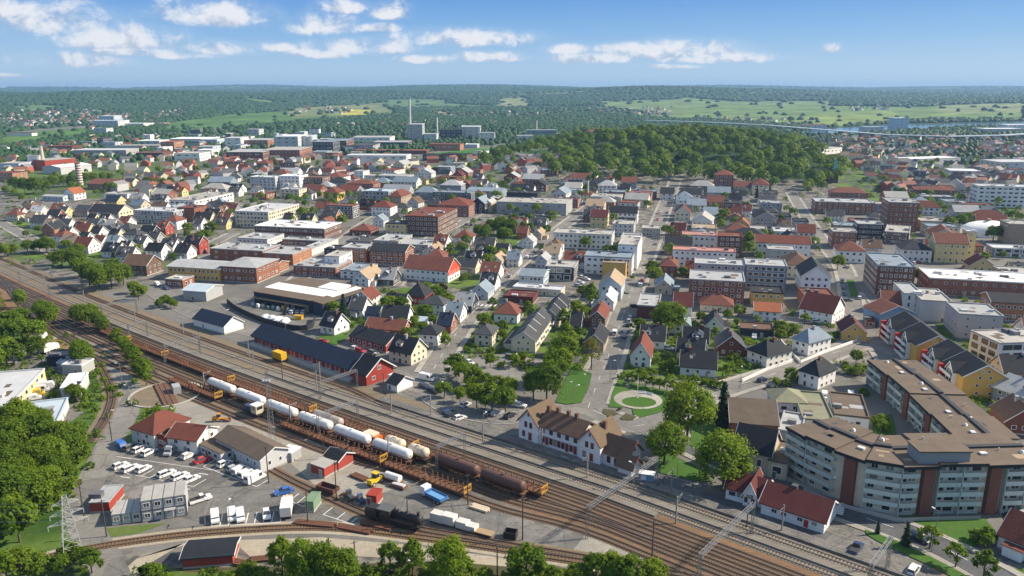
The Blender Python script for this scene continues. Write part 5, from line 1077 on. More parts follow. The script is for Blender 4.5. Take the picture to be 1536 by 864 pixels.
def freight():
    a, q = G(377, 518), G(548, 580); s = Bld('freight_shed', 'very long red freight shed with a blue-black roof and loading doors', 'freight shed', a, q, 12.5, fixed=True)
    hw, hd = s.w / 2, s.d / 2; NV = roofm('black')
    gbox(s, 'wall', -hw, hw - 7, -hd + 1.5, hd - 1, 4.0, 3.2, 'x', mat('shed_red', (.22, .028, .022), .8, .15, .5), roofm('navy'), 1.1); gbox(s, 'wall', hw - 7, hw, -hd + .6, hd, 3.9, 4.2, 'x', mat('shed_red', (.30, .035, .025), .8, .15, .5), NV, .7, TRIM)
    b = MB(); b.box(-hw, -hd - 1.2, -.2, hw - 7, -hd + 1.5, 1.0); s.part(b, 'loading_platform', mat('concrete', PAL['concrete'], .9, .1))
    for k in range(11): s.door('f', -hw + 4 + k * 5.2, (.30, .04, .03), 2.6, 2.3, 1.0).location.y = -hd + 1.47
    s.wins.append((hw + .02, 0, 5.0, math.pi / 2, 1.4, 1.4, 'w2', 'r')); s.wins.append((hw + .02, -2.6, 2.0, math.pi / 2, 1.4, 1.4, 'w2', 'r')); s.done()
    t = building('shed', (581, 585), (596, 590), 7, 2.8, 'gx', 'white', 'black', 'small white shed with a dark roof at the end of the freight shed', rise=2.0, win=(0, 0, 0))
    c = thing('container', 'bright yellow container standing on the siding by the freight shed', 'container', G(420, 541), math.atan2(RD.y, RD.x), fixed=True)
    YL = mat('yellow_container', (.62, .36, .01), .5, .12); b = MB(); b.box(-2.6, -1.2, .9, 2.6, 1.2, 3.5)
    for k in range(10): b.box(-2.45 + k * .52, -1.25, 1.0, -2.25 + k * .52, 1.25, 3.4)
    b.build('body', YL, c); MB().box(-2.8, -1.2, .45, 2.8, 1.2, .9).build('frame', BLACKS, c)
freight()
def warehouse():
    NVY = wallm('navy'); a, q = G(382, 455), G(469, 470); s = Bld('warehouse', 'dark navy warehouse with white and grey striped low roofs', 'warehouse', a, q, 30, fixed=True)
    hw, hd = s.w / 2, s.d / 2
    MB().box(-hw, -hd, -.3, hw, hd, 5.6).build('wall', NVY, s.root)
    roofs = [('felt', -hd - .4, -hd + 7, 5.8, 6.0), ('white', -hd + 7, -hd + 16, 6.1, 6.5), ('felt', -hd + 16, hd + .4, 6.1, 6.0)]
    for c, y0, y1, z0, z1 in roofs:
        b = MB(); b.slab([(-hw - .4, y0, z0), (hw + .4, y0, z0), (hw + .4, y1, z1), (-hw - .4, y1, z1)], .3); b.build('roof', roofm(c), s.root)
    b = MB(); b.slab([(hw * .35, -hd + 16.4, 6.9), (hw + .2, -hd + 16.4, 6.9), (hw + .2, hd - 4, 7.2), (hw * .35, hd - 4, 7.2)], 1.0); b.build('rooflight', roofm('white'), s.root)
    b = MB(); b.box(-hw + .8, -hd - 2.6, 3.4, hw - .5, -hd, 3.6)
    for k in range(5): b.box(-hw + 1 + k * (s.w - 2) / 4 - .12, -hd - 2.5, 0, -hw + 1 + k * (s.w - 2) / 4 + .12, -hd - 2.3, 3.4)
    b.build('canopy', roofm('felt'), s.root)
    s.rows('f', [1.5], 2.6, 2.4, 4.2, 'd'); s.done()
    t = Bld('warehouse', 'navy side hall of the dark warehouse with a grey shed roof', 'warehouse', G(470, 472), G(485, 475), 30, fixed=True); hw, hd = t.w / 2, t.d / 2
    MB().box(-hw, -hd, -.3, hw, hd, 5.8).build('wall', NVY, t.root); b = MB(); b.slab([(-hw - .3, -hd - .5, 6.6), (hw + .4, -hd - .5, 5.9), (hw + .4, hd + .4, 5.9), (-hw - .3, hd + .4, 6.6)], .3); b.build('roof', roofm('felt'), t.root)
    b = MB(); b.slab([(-hw - .28, -hd + 9, 6.72), (hw * .1, -hd + 9, 6.4), (hw * .1, hd - 2, 6.4), (-hw - .28, hd - 2, 6.72)], .12); b.build('rooflight', roofm('white'), t.root); t.rows('r', [2.0], 2.2, 1.6, 4.5, 'w2'); t.done()
    # goods in the yard, wall and stacked sheets
    cols = ['paleblue', 'white', 'lightgrey', 'green', 'teal', 'white', 'yellow', 'lightgrey', 'paleblue', 'orange', 'white']
    for i, c in enumerate(cols):
        p = G(380 + i * 7.6, 459 + i * 1.0 + (i % 2) * 2); o = thing('goods_pallet', f"{wd(c)} wrapped goods pallet", 'pallet', p, s.rz, 'pallets before the dark warehouse')
        b = MB()
        for k in range(3): b.box(-.9 + k * .75, -.55, .0, -.75 + k * .75, .55, .12)
        b.box(-1, -.6, .12, .8, .6, .2); b.build('pallet', mat('raw_wood', (.30, .21, .12), .9, .2), o); hh = rnd.uniform(1.0, 1.8)
        b = MB(); b.box(-.9, -.5, .2, .7, .5, hh); b.box(-.8, -.4, hh, .2, .4, hh + .35); b.build('load', wallm(c), o)
    L = catmull([G(*p) for p in ((341, 455), (355, 466), (385, 480), (420, 491), (450, 496), (468, 492), (472, 480))], 3)
    b = MB(); ribbon(b, L, -.2, .2, 0, 2.2); o = b.build('yard_fence', wallm('black')); reg(o, 'curved black board fence around the warehouse yard', 'fence', (L[4].x, L[4].y, 1), fixed=True)
    for i, (px, py) in enumerate(((398, 477), (408, 478), (418, 480), (428, 482))):
        o = thing('sheet_stack', 'white covered heap inside the black fence', 'heap', G(px, py), rnd.uniform(0, 3), 'white covered heaps in the fenced yard'); b = MB()
        b.rev([(0, 2.3), (.5, 2.2), (1.0, 1.7), (1.5, .9), (1.7, .1)], 9, 'z'); b.v = [(p[0] * 1.3 + rnd.uniform(-.2, .2), p[1] + rnd.uniform(-.2, .2), p[2] + rnd.uniform(-.12, .12)) for p in b.v]; b.build('cover', wallm('white'), o)
    o = thing('skip_container', 'ochre skip container inside the black yard fence', 'skip', G(448, 479), s.rz + .3, fixed=True); b = MB(); b.box(-1.8, -1.1, .1, 1.8, 1.1, 1.7); b.box(-1.95, -1.2, 1.7, 1.95, 1.2, 1.85); b.build('body', mat('yellow_container', (.5, .3, .03), .5, .12), o)
warehouse()
GALV0 = mat('vent_metal', (.5, .5, .5), .6, .06)
def apartments(pts, depth, h, floors, desc, stair_every, left_end=True):
    """long flats along a polyline of base corners: wall, brick stair bays, teal balconies, windows, brown felt roof"""
    P = [G(*p) for p in pts]; mid = P[len(P) // 2]; root = thing('apartment_block', desc, 'apartments', (mid.x, mid.y, 0), 0, fixed=True)
    wins = []; teal = mat('teal_parapet', (.50, .57, .53), .6, .12, .4); pale = mat('pale_panel', (.70, .63, .47), .75, .12, .3); brick = mat('stair_brick', (.20, .075, .05), .9, .2, .5); dark = roofm('charcoal'); felt = roofm('felt')
    n = len(P); nr = []
    for i in range(n - 1): v = (P[i + 1] - P[i]).to_2d().normalized(); nr.append(Vector((-v.y, v.x)))
    def off(i, o):
        if i == 0: return P[0].to_2d() + nr[0] * o
        if i == n - 1: return P[-1].to_2d() + nr[-1] * o
        m = (nr[i - 1] + nr[i]).normalized(); return P[i].to_2d() + m * (o / max(.3, m.dot(nr[i])))
    fh = h / floors; cnt = 0
    H0 = h
    for i in range(n - 1):
        h = H0 + (.0, .45)[i % 2]
        a, q, c, d = off(i, 1.3), off(i + 1, 1.3), off(i + 1, depth), off(i, depth); f = lambda p, z=0: (p.x - mid.x, p.y - mid.y, z)
        MB().prism([f(p)[:2] for p in (a, q, c, d)], -.3, h - .2).build('wall', pale, root)
        a2, q2, c2, d2 = off(i, -.35), off(i + 1, -.35), off(i + 1, depth + .3), off(i, depth + .3)
        rf = MB().prism([f(p)[:2] for p in (a2, q2, c2, d2)], h, h + .35).build('roof', felt, root)
        MB().prism([f(p)[:2] for p in (off(i, -.45), off(i + 1, -.45), off(i + 1, -.34), off(i, -.34))], h - .25, h + .5).build('fascia', dark, rf)
        MB().prism([f(p)[:2] for p in (off(i, depth * .52), off(i + 1, depth * .52), off(i + 1, depth * .6), off(i, depth * .6))], h + .35, h + .85).build('upstand', wallm('charcoal'), rf)
        v = (P[i + 1] - P[i]).to_2d(); L = v.length; v.normalize(); nn = nr[i]; bays = max(1, int(round(L / 5.6))); bw = L / bays; rz = math.atan2(v.y, v.x)
        for k in range(bays):
            c0 = P[i].to_2d() + v * (bw * (k + .5)); cnt += 1; loc = (c0.x - mid.x, c0.y - mid.y, 0)
            if cnt % stair_every == 0:
                b = MB(); b.box(-1.35, .0, -.2, 1.35, 1.6, h - .5); b.box(-1.45, -.05, h - 2.9, 1.45, .3, h - 2.75); link('stair_tower', b.mesh('stair_tower', [brick]), root, loc, rz)
                if k % 2 == 0: link('roof_hatch', MB().box(-.8, depth * .3, h + .35, .8, depth * .3 + 1.2, h + .8).mesh('roof_hatch', [mat('vent_metal', (.55, .55, .53), .6, .06)]), rf, loc, rz)
                continue
            for _ in range(2):
                u, q0 = rnd.uniform(.15, .9) * depth, rnd.uniform(-2, 2); e_ = rnd.uniform(.3, 1.6); link('felt_patch', MB().box(q0 - e_, u, h + .35, q0 + e_, u + rnd.uniform(.3, 2.2), h + .356 + .004 * k).mesh('felt_patch', [rnd.choice([roofm('felt'), roofm('tan'), roofm('darkgrey')])]), rf, loc, rz)
            if rnd.random() < .5: u = rnd.uniform(.2, .8) * depth; link('vent_pipe', MB().tube((0, u, h + .3), (0, u, h + 1.1), .16, 8).mesh('vent_pipe', [GALV0]), rf, loc, rz)
            wv = bw - .25; b = MB()
            for fl in range(floors):
                z = fl * fh
                if fl: b.box(-wv / 2, -.05, z - .12, wv / 2, 1.3, z + .05); b.box(-wv / 2, -.08, z + .05, wv / 2, .02, z + 1.0)
                else: b.box(-wv / 2, .9, 0, wv / 2, 1.3, .5)
                b.box(-wv / 2, -.02, z + .05, -wv / 2 + .14, 1.3, z + fh - .12)
            link('balcony', b.mesh('balcony', [teal]), root, loc, rz)
            for fl in range(floors):
                for t, w in ((-wv * .27, 1.5), (wv * .2, 2.0)):
                    p = c0 + v * (t + rnd.uniform(-.2, .2)) + nn * 1.27; wins.append((p.x - mid.x, p.y - mid.y, fl * fh + (1.6 if fl else 1.35), rz, w, 1.5, rnd.choice(['w2', 'w', 'd2'])))
            if rnd.random() < .5:
                t = rnd.uniform(.25, .8) * depth; p = c0 + nn * t; b = MB(); b.rev([(h + .35, .55), (h + .75, .5), (h + .95, .25), (h + 1.0, .02)], 10, 'z', (p.x - mid.x, p.y - mid.y, 0)); b.build('rooflight', mat('vent_metal', (.66, .66, .64), .5, .05), rf, True)
    h = H0; wins.sort(key=lambda q: -q[2])
    for x, y, z, a, w, hh, st in wins[:95]: link('window', win_mesh(st), root, (x, y, z), a, (w, 1, hh))
    if wins[95:]:
        b = MB(); src = win_mesh('w2')
        for x, y, z, a, w, hh, st in wins[95:]:
            ca, sa = math.cos(a), math.sin(a)
            for q in src.polygons:
                vs = [src.vertices[i].co for i in q.vertices]; b.add([(x + p.x * w * ca - p.y * sa, y + p.x * w * sa + p.y * ca, z + p.z * hh) for p in vs], [tuple(range(len(vs)))], q.material_index)
        b.build('windows', list(src.materials), root)['kind'] = 'stuff'
    for p in P: FOOT.append((p.x, p.y, 14, 14, 1, 0))
    return root, mid
_ap, _apm = apartments([(1174, 708), (1202, 726), (1245, 748), (1290, 766), (1345, 776), (1400, 774), (1470, 773), (1560, 770)], 16, 12.3, 5, 'long curved apartment block with teal balconies and brick stair towers facing the railway', 3)
_ap2, _ = apartments([(1298, 576), (1328, 602), (1360, 632), (1392, 666), (1426, 702)], 15.5, 8.2, 3, 'rear wing of teal-balconied flats with a brown felt roof seen lengthwise', 3)
p = G(1400, 774) - _apm; b = MB(); b.box(p.x - 4.5, p.y + 1.0, 12.5, p.x + 7, p.y + 6.5, 15.5); o = b.build('lift_house', mat('zinc_cladding', (.26, .28, .31), .6, .1, .3, streak=True), _ap); MB().box(p.x - 4.8, p.y + .7, 15.5, p.x + 7.3, p.y + 6.8, 15.8).build('lift_house_roof', roofm('felt'), o)
# low halls between the villa street and the curved block
B('hall', 1100, 640, 1140, 655, 14, 5, 'gx', 'cream', 'black', 'cream gabled hall with a steep blue-black roof by the big park trees', rise=5, win=(1.2, 1.6, 4)) if False else None
s = B('hall', 1098, 703, 1153, 716, 11, 6.0, 'gx', 'beige', 'black', 'beige gabled hall with a blue-black roof beside the big park tree', rise=4.6, win=(1.5, 2.2, 4), floors=1); B('hall', 1150, 716, 1178, 722, 13, 4.6, 'flat', 'beige', 'felt', 'low beige extension with blank white panels', win=(2.2, 2.2, 4), floors=1)
B('hall', 1095, 655, 1165, 660, 16, 4.4, 'gx', 'brick', 'felt', 'wide brown-roofed hall behind the beige gabled one', rise=4.2, win=(0, 0, 0)); B('hall', 1160, 620, 1208, 622, 10, 3.6, 'hip', 'white', 'olive', 'low white building with a mossy green roof', rise=2.6)
B('hall', 1203, 646, 1250, 650, 22, 3.4, 'flat', 'white', 'olive', 'low white flat-roofed building with a mossy roof behind the curved block', win=(1.6, 1.1, 3)); B('hall', 1250, 640, 1302, 646, 18, 3.6, 'flat', 'white', 'felt', 'low white flat-roofed building in the courtyard of the curved block', win=(1.4, 1, 3)); B('hall', 1166, 662, 1200, 668, 14, 3.2, 'flat', 'grey', 'grey', win=(0, 0, 0))
# cottages beside the track
def cottage():
    s = Bld('station_cottage', 'white single-storey house with a dark red roof and cross gable by the track', 'cottage', G(1088, 748), G(1146, 763), 7.6, fixed=True); hw, hd = s.w / 2, s.d / 2
    _, r = gbox(s, 'wall', -hw, hw, -hd, hd, 3.0, 2.6, 'x', WALLW, roofm('maroon'), .5, TRIM); gbox(s, 'wall', -hw * .05, hw * .62, -hd - .9, hd - .5, 3.2, 3.0, 'y', WALLW, roofm('maroon'), .5, TRIM)
    for x in (-hw + 1.5, -hw + 3.4): s.place('f', x, 1.8, 1.5, 1.0, 'd')
    for x in (hw * .1, hw * .45): s.place('f', x, 1.6, .8, 1.3, 'r2', .92)
    s.place('f', hw * .28, 2.6, 1.5, .9, 'd', .92); s.done()
    s = Bld('track_house', 'long white house with a plain dark red roof and a red door by the track', 'house', G(1141, 770), G(1235, 801), 9.5, fixed=True); hw, hd = s.w / 2, s.d / 2
    _, r = gbox(s, 'wall', -hw, hw, -hd, hd, 3.0, 3.0, 'x', WALLW, roofm('maroon'), .6, TRIM); chimney_at(s, r, -1.5, .6, 5.8, .9, 'darkgrey', 1.2)
    s.door('f', hw * .45, (.35, .02, .02), 1.2, 2.2)
    for x in (-hw + 3, -hw + 5.2, hw * .25, hw * .7): s.place('f', x, 1.7, 1.3, 1.0, 'w2')
    s.wins.append((hw + .02, 0, 4.2, math.pi / 2, .6, 1.2, 'd', 'r')); s.done()
cottage()
def yellow_flats(pts, desc):
    """terrace of dark-roofed flats: white balcony front to the street, yellow gable end"""
    s = Bld('terrace_flats', desc, 'apartments', G(*pts[0]), G(*pts[1]), 13, 'yellow terraces by the long flats', fixed=True); hw, hd = s.w / 2, s.d / 2; h = 7.2
    yl = wallm('yellow'); n = 2; L = s.w / n
    for k in range(n):
        x0 = -hw + L * k; gbox(s, 'wall', x0, x0 + L - .03, -hd, hd, h - .4 * (n - 1 - k), 3.8, 'x', yl, roofm('charcoal'), .5, TRIM)
        xm = x0 + L / 2; gbox(s, 'wall', xm - 2.4, xm + 2.4, -hd - 1.3, 0, h - .3, 2.6, 'y', WALLW, roofm('charcoal'), .35, TRIM)
        for f in range(3):
            b = MB(); z = .2 + f * 2.35; b.box(x0 + .5, -hd - 2.2, z, xm + 2.6, -hd, z + .15); b.box(x0 + .5, -hd - 2.25, z + .15, xm + 2.6, -hd - 2.17, z + 1.05); b.build('balcony', TRIM, s.root)
            s.place('f', xm - .9, z + 1.4, 1.5, 1.4, 'd', 1.32); s.place('f', xm + 1.0, z + 1.4, 1.3, 1.4, 'd', 1.32)
        b = MB(); b.box(x0 + .2, -hd - 2.3, 0, x0 + 1.3, -hd, h - .3); b.build('red_shaft', mat('red_metal', (.42, .03, .03), .5, .1), s.root)
    for z, ts in ((1.6, (-2, 2)), (4.2, (-2.2, 1.6)), (6.8, (-1.6, 1.6)), (8.8, (-.9, .9))):
        for t in ts: s.wins.append((hw + .02, t, z, math.pi / 2, .95, 1.0, 'w', 'r'))
    s.done()
yellow_flats([(1327, 505), (1372, 547)], 'dark-roofed yellow terrace with white balconies and red shafts, further up the street')
yellow_flats([(1388, 552), (1441, 596)], 'dark-roofed yellow terrace with a broad yellow gable end, nearest the long flats')
def cabins():
    GW = mat('cabin_panel', (.42, .43, .44), .6, .08, .4); CR = roofm('concrete')
    for (x0, y0, x1, y1, d, fl, desc) in ((168, 789, 213, 783, 6.2, 1, 'low grey cabin office with three roof sections'), (214, 784, 281, 773, 7.0, 2, 'grey two-storey cabin office with four roof sections')):
        s = Bld('site_cabins', desc, 'cabin office', G(x0, y0), G(x1, y1), d, fixed=True); hw, hd = s.w / 2, s.d / 2; h = 2.6 * fl; n = 3 if fl == 1 else 4
        MB().box(-hw, -hd, .15, hw, hd, h).build('wall', GW, s.root); MB().box(-hw + .1, -hd + .1, -.3, hw - .1, hd - .1, .15).build('base', BLACKS, s.root)
        for k in range(n):
            x = -hw + s.w * k / n; b = MB(); b.box(x + .12, -hd - .1, h + .01, x + s.w / n - .12, hd + .1, h + .22); b.build('roof', CR, s.root)
        b = MB()
        for k in range(n + 1): b.box(-hw + s.w * k / n - .09, -hd - .07, .15, -hw + s.w * k / n + .09, -hd + .02, h)
        if fl == 2: b.box(-hw, -hd - .06, 2.65, hw, -hd + .02, 2.9)
        b.build('corner_post', wallm('darkgrey'), s.root)
        for f in range(fl):
            for k in range(n):
                if f == 0 and fl == 2 and k == 2: continue
                s.place('f', -hw + s.w * (k + .5) / n, 1.6 + 2.6 * f, 1.3, 1.1, 'w2')
        if fl == 2: s.door('f', hw * .25, (.25, .26, .27), 1.4, 2.2, .2); MB().box(hw * .02, -hd - 1.2, 2.55, hw * .52, -hd, 2.68).build('porch_roof', wallm('grey'), s.root)
        s.done()
cabins()
# ------------------------------------------------------------------ church, towers, industry in the distance
def church():
    p = G(1251, 274); z = p.z; t = thing('church', 'brick church with a slender green copper spire among trees', 'church', p, R(-8), fixed=True, at=(p.x, p.y, z + 12))
    MB().box(-3, -3, -1, 3, 3, 13).build('tower', wallm('brickdark'), t); b = MB(); b.add([(-3.3, -3.3, 13), (3.3, -3.3, 13), (3.3, 3.3, 13), (-3.3, 3.3, 13), (-1.7, -1.7, 17), (1.7, -1.7, 17), (1.7, 1.7, 17), (-1.7, 1.7, 17), (0, 0, 30)], [(0, 1, 5, 4), (1, 2, 6, 5), (2, 3, 7, 6), (3, 0, 4, 7), (4, 5, 8), (5, 6, 8), (6, 7, 8), (7, 4, 8), (0, 3, 2, 1)]); b.build('spire', roofm('copper'), t)
    b = MB(); gable_walls(b, 22, 12, 8, 6, 'x'); b.v = [(q[0] - 14.2, q[1], q[2]) for q in b.v]; b.build('nave', wallm('brickdark'), t); b = MB(); gable_roof(b, 22, 12, 8, 6, 'x', .5, .3, .06, -14.2, 0); b.build('nave_roof', roofm('charcoal'), t)
    for k in range(5): link('window', win_mesh('d'), t, (-22 + k * 4, -6.05, 4.5), 0, (1.2, 1, 3.4))
    for s in (0, 1): link('clock_face', MB().rev([(-.08, 1.1), (.08, 1.1)], 16, 'x').mesh('clock_face', [TRIM]), t, (0 if s == 0 else 3.05, -3.05 if s == 0 else 0, 10.8), -math.pi / 2 if s == 0 else 0)
church()
def stack(px, py, toppx, r0, r1, m, desc, cat='chimney', bands=None):
    p = G(px, py); c = PX(p.x, p.y, p.z); sc_ = FPX / (p.y * math.cos(PITCH) + (CAM_H - p.z) * math.sin(PITCH)); h = (py - toppx) / (sc_ * .98)
    t = thing('chimney_stack', desc, cat, p, 0, fixed=True, at=(p.x, p.y, p.z + h / 2)); MB().tube((0, 0, -1), (0, 0, h), r0, 14, r1).build('shaft', m, t)
    b = MB()
    if bands:
        for k in range(bands): z = h * (k + .6) / (bands + .3); b.rev([(z, r0 + (r1 - r0) * z / h + .12), (z + h / bands * .4, r0 + (r1 - r0) * z / h + .12)], 14, 'z')
        b.build('band', TRIM, t)
    MB().rev([(h - .5, r1 + .1), (h + .5, r1 + .25)], 14, 'z').build('rim', m, t)
stack(120.5, 279, 246, 3.0, 2.6, wallm('brick'), 'thick brick chimney with white bands beside the red factory', bands=9)
stack(616, 212, 152, 2.4, 2.0, wallm('lightgrey'), 'tallest slim pale chimney beside the grey incinerator hall'); stack(656, 208, 178, 2.0, 1.6, wallm('offwhite'), 'second slim pale chimney beyond the incinerator hall'); stack(805, 206, 182, 1.2, 1.0, wallm('offwhite'), 'thin pale chimney at the distant plant before the wood'); stack(882, 300, 274, .5, .4, wallm('white'), 'thin white mast among the roofs beside the row of street trees', 'mast')
for i, px in enumerate((49, 55, 61)): stack(px, 254, 234, 4.2, 4.2, wallm('offwhite'), ['first pale silo tower beside the red factory', 'middle pale silo tower beside the red factory', 'third pale silo tower touching the red factory'][i], 'silo')
stack(66, 254, 221, 2.6, 1.8, wallm('beige'), 'tapering beige tower rising behind the silos', 'tower')
for px, h0, w_ in ((416, 201, 4), (424, 203, 4), (451, 206, 5.5), (459, 205, 5.5), (467, 206, 5.5), (430, 205, 4), (476, 210, 4)): stack(px, 226, h0, w_, w_, wallm(rnd.choice(['lightgrey', 'white', 'paleblue'])), 'pale cylindrical silo at the distant dairy plant', 'silo'); REG[-1][2] = False
def far_box(x0, x1, y, top, d, wall, roof, rt='flat', **k):
    A = G(x0, y); Bq = G(x1, y); sc_ = FPX / math.hypot(A.y, CAM_H); h = max(3.5, (y - top) / (sc_ * .99))
    return building('factory', A, Bq, d, h, rt, wall, roof, f"distant {wd(wall)} plant hall with a {wd(roof)} roof", 'hall', world=True, win=(4.5, 1.4, 8) if h > 6 else (0, 0, 0), floors=max(1, int(h / 5)), doors=False, **k)
for a in ((612, 634, 213, 188, 40, 'grey', 'lightgrey'), (636, 655, 213, 202, 40, 'lightgrey', 'grey'), (660, 694, 210, 196, 40, 'navy', 'charcoal'), (692, 720, 209, 191, 40, 'lightgrey', 'white'), (718, 742, 211, 200, 30, 'offwhite', 'grey'),
          (528, 585, 217, 207, 60, 'offwhite', 'grey'), (530, 560, 229, 219, 60, 'grey', 'darkgrey'), (560, 612, 222, 214, 50, 'darkgrey', 'grey'), (532, 640, 231, 226, 25, 'redbrown', 'brick'), (643, 690, 226, 217, 30, 'brickorange', 'terracotta'), (697, 716, 222, 217, 20, 'paleblue', 'white'),
          (340, 395, 243, 229, 60, 'brickdark', 'grey'), (395, 450, 240, 226, 70, 'brick', 'concrete'), (338, 362, 223, 208, 40, 'white', 'lightgrey'), (362, 402, 222, 211, 60, 'brick', 'grey'), (414, 448, 228, 206, 60, 'lightgrey', 'white'), (445, 468, 222, 205, 40, 'paleblue', 'lightgrey'), (470, 500, 231, 214, 50, 'darkgrey', 'bluegrey'),
          (488, 520, 226, 212, 60, 'brickdark', 'bluegrey'), (242, 262, 228, 214, 40, 'brickorange', 'orange'), (255, 312, 217, 209, 60, 'offwhite', 'white'), (206, 240, 221, 212, 40, 'lightgrey', 'white'), (170, 240, 226, 219, 30, 'lightgrey', 'concrete'), (110, 190, 236, 226, 40, 'concrete', 'lightgrey'), (205, 245, 240, 230, 30, 'brickdark', 'brown'), (262, 300, 242, 231, 40, 'white', 'concrete'),
          (300, 326, 218, 210, 40, 'paleblue', 'lightgrey'), (520, 610, 247, 234, 30, 'offwhite', 'lightgrey'), (560, 606, 244, 235, 40, 'lightgrey', 'white'), (634, 664, 241, 233, 20, 'charcoal', 'charcoal'), (662, 700, 241, 232, 20, 'brown', 'charcoal'),
          (775, 800, 210, 204, 30, 'offwhite', 'grey'), (790, 835, 207, 196, 30, 'bluegrey', 'grey'), (835, 846, 206, 201, 30, 'white', 'white'), (140, 178, 194, 182, 60, 'lightgrey', 'paleblue'), (150, 172, 188, 175, 50, 'paleblue', 'white'), (178, 216, 193, 186, 60, 'offwhite', 'lightgrey'), (218, 246, 189, 185, 40, 'brickorange', 'concrete'),
          (20, 50, 187, 183, 30, 'offwhite', 'terracotta'), (72, 110, 228, 220, 30, 'brick', 'redbrown'), (0, 30, 258, 246, 30, 'paleblue', 'grey'), (1342, 1362, 192, 178, 40, 'paleblue', 'white'), (1296, 1325, 200, 191, 30, 'lightgrey', 'paleblue'), (1204, 1240, 194, 188, 30, 'lightgrey', 'brickorange'), (1478, 1536, 202, 194, 50, 'lightgrey', 'white'), (1510, 1560, 200, 188, 40, 'white', 'white'),
          (1216, 1262, 234, 226, 30, 'offwhite', 'concrete'), (1355, 1440, 246, 238, 26, 'offwhite', 'white'), (1500, 1560, 258, 244, 40, 'lightgrey', 'lightgrey'), (878, 934, 216, 207, 40, 'brickorange', 'terracotta'), (12, 48, 204, 200, 20, 'offwhite', 'terracotta')):
    far_box(*a, vents=False)
for _ in range(64):
    x0, y = rnd.choice((rnd.uniform(300, 720), rnd.uniform(330, 520), rnd.uniform(20, 330))), rnd.uniform(203, 240); p = G(x0 + 6, y - 1)
    if any(abs(p.x - f[0]) < f[2] + 8 and abs(p.y - f[1]) < f[3] + 26 for f in FOOT): continue
    w = rnd.uniform(7, 24); c = rnd.choice(('lightgrey', 'white', 'offwhite', 'paleblue', 'grey', 'brick', 'darkgrey', 'beige', 'white')); far_box(x0, x0 + w, y, y - rnd.uniform(4, 11), rnd.uniform(14, 34), c, rnd.choice(('grey', 'lightgrey', 'white', 'charcoal', 'concrete', 'bluegrey')), vents=False)
def dome():
    p = G(1480, 352); t = thing('sports_dome', 'white tent-like dome roof behind the cream tower', 'dome', p, 0, fixed=True, at=(p.x, p.y, 5)); b = MB(); n = 16; r = 14
    b.rev([(-.5, r), (2, r), (4.5, r * .95), (7, r * .72), (8.6, r * .4), (9.2, r * .05)], n, 'z'); b.v = [(q[0] * (1.35 + .05 * math.cos(q[0])), q[1] * .9, q[2] * (1 + .06 * math.sin(3 * math.atan2(q[1], q[0])))) for q in b.v]; b.build('membrane', wallm('white'), t, True)
    MB().tube((0, 0, 8.8), (0, 0, 11), 1.6, 10, 1.2).build('vent_cap', roofm('tan'), t)
dome()
def viaduct():
    P = [G(*p) for p in ((968, 186), (1060, 189), (1150, 194), (1240, 202), (1330, 210), (1420, 213), (1500, 211), (1560, 207))]; L = [q for q in P]; o = P[3]
    t = thing('road_viaduct', 'very long pale motorway viaduct crossing the distant plain', 'bridge', (o.x, o.y, o.z), fixed=True); b = MB(); H = 11
    for i in range(len(L) - 1):
        v = (L[i + 1] - L[i]).to_2d().normalized(); n = Vector((-v.y, v.x)) * 7; q = [L[i].to_2d() - n, L[i + 1].to_2d() - n, L[i + 1].to_2d() + n, L[i].to_2d() + n]
        b.prism([(p.x - o.x, p.y - o.y) for p in q], H - 1.6, H)
    b.build('deck', wallm('paleblue'), t)
    for i in range(len(L) - 1):
        for k in range(4):
            p = L[i] + (L[i + 1] - L[i]) * (k / 4); MB().box(p.x - o.x - 1.2, p.y - o.y - 1.2, -6, p.x - o.x + 1.2, p.y - o.y + 1.2, H - 1.6).build('pier', wallm('concrete'), t)
viaduct()
_wm = bpy.data.materials.new('river_water'); _wm.use_nodes = True; _b = _wm.node_tree.nodes['Principled BSDF']; _b.inputs['Base Color'].default_value = (.05, .09, .12, 1); _b.inputs['Roughness'].default_value = .12
patch('river', [(1195, 199), (1215, 195), (1255, 192), (1300, 190), (1345, 186), (1400, 187), (1470, 184), (1600, 183), (1600, 189), (1500, 190), (1420, 192), (1360, 194), (1322, 199), (1270, 202), (1225, 201)], _wm, .4)
# ------------------------------------------------------------------ trees
def leaf_mat(name, a, b_, tr=.5):
    m = bpy.data.materials.new(name); m.use_nodes = True; T = NT(m.node_tree); b = m.node_tree.nodes['Principled BSDF']; b.inputs['Roughness'].default_value = .6
    b.inputs['Specular IOR Level'].default_value = .18
    at = T.new('ShaderNodeAttribute', attribute_name='tint'); oi = T.new('ShaderNodeObjectInfo')
    k = T.m('ADD', T.m('MULTIPLY', at.outputs['Fac'], .6), T.m('MULTIPLY', oi.outputs['Random'], .45))
    col = T.mix(k, c4(a), c4(b_)); T.l.new(col, b.inputs['Base Color'])
    t = T.new('ShaderNodeBsdfTranslucent'); T.l.new(T.mix(1.0, col, (1.3, 1.2, .55, 1), 'MULTIPLY'), t.inputs['Color'])
    mx = T.new('ShaderNodeMixShader'); mx.inputs[0].default_value = tr; T.l.new(b.outputs[0], mx.inputs[1]); T.l.new(t.outputs[0], mx.inputs[2])
    T.l.new(mx.outputs[0], m.node_tree.nodes['Material Output'].inputs['Surface']); return m
LEAF = leaf_mat('leaf_green', (.06, .125, .008), (.21, .295, .018)); LEAFB = leaf_mat('leaf_bright', (.095, .175, .010), (.21, .30, .02)); LEAFD = leaf_mat('leaf_dark', (.05, .115, .009), (.18, .26, .018))
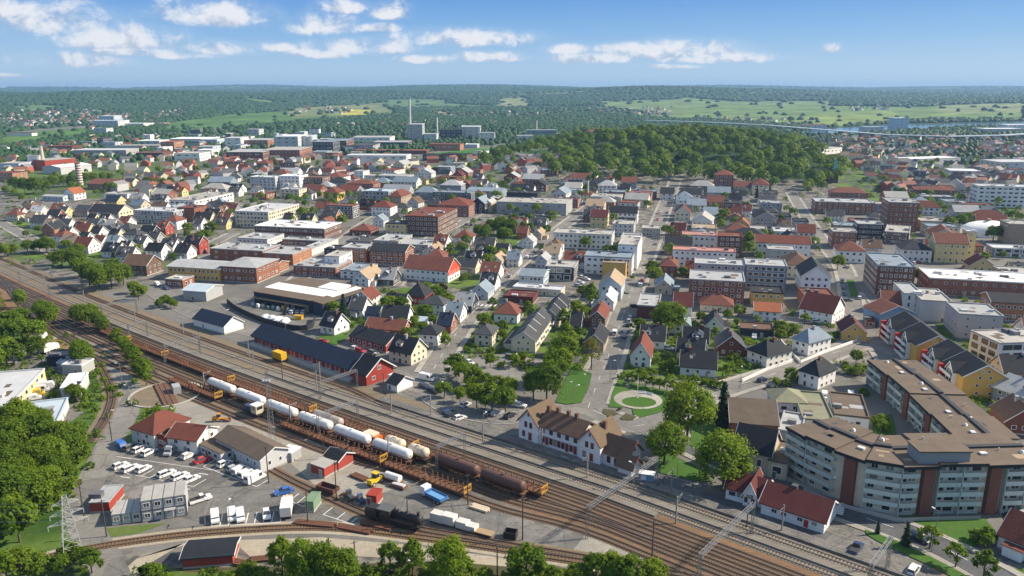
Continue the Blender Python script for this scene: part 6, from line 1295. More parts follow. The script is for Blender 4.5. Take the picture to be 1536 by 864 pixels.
LEAFC = leaf_mat('needle_green', (.010, .030, .012), (.028, .062, .022), .08); LEAFR = leaf_mat('leaf_copper', (.035, .012, .014), (.075, .025, .025)); LEAFY = leaf_mat('leaf_yellow', (.12, .14, .02), (.22, .20, .03))
BARK = mat('bark', (.10, .075, .055), .95, .3, 2)
def quads_mesh(name, C, N, S, tint, m, seed=0):
    """many small leaf quads: centres C, normals N, sizes S"""
    q = np.random.RandomState(seed); n = len(C); N = N / np.maximum(np.linalg.norm(N, axis=1, keepdims=True), 1e-6)
    r = q.normal(size=(n, 3)); U = np.cross(N, r); U /= np.maximum(np.linalg.norm(U, axis=1, keepdims=True), 1e-6); V = np.cross(N, U)
    S = S[:, None]; a = q.uniform(.55, 1.0, (n, 1))
    v = np.stack([C - U * S - V * S * a * .3, C - U * S * .1 + V * S * a, C + U * S + V * S * a * .2, C + U * S * .15 - V * S * a], 1).reshape(-1, 3)
    me = bpy.data.meshes.new(name); me.vertices.add(4 * n); me.vertices.foreach_set('co', v.astype(np.float32).ravel()); me.loops.add(4 * n); me.loops.foreach_set('vertex_index', np.arange(4 * n, dtype=np.int32))
    me.polygons.add(n); me.polygons.foreach_set('loop_start', np.arange(n, dtype=np.int32) * 4); me.update()
    at = me.attributes.new('tint', 'FLOAT', 'FACE'); at.data.foreach_set('value', tint.astype(np.float32)); me.materials.append(m); return me
def crown_pts(q, W, H, z0, z1, ncl, nlf, spread=.17, kind='round'):
    """clumped leaf positions of a crown: width W, between heights z0 and z1"""
    cz = (z0 + z1) / 2 - (z1 - z0) * .04; rz = (z1 - z0) / 2; C, N, T = [], [], []
    lob = q.normal(size=(7, 3)); lob /= np.linalg.norm(lob, axis=1, keepdims=True); amp = q.uniform(-.38, .34, 7)
    for k in range(ncl):
        d = q.normal(size=3); d /= np.linalg.norm(d)
        if d[2] < -.55: d[2] *= -.6; d /= np.linalg.norm(d)
        rad = q.uniform(.45, 1.0) ** .55 * (1 + float((np.maximum(lob @ d, 0) ** 3) @ amp))
        t = (d[2] + 1) / 2
        wx = {'round': 1.0, 'tall': .62 + .5 * math.sin(math.pi * min(1, t * .9 + .1)), 'cone': 1.05 - .9 * t}[kind]
        c = np.array([d[0] * W / 2 * rad * wx, d[1] * W / 2 * rad * wx, cz + d[2] * rz * rad]); m = max(6, int(nlf * q.uniform(.6, 1.4)))
        off = q.normal(size=(m, 3)) * W * spread * np.array([1, 1, .7]) * .55
        C.append(c + off); N.append(d * .8 + np.array([0, 0, .6]) + off / (W * spread) * .5 + q.normal(size=(m, 3)) * .7); T.append(np.clip(q.uniform(0, 1) * .75 + q.uniform(0, .3, m), 0, 1))
    return np.vstack(C), np.vstack(N), np.concatenate(T)
TREES = {}
def tree_kind(name, H, W, ncl, nlf, leaf, m, kind='round', z0=.2, seed=1, spread=.125):
    q = np.random.RandomState(seed); C, N, T = crown_pts(q, W, H, H * z0, H, ncl, nlf, spread, kind)
    cr = quads_mesh('crown', C, N, q.uniform(.6, 1.35, len(C)) * leaf, T, m, seed); b = MB(); r = H * .022
    b.tube((0, 0, -.3), (q.uniform(-.1, .1), q.uniform(-.1, .1), H * .45), r * 1.3, 7, r * .8)
    for k in range(5):
        a = k * 1.26 + q.uniform(-.4, .4); z = H * q.uniform(.22, .42); b.tube((0, 0, z), (math.cos(a) * W * .3, math.sin(a) * W * .3, z + H * q.uniform(.15, .3)), r * .55, 5, r * .2)
    b.tube((0, 0, H * .45), (0, 0, H * .8), r * .8, 6, r * .2)
    TREES.setdefault(name, []).append((H, W, b.mesh('trunk', [BARK]), cr))
def conifer(name, H, W, seed):
    q = np.random.RandomState(seed); C, N, T = [], [], []
    for k in range(26):
        t = k / 26; z = H * (.06 + .92 * t); R_ = W / 2 * (1 - t) ** .85 + .15; nb = max(4, int(11 * (1 - t)) + 3)
        for j in range(nb):
            a = q.uniform(0, 6.28); m = 13; s = q.uniform(.25, 1, m)[:, None] * R_ * q.uniform(.8, 1.12); d = np.array([math.cos(a), math.sin(a), 0])
            C.append(d * s + np.array([0, 0, z]) - np.array([0, 0, .32]) * s + q.normal(size=(m, 3)) * .22); N.append(d * .6 + np.array([0, 0, .7]) + q.normal(size=(m, 3)) * .4); T.append(np.full(m, q.uniform(0, 1)))
    C, N, T = np.vstack(C), np.vstack(N), np.concatenate(T); cr = quads_mesh('crown', C, N, q.uniform(.7, 1.2, len(C)) * .33, T, LEAFC, seed)
    TREES.setdefault(name, []).append((H, W, MB().tube((0, 0, -.3), (0, 0, H * .95), H * .018, 7, .03).mesh('trunk', [BARK]), cr))
for i in range(3): tree_kind('big', 16, 13.5, 84, 80, .37, (LEAFB, LEAF, LEAFB)[i], seed=21 + i)
for i in range(2): tree_kind('dense', 15, 12.5, 90, 70, .42, (LEAF, LEAFD)[i], seed=31 + i, z0=.12)
for i in range(4): tree_kind('round', 9, 7.6, 52, 42, .36, (LEAF, LEAFB, LEAF, LEAFD)[i], seed=41 + i)
for i in range(2): tree_kind('tall', 13, 7.0, 60, 46, .38, (LEAF, LEAFB)[i], 'tall', .14, 51 + i)
tree_kind('open', 13, 8.5, 48, 26, .30, LEAFY, 'tall', .22, 61, .13); tree_kind('copper', 11, 9, 52, 40, .42, LEAFR, seed=63); tree_kind('copper', 9, 9, 50, 40, .42, LEAFR, seed=64)
for i in range(2): tree_kind('small', 5, 3.3, 26, 34, .22, (LEAF, LEAFB)[i], 'tall', .22, 71 + i)
for i in range(2): tree_kind('bush', 2.6, 3.8, 22, 34, .20, (LEAF, LEAFB)[i], 'round', -.1, 81 + i)
conifer('conifer', 15, 6.2, 91); conifer('conifer', 12, 4.2, 92)
TDESC = dict(big='broad bright green tree', dense='dense dark green tree', round='round green tree', tall='tall narrow green tree', open='open-crowned yellowish tree', copper='copper-leaved dark tree', small='small young green tree', bush='low green bush', conifer='dark green conifer')
TCOUNT = [0]
def tree(px, py, h, kind='round', desc=None, fixed=False, p=None, wmul=None, group=None):
    p = p if p is not None else G(px, py); var = TREES[kind]; H, W, tk, cr = var[rnd.randrange(len(var))]; k = h / H * rnd.uniform(.95, 1.05); wmul = (wmul or 1.0) * rnd.uniform(.82, 1.12)
    nm = {'bush': 'bush', 'conifer': 'conifer_tree'}.get(kind, 'tree'); cat = 'bush' if kind == 'bush' else 'tree'
    t = thing(nm, desc or TDESC[kind], cat, p, rnd.uniform(0, 6.28), group, fixed, at=(p.x, p.y, p.z + h * .5)); t.scale = (k * wmul, k * wmul, k)
    link('trunk', tk, t); link('crown', cr, t); TCOUNT[0] += 1; return t
def TL(kind, pts, **k):
    for a in pts: tree(a[0], a[1], a[2], kind, **k)
# traced trees, near ones first
tree(1030, 662, 17.5, 'big', 'tallest broad bright green tree standing on the station park lawn', True, wmul=.95); tree(996, 698, 12, 'big', 'broad bright green tree beside the station end porch', True, wmul=1.1); tree(1085, 728, 15, 'big', 'broad spreading green tree next to the red-roofed track cottage', True, wmul=1.08)
tree(1083, 638, 13.5, 'conifer', 'tall dark conifer on the lawn beside the broad park trees', True); tree(1002, 508, 15, 'big', 'broad light green tree rising over the maroon flat-roofed block', True)
TL('round', [(667, 596, 6), (690, 604, 6), (715, 613, 8.2), (738, 617, 8.2), (758, 618, 8.6)]); TL('round', [(683, 565, 9), (697, 574, 8), (711, 581, 7.5)]); TL('round', [(728, 586, 6.5), (748, 591, 6.5), (765, 595, 6.5), (706, 587, 5.5)])
TL('dense', [(800, 601, 11), (820, 600, 13), (837, 575, 13), (845, 548, 11.5), (852, 532, 9.5)]); TL('open', [(887, 554, 13)]); TL('tall', [(887, 460, 12), (792, 478, 8), (845, 492, 8.5), (850, 515, 9), (676, 389, 10), (1171, 337, 8), (1083, 338, 13), (1089, 334, 11), (1123, 377, 13), (879, 288, 8)])
TL('round', [(724, 489, 5.5), (754, 500, 6), (755, 511, 5), (870, 482, 7), (982, 426, 9), (978, 412, 8), (958, 498, 6), (1052, 486, 5.5), (1091, 482, 5.5), (1108, 475, 5), (1171, 507, 7), (948, 420, 3), (1186, 574, 6), (1023, 418, 7), (1105, 420, 5), (1117, 318, 8), (1054, 290, 8)])
TL('bush', [(1165, 577, 3), (1180, 580, 2.4), (1050, 520, 2.5), (1010, 545, 3), (985, 545, 3), (995, 555, 3), (975, 560, 2.6), (1100, 540, 3.2), (1110, 550, 3), (1095, 555, 2.8), (930, 615, 1.2), (1300, 560, 3.5), (1285, 562, 3.4), (1270, 560, 3), (1275, 500, 3), (1255, 505, 3), (1245, 512, 2.6), (1320, 640, 3.5), (1326, 648, 2.8), (1295, 592, 2.6), (1478, 818, 4), (1465, 812, 2.6), (585, 482, 2.4), (560, 490, 2.4), (540, 484, 2), (700, 528, 2), (720, 530, 2), (735, 529, 2), (1500, 545, 2.6)])
TL('small', [(948, 577, 5), (959, 579, 5), (968, 581, 5), (979, 583, 5), (989, 586, 5), (1000, 588, 5), (1010, 590, 5), (1021, 593, 5)], group='clipped trees along the park path'); TL('bush', [(1036, 574, 2.8), (1044, 576, 2.8), (1053, 577, 2.8), (1062, 579, 2.8), (1071, 581, 2.8), (1080, 583, 2.8)], group='dark hedge bushes by the park')
TL('small', [(1394, 823, 6), (1433, 851, 6.5), (1474, 872, 7.5), (1310, 640, 3.6)]); TL('conifer', [(1316, 801, 3.6), (1358, 819, 6.2), (516, 478, 11), (1046, 404, 6)])
# left verge, road row and the wood in the lower-left corner
TL('tall', [(177, 518, 7.5), (192, 535, 7.5), (208, 554, 8), (220, 578, 8.5)]); TL('dense', [(186, 527, 6), (201, 545, 6.5), (214, 566, 7), (120, 482, 8), (134, 488, 9), (146, 494, 8.5), (156, 498, 7), (75, 488, 10), (62, 480, 9), (120, 551, 10.5), (129, 549, 8)])
TL('dense', [(135, 430, 13), (150, 436, 14), (168, 433, 14), (186, 428, 11), (122, 418, 12), (174, 420, 12)]); TL('round', [(208, 450, 7), (248, 458, 5), (240, 462, 4.5), (256, 460, 4.5), (262, 463, 4), (33, 462, 8), (28, 450, 6), (112, 600, 5.5), (121, 603, 5), (35, 513, 11), (52, 512, 10), (16, 506, 11), (10, 545, 10), (22, 548, 9), (-8, 520, 12), (0, 556, 9), (200, 440, 7), (215, 444, 6)])
TL('dense', [(71, 380, 10), (94, 402, 11), (108, 400, 11), (118, 384, 8), (60, 378, 8), (42, 380, 9), (22, 384, 8), (8, 386, 8), (80, 398, 8), (122, 400, 9)]); TL('round', [(58, 350, 6), (40, 356, 5), (282, 352, 9), (208, 380, 6), (222, 382, 5), (196, 356, 6), (20, 330, 4), (30, 340, 5), (50, 338, 5), (300, 366, 8), (310, 362, 8), (318, 352, 9), (232, 384, 4)])
TL('dense', [(24, 287, 15), (38, 290, 16), (55, 292, 17), (66, 290, 14), (80, 282, 13), (95, 281, 13), (109, 280, 12), (128, 277, 12), (141, 276, 12), (156, 274, 12), (165, 272, 10), (220, 280, 11), (232, 283, 11), (246, 282, 11), (258, 279, 10), (270, 276, 9), (8, 292, 9), (34, 302, 7)])
TL('dense', [(717, 354, 8), (729, 357, 9), (741, 352, 11), (752, 352, 12), (766, 353, 12), (756, 367, 11), (775, 347, 9), (785, 350, 9), (796, 350, 8), (735, 346, 9), (771, 340, 10), (748, 345, 10)]); TL('round', [(738, 388, 9), (750, 384, 7), (819, 352, 7), (714, 354, 5), (1256, 404, 8), (1422, 348, 11), (1438, 344, 11), (1452, 338, 10), (1489, 362, 12), (1378, 425, 8), (1353, 294, 9), (1345, 290, 9), (475, 292, 9), (480, 298, 7), (380, 250, 10)])
TL('round', [(872, 298, 8), (880, 296, 8), (889, 292, 8), (897, 288, 8), (906, 284, 8), (914, 280, 8)], group='street trees in a row up the hill'); TL('conifer', [(1135, 297, 12), (1146, 297, 9), (1154, 290, 11)]); TL('copper', [(653, 262, 9), (972, 262, 13), (1020, 246, 12), (664, 440, 5)])
TL('round', [(655, 445, 6), (640, 440, 6), (662, 452, 6), (603, 470, 8), (614, 480, 7), (596, 482, 7), (640, 478, 6), (650, 490, 5), (620, 496, 6), (636, 500, 5), (600, 500, 6), (582, 470, 8), (590, 460, 8), (572, 480, 5), (610, 508, 5), (668, 522, 6), (660, 512, 5), (500, 472, 7), (694, 425, 4), (700, 420, 4)])
for i in range(40):                              # the wood below the warehouse
    for _ in range(40):
        px, py = rnd.uniform(-40, 160), rnd.uniform(640, 900)
        if inpoly([px], [py], [(-60, 665), (20, 655), (60, 662), (88, 672), (112, 690), (94, 726), (68, 760), (55, 800), (30, 815), (-60, 830)])[0] and all((G(px, py) - q).length > 5.2 for q in TREES.setdefault('_spots', [])): break
    else: continue
    TREES['_spots'].append(G(px, py)); tree(px, py, rnd.uniform(8, 12), rnd.choice(['dense', 'dense', 'round', 'big']), group='trees of the wood by the access road')
del TREES['_spots']
TL('dense', [(40, 640, 8), (58, 648, 8), (74, 652, 7), (48, 656, 8), (25, 650, 8)]); TL('round', [(105, 846, 5), (122, 852, 5), (138, 860, 5.5), (92, 862, 5), (60, 868, 6), (30, 872, 7), (10, 866, 6)])
TL('tall', [(425, 862, 9), (586, 860, 7.5), (619, 864, 9)]); TL('big', [(458, 882, 11.5), (672, 884, 12)], wmul=.72); TL('tall', [(692, 884, 9)]); TL('dense', [(486, 886, 10.5), (510, 888, 10)], wmul=.8); TL('round', [(790, 874, 8.5), (728, 878, 4), (862, 876, 5), (894, 874, 6.5), (918, 876, 6.5), (946, 886, 7), (977, 882, 6), (830, 885, 5), (395, 890, 5)])
TL('bush', [(232, 866, 2.6), (250, 872, 2.2), (372, 862, 2.4), (560, 872, 3), (760, 880, 3), (645, 872, 3), (600, 876, 3)])
def lp(poly, n, hr, kinds, group=None, mind=6):
    xs = [p[0] for p in poly]; ys = [p[1] for p in poly]; sp_ = []; tries = 0
    while len(sp_) < n and tries < n * 40:
        tries += 1; px, py = rnd.uniform(min(xs), max(xs)), rnd.uniform(min(ys), max(ys))
        if not inpoly([px], [py], poly)[0]: continue
        p = G(px, py)
        if any((p - q).length < mind for q in sp_) or blocked(p.x, p.y, 2.0): continue
        sp_.append(p); tree(0, 0, rnd.uniform(*hr), rnd.choice(kinds), p=p, group=group)
_feet = None
def blocked(x, y, m=1.5):
    for cx, cy, hw, hd, vx, vy in FOOT:
        dx, dy = x - cx, y - cy
        if abs(dx) + abs(dy) > 160: continue
        u = dx * vx + dy * vy; w = -dx * vy + dy * vx
        if abs(u) < hw + m and abs(w) < hd + m: return True
    for rx, ry, rw in ROADS:
        if (x - rx) ** 2 + (y - ry) ** 2 < (rw + m) ** 2: return True
    return False
# ------------------------------------------------------------------ infill houses of the town, garden trees
WALLS = ['white'] * 8 + ['offwhite'] * 3 + ['cream', 'paleyellow', 'lightgrey', 'beige', 'red', 'redbrown', 'bluegrey', 'brickorange']
ROOFS = ['charcoal'] * 4 + ['darkgrey'] * 5 + ['black', 'terracotta', 'redbrown', 'redbrown', 'grey', 'maroon', 'brown', 'brown', 'tan', 'bluegrey']
NH = [0]
def infill(poly, n, mind, shop=.15, hk=(4.4, 6.2), maxn=400):
    xs = [p[0] for p in poly]; ys = [p[1] for p in poly]; k = 0; tries = 0
    while k < n and tries < n * 30:
        tries += 1; px, py = rnd.uniform(min(xs), max(xs)), min(ys) + (max(ys) - min(ys)) * rnd.random() ** .8
        if not inpoly([px], [py], poly)[0]: continue
        p = G(px, py); w, d = rnd.uniform(9, 13), rnd.uniform(8, 10.5); isshop = rnd.random() < shop
        if isshop: w, d = rnd.uniform(14, 26), rnd.uniform(11, 17)
        a = math.atan2(GRID.y, GRID.x) + rnd.choice([0, 0, 0, math.pi / 2]) + rnd.uniform(-.12, .12)
        if blocked(p.x, p.y, max(w, d) / 2 + mind): continue
        v = Vector((math.cos(a), math.sin(a), 0)); nrm = Vector((-v.y, v.x, 0)); A = p - v * w / 2 - nrm * d / 2
        if isshop: building('shop', A, A + v * w, d, rnd.uniform(4.5, 8), rnd.choice(['flat', 'flat', 'gx', 'hip']), rnd.choice(['brick', 'white', 'offwhite', 'lightgrey', 'cream', 'brickorange', 'bluegrey', 'brickdark', 'grey']), rnd.choice(['grey', 'charcoal', 'concrete', 'redbrown', 'terracotta', 'bluegrey']), world=True, cap=30)
        else: building('house', A, A + v * w, d, rnd.uniform(*hk), rnd.choice(['gx', 'gx', 'gx', 'hip']), rnd.choice(WALLS), rnd.choice(ROOFS), world=True, group='small houses of the town'); NH[0] += 1
        k += 1
infill([(300, 300), (330, 248), (430, 240), (560, 245), (700, 252), (860, 262), (870, 290), (700, 300), (560, 300)], 88, 1.0, .5); infill([(470, 300), (640, 300), (700, 318), (560, 345), (480, 330)], 9, 1.5, .3)
infill([(150, 290), (330, 292), (360, 320), (340, 352), (230, 320), (150, 300)], 18, 1.2, .12); infill([(0, 318), (60, 312), (160, 318), (200, 352), (260, 366), (300, 396), (200, 398), (60, 360)], 22, 1.0, 0)
infill([(870, 262), (960, 285), (1060, 285), (1200, 300), (1230, 370), (1000, 378), (880, 340), (820, 300)], 66, .5, .75); infill([(1290, 250), (1360, 222), (1536, 222), (1536, 300), (1400, 300), (1320, 280)], 42, 3, .2); infill([(1290, 300), (1470, 296), (1500, 330), (1440, 390), (1290, 390)], 24, .6, .95); infill([(1000, 290), (1290, 300), (1290, 470), (1180, 480), (1000, 400)], 26, .5, .95)
infill([(1130, 470), (1250, 485), (1290, 470), (1290, 440), (1240, 445), (1180, 440)], 3, 1.5, .4); infill([(560, 440), (650, 440), (660, 470), (600, 500), (560, 470)], 4, 1.5, 0); infill([(1390, 430), (1536, 400), (1536, 440), (1400, 440)], 4, 1.5, .8); infill([(640, 388), (720, 375), (760, 385), (700, 420)], 4, 1.2, 0); infill([(770, 330), (870, 330), (820, 400), (770, 395)], 5, 1.2, .3)
infill([(930, 490), (1100, 490), (1100, 530), (1000, 560)], 3, 1.2, 0); infill([(1420, 560), (1536, 560), (1536, 660), (1480, 640)], 3, 1.5, 0); infill([(1200, 200), (1420, 215), (1350, 222), (1290, 250), (1260, 235)], 24, 4, .1)
lp([(520, 440), (700, 440), (880, 440), (900, 560), (690, 550), (640, 520), (560, 500)], 14, (4, 7), ['round', 'round', 'small'], 'garden trees in the town', 5); lp([(930, 490), (1290, 470), (1300, 570), (1060, 570), (940, 570)], 12, (3.5, 6), ['round', 'small'], 'garden trees in the town', 5); lp([(0, 300), (140, 320), (320, 350), (330, 395), (100, 400)], 8, (4, 8), ['round', 'dense'], 'garden trees in the town'); pass
lp([(1300, 300), (1536, 330), (1536, 660), (1440, 640), (1340, 540)], 6, (4, 7), ['round', 'small'], 'garden trees in the town'); lp([(-60, 430), (60, 455), (140, 500), (100, 560), (30, 520), (-60, 560)], 5, (5, 9), ['round', 'dense'], 'trees beside the access road')
def garden_shrubs():
    q = np.random.RandomState(77); C, N, S, T = [], [], [], []
    zones = [([(500, 430), (880, 440), (900, 560), (690, 560), (640, 520), (500, 500)], 230), ([(930, 480), (1290, 460), (1300, 580), (930, 575)], 200), ([(0, 300), (330, 340), (335, 400), (0, 400)], 230), ([(300, 240), (860, 240), (860, 400), (330, 350)], 420), ([(1240, 220), (1536, 220), (1536, 660), (1440, 640)], 330), ([(-80, 430), (60, 450), (215, 580), (190, 640), (110, 760), (-80, 800)], 620), ([(200, 852), (420, 848), (1000, 868), (1000, 910), (200, 910)], 260), ([(215, 600), (265, 615), (255, 640), (205, 650)], 20), ([(860, 270), (1250, 290), (1250, 400), (860, 400)], 120)]
    for poly, n in zones:
        xs = [p[0] for p in poly]; ys = [p[1] for p in poly]; k = 0; t = 0
        while k < n and t < n * 20:
            t += 1; px, py = q.uniform(min(xs), max(xs)), q.uniform(min(ys), max(ys))
            if not inpoly([px], [py], poly)[0]: continue
            p = G(px, py)
            if blocked(p.x, p.y, .6): continue
            h = q.uniform(.8, 2.4); w = q.uniform(1.2, 3.2) * (1.5 if py < 330 else 1); m = 26 if py > 420 else 16; d = q.normal(size=(m, 3)); d /= np.linalg.norm(d, axis=1, keepdims=True); d[:, 2] = np.abs(d[:, 2])
            C.append(d * np.array([w / 2, w / 2, h]) * q.uniform(.7, 1.05, (m, 1)) + np.array([p.x, p.y, p.z + .1])); N.append(d + q.normal(size=(m, 3)) * .5); S.append(np.full(m, .30 * w / 1.8) * q.uniform(.7, 1.3, m)); T.append(np.full(m, q.uniform(0, 1))); k += 1
    o = link('garden_shrubbery', quads_mesh('garden_shrubbery', np.vstack(C), np.vstack(N), np.concatenate(S), np.concatenate(T), LEAF, 5)); o['kind'] = 'stuff'; o['label'] = 'low green shrubs and hedges scattered through gardens and verges'; o['category'] = 'shrubbery'
garden_shrubs()
# ------------------------------------------------------------------ the wooded hill and the far woods and houses
def hill_wood():
    q = np.random.RandomState(9); C, N, S, T = [], [], [], []; k = 0; t = 0
    def one(x, y, z, h):
        w = h * q.uniform(.7, .95); m = 170; d = q.normal(size=(m, 3)); d /= np.linalg.norm(d, axis=1, keepdims=True); d[:, 2] = np.where(d[:, 2] < -.3, -d[:, 2], d[:, 2])
        lob = q.normal(size=3); lob /= np.linalg.norm(lob); rr = .84 + .28 * np.maximum(d @ lob, 0) ** 2
        C.append(d * np.array([w / 2, w / 2, h * .42]) * (rr * q.uniform(.85, 1.03, m))[:, None] + np.array([x, y, z + h * .55])); N.append(d + np.array([0, 0, .15]) + q.normal(size=(m, 3)) * .3); S.append(q.uniform(.7, 1.3, m) * w * .085); T.append(np.clip(q.uniform(0, 1) * .8 + q.uniform(0, .2, m), 0, 1))
    polys = [[(812, 262), (830, 232), (850, 205), (900, 196), (1000, 190), (1120, 196), (1200, 215), (1265, 262), (1240, 292), (1160, 292), (1105, 282), (1060, 284), (1020, 272), (1000, 276), (950, 285), (900, 282), (850, 278)], [(704, 258), (722, 247), (826, 219), (838, 223), (764, 246), (738, 259)]]
    from_x, to_x, from_y, to_y = -60, 620, 700, 1700
    while k < 1350 and t < 60000:
        t += 1; x, y = q.uniform(from_x, to_x), q.uniform(from_y, to_y); z = terr(x, y); px, py = PX(x, y, z)
        if not any(inpoly([px], [py], pl)[0] for pl in polys): continue
        if blocked(x, y, 1): continue
        one(x, y, z, q.uniform(12, 22)); k += 1
    hq = k; k = t = 0
    for pl, n in ([(300, 236), (860, 240), (870, 290), (860, 330), (560, 350), (330, 340)], 190), ([(1250, 205), (1536, 210), (1536, 340), (1300, 320)], 170), ([(0, 225), (300, 225), (320, 290), (0, 300)], 90), ([(870, 280), (1240, 290), (1240, 400), (870, 400)], 40), ([(700, 340), (860, 330), (800, 420), (680, 420)], 14):
        xs = [p[0] for p in pl]; ys = [p[1] for p in pl]; k = t = 0
        while k < n and t < n * 30:
            t += 1; px, py = q.uniform(min(xs), max(xs)), q.uniform(min(ys), max(ys))
            if not inpoly([px], [py], pl)[0]: continue
            p = G(px, py)
            if blocked(p.x, p.y, 2): continue
            one(p.x, p.y, p.z, q.uniform(5, 11)); k += 1
    o = link('hill_wood', quads_mesh('hill_wood', np.vstack(C), np.vstack(N), np.concatenate(S), np.concatenate(T), leaf_mat('wood_green', (.045, .105, .008), (.21, .29, .02), .45), 6)); o['kind'] = 'stuff'; o['label'] = 'dense green deciduous wood on the low hill and the tree tops between far roofs'; o['category'] = 'wood'
hill_wood()
def blobs(name, X, Y, Z, Wd, H, tint, m, label, cat):
    n = len(X); q = np.random.RandomState(4); k = 6; a = np.linspace(0, 2 * np.pi, k, endpoint=False)
    rings = [(0.0, .85), (.45, 1.0), (.82, .62)]; V = []
    for hz, rr in rings:
        ja = a[None] + q.uniform(-.3, .3, (n, k)); jr = rr * q.uniform(.75, 1.2, (n, k))
        V.append(np.stack([X[:, None] + np.cos(ja) * jr * Wd[:, None], Y[:, None] + np.sin(ja) * jr * Wd[:, None], Z[:, None] + hz * H[:, None] * q.uniform(.85, 1.15, (n, k))], -1))
    V.append(np.stack([X, Y, Z + H], -1)[:, None]); V = np.concatenate(V, 1); nv = 3 * k + 1; F = []
    for r in range(2):
        for i in range(k): j = (i + 1) % k; F += [(r * k + i, r * k + j, (r + 1) * k + j), (r * k + i, (r + 1) * k + j, (r + 1) * k + i)]
    for i in range(k): F.append((2 * k + i, 2 * k + (i + 1) % k, 3 * k))
    F = np.array(F); idx = (F[None] + (np.arange(n) * nv)[:, None, None]).reshape(-1).astype(np.int32); nf = len(F) * n
    me = bpy.data.meshes.new(name); me.vertices.add(n * nv); me.vertices.foreach_set('co', V.reshape(-1).astype(np.float32)); me.loops.add(nf * 3); me.loops.foreach_set('vertex_index', idx); me.polygons.add(nf); me.polygons.foreach_set('loop_start', np.arange(nf, dtype=np.int32) * 3); me.update()
    at = me.attributes.new('tint', 'FLOAT', 'FACE'); at.data.foreach_set('value', np.repeat(tint, len(F)).astype(np.float32) * q.uniform(.85, 1.1, nf).astype(np.float32)); me.materials.append(m)
    o = link(name, me); o['kind'] = 'stuff'; o['label'] = label; o['category'] = cat; return o
def far_woods():
    q = np.random.RandomState(12); n = 150000; az_ = q.uniform(-.68, .68, n); r = np.exp(q.uniform(math.log(1180), math.log(12500), n)); x, y = np.sin(az_) * r, np.cos(az_) * r; z = terr_np(x, y)
    _, g, w, px, py = landcover(x, y, z); keep = w & (q.uniform(0, 1, n) < np.where(g > .2, .12, 1)); keep |= (~w) & (q.uniform(0, 1, n) < .003)
    riv = inpoly(px, py, [(1180, 200), (1230, 192), (1340, 185), (1536, 182), (1600, 182), (1600, 190), (1420, 193), (1322, 201), (1220, 203)])
    sett = np.zeros(n, bool)
    for pl in SETTLED: sett |= inpoly(px, py, pl)
    keep |= sett & (q.uniform(0, 1, n) < .16) & (r > 1150)
    for pl, c in FIELDS: keep &= ~inpoly(px, py, pl) | (q.uniform(0, 1, n) < .003)
    belt = (np.abs(wnoise(x, y, 420, 31)) < .014) & ((~w) & (r > 1500)) & (q.uniform(0, 1, n) < .3); keep |= belt; keep &= ~riv; keep &= ~((np.hypot((x - 230) / 290, (y - 1040) / 290) < 1))
    x, y, z, r = x[keep], y[keep], z[keep], r[keep]; s = np.clip(r * .0034, 4.4, 38) * q.uniform(.7, 1.3, len(x)); H = np.clip(6 + r * .0016, 8, 18) * q.uniform(.7, 1.25, len(x))
    m = leaf_mat('far_wood_green', (.018, .054, .014), (.052, .108, .026), .05)
    blobs('distant_woods', x, y, z - 1.0, s, H, q.uniform(.1, .8, len(x)), m, 'dark green woods and tree belts over the distant plain and hills', 'woods'); print('far wood', len(x))
far_woods()
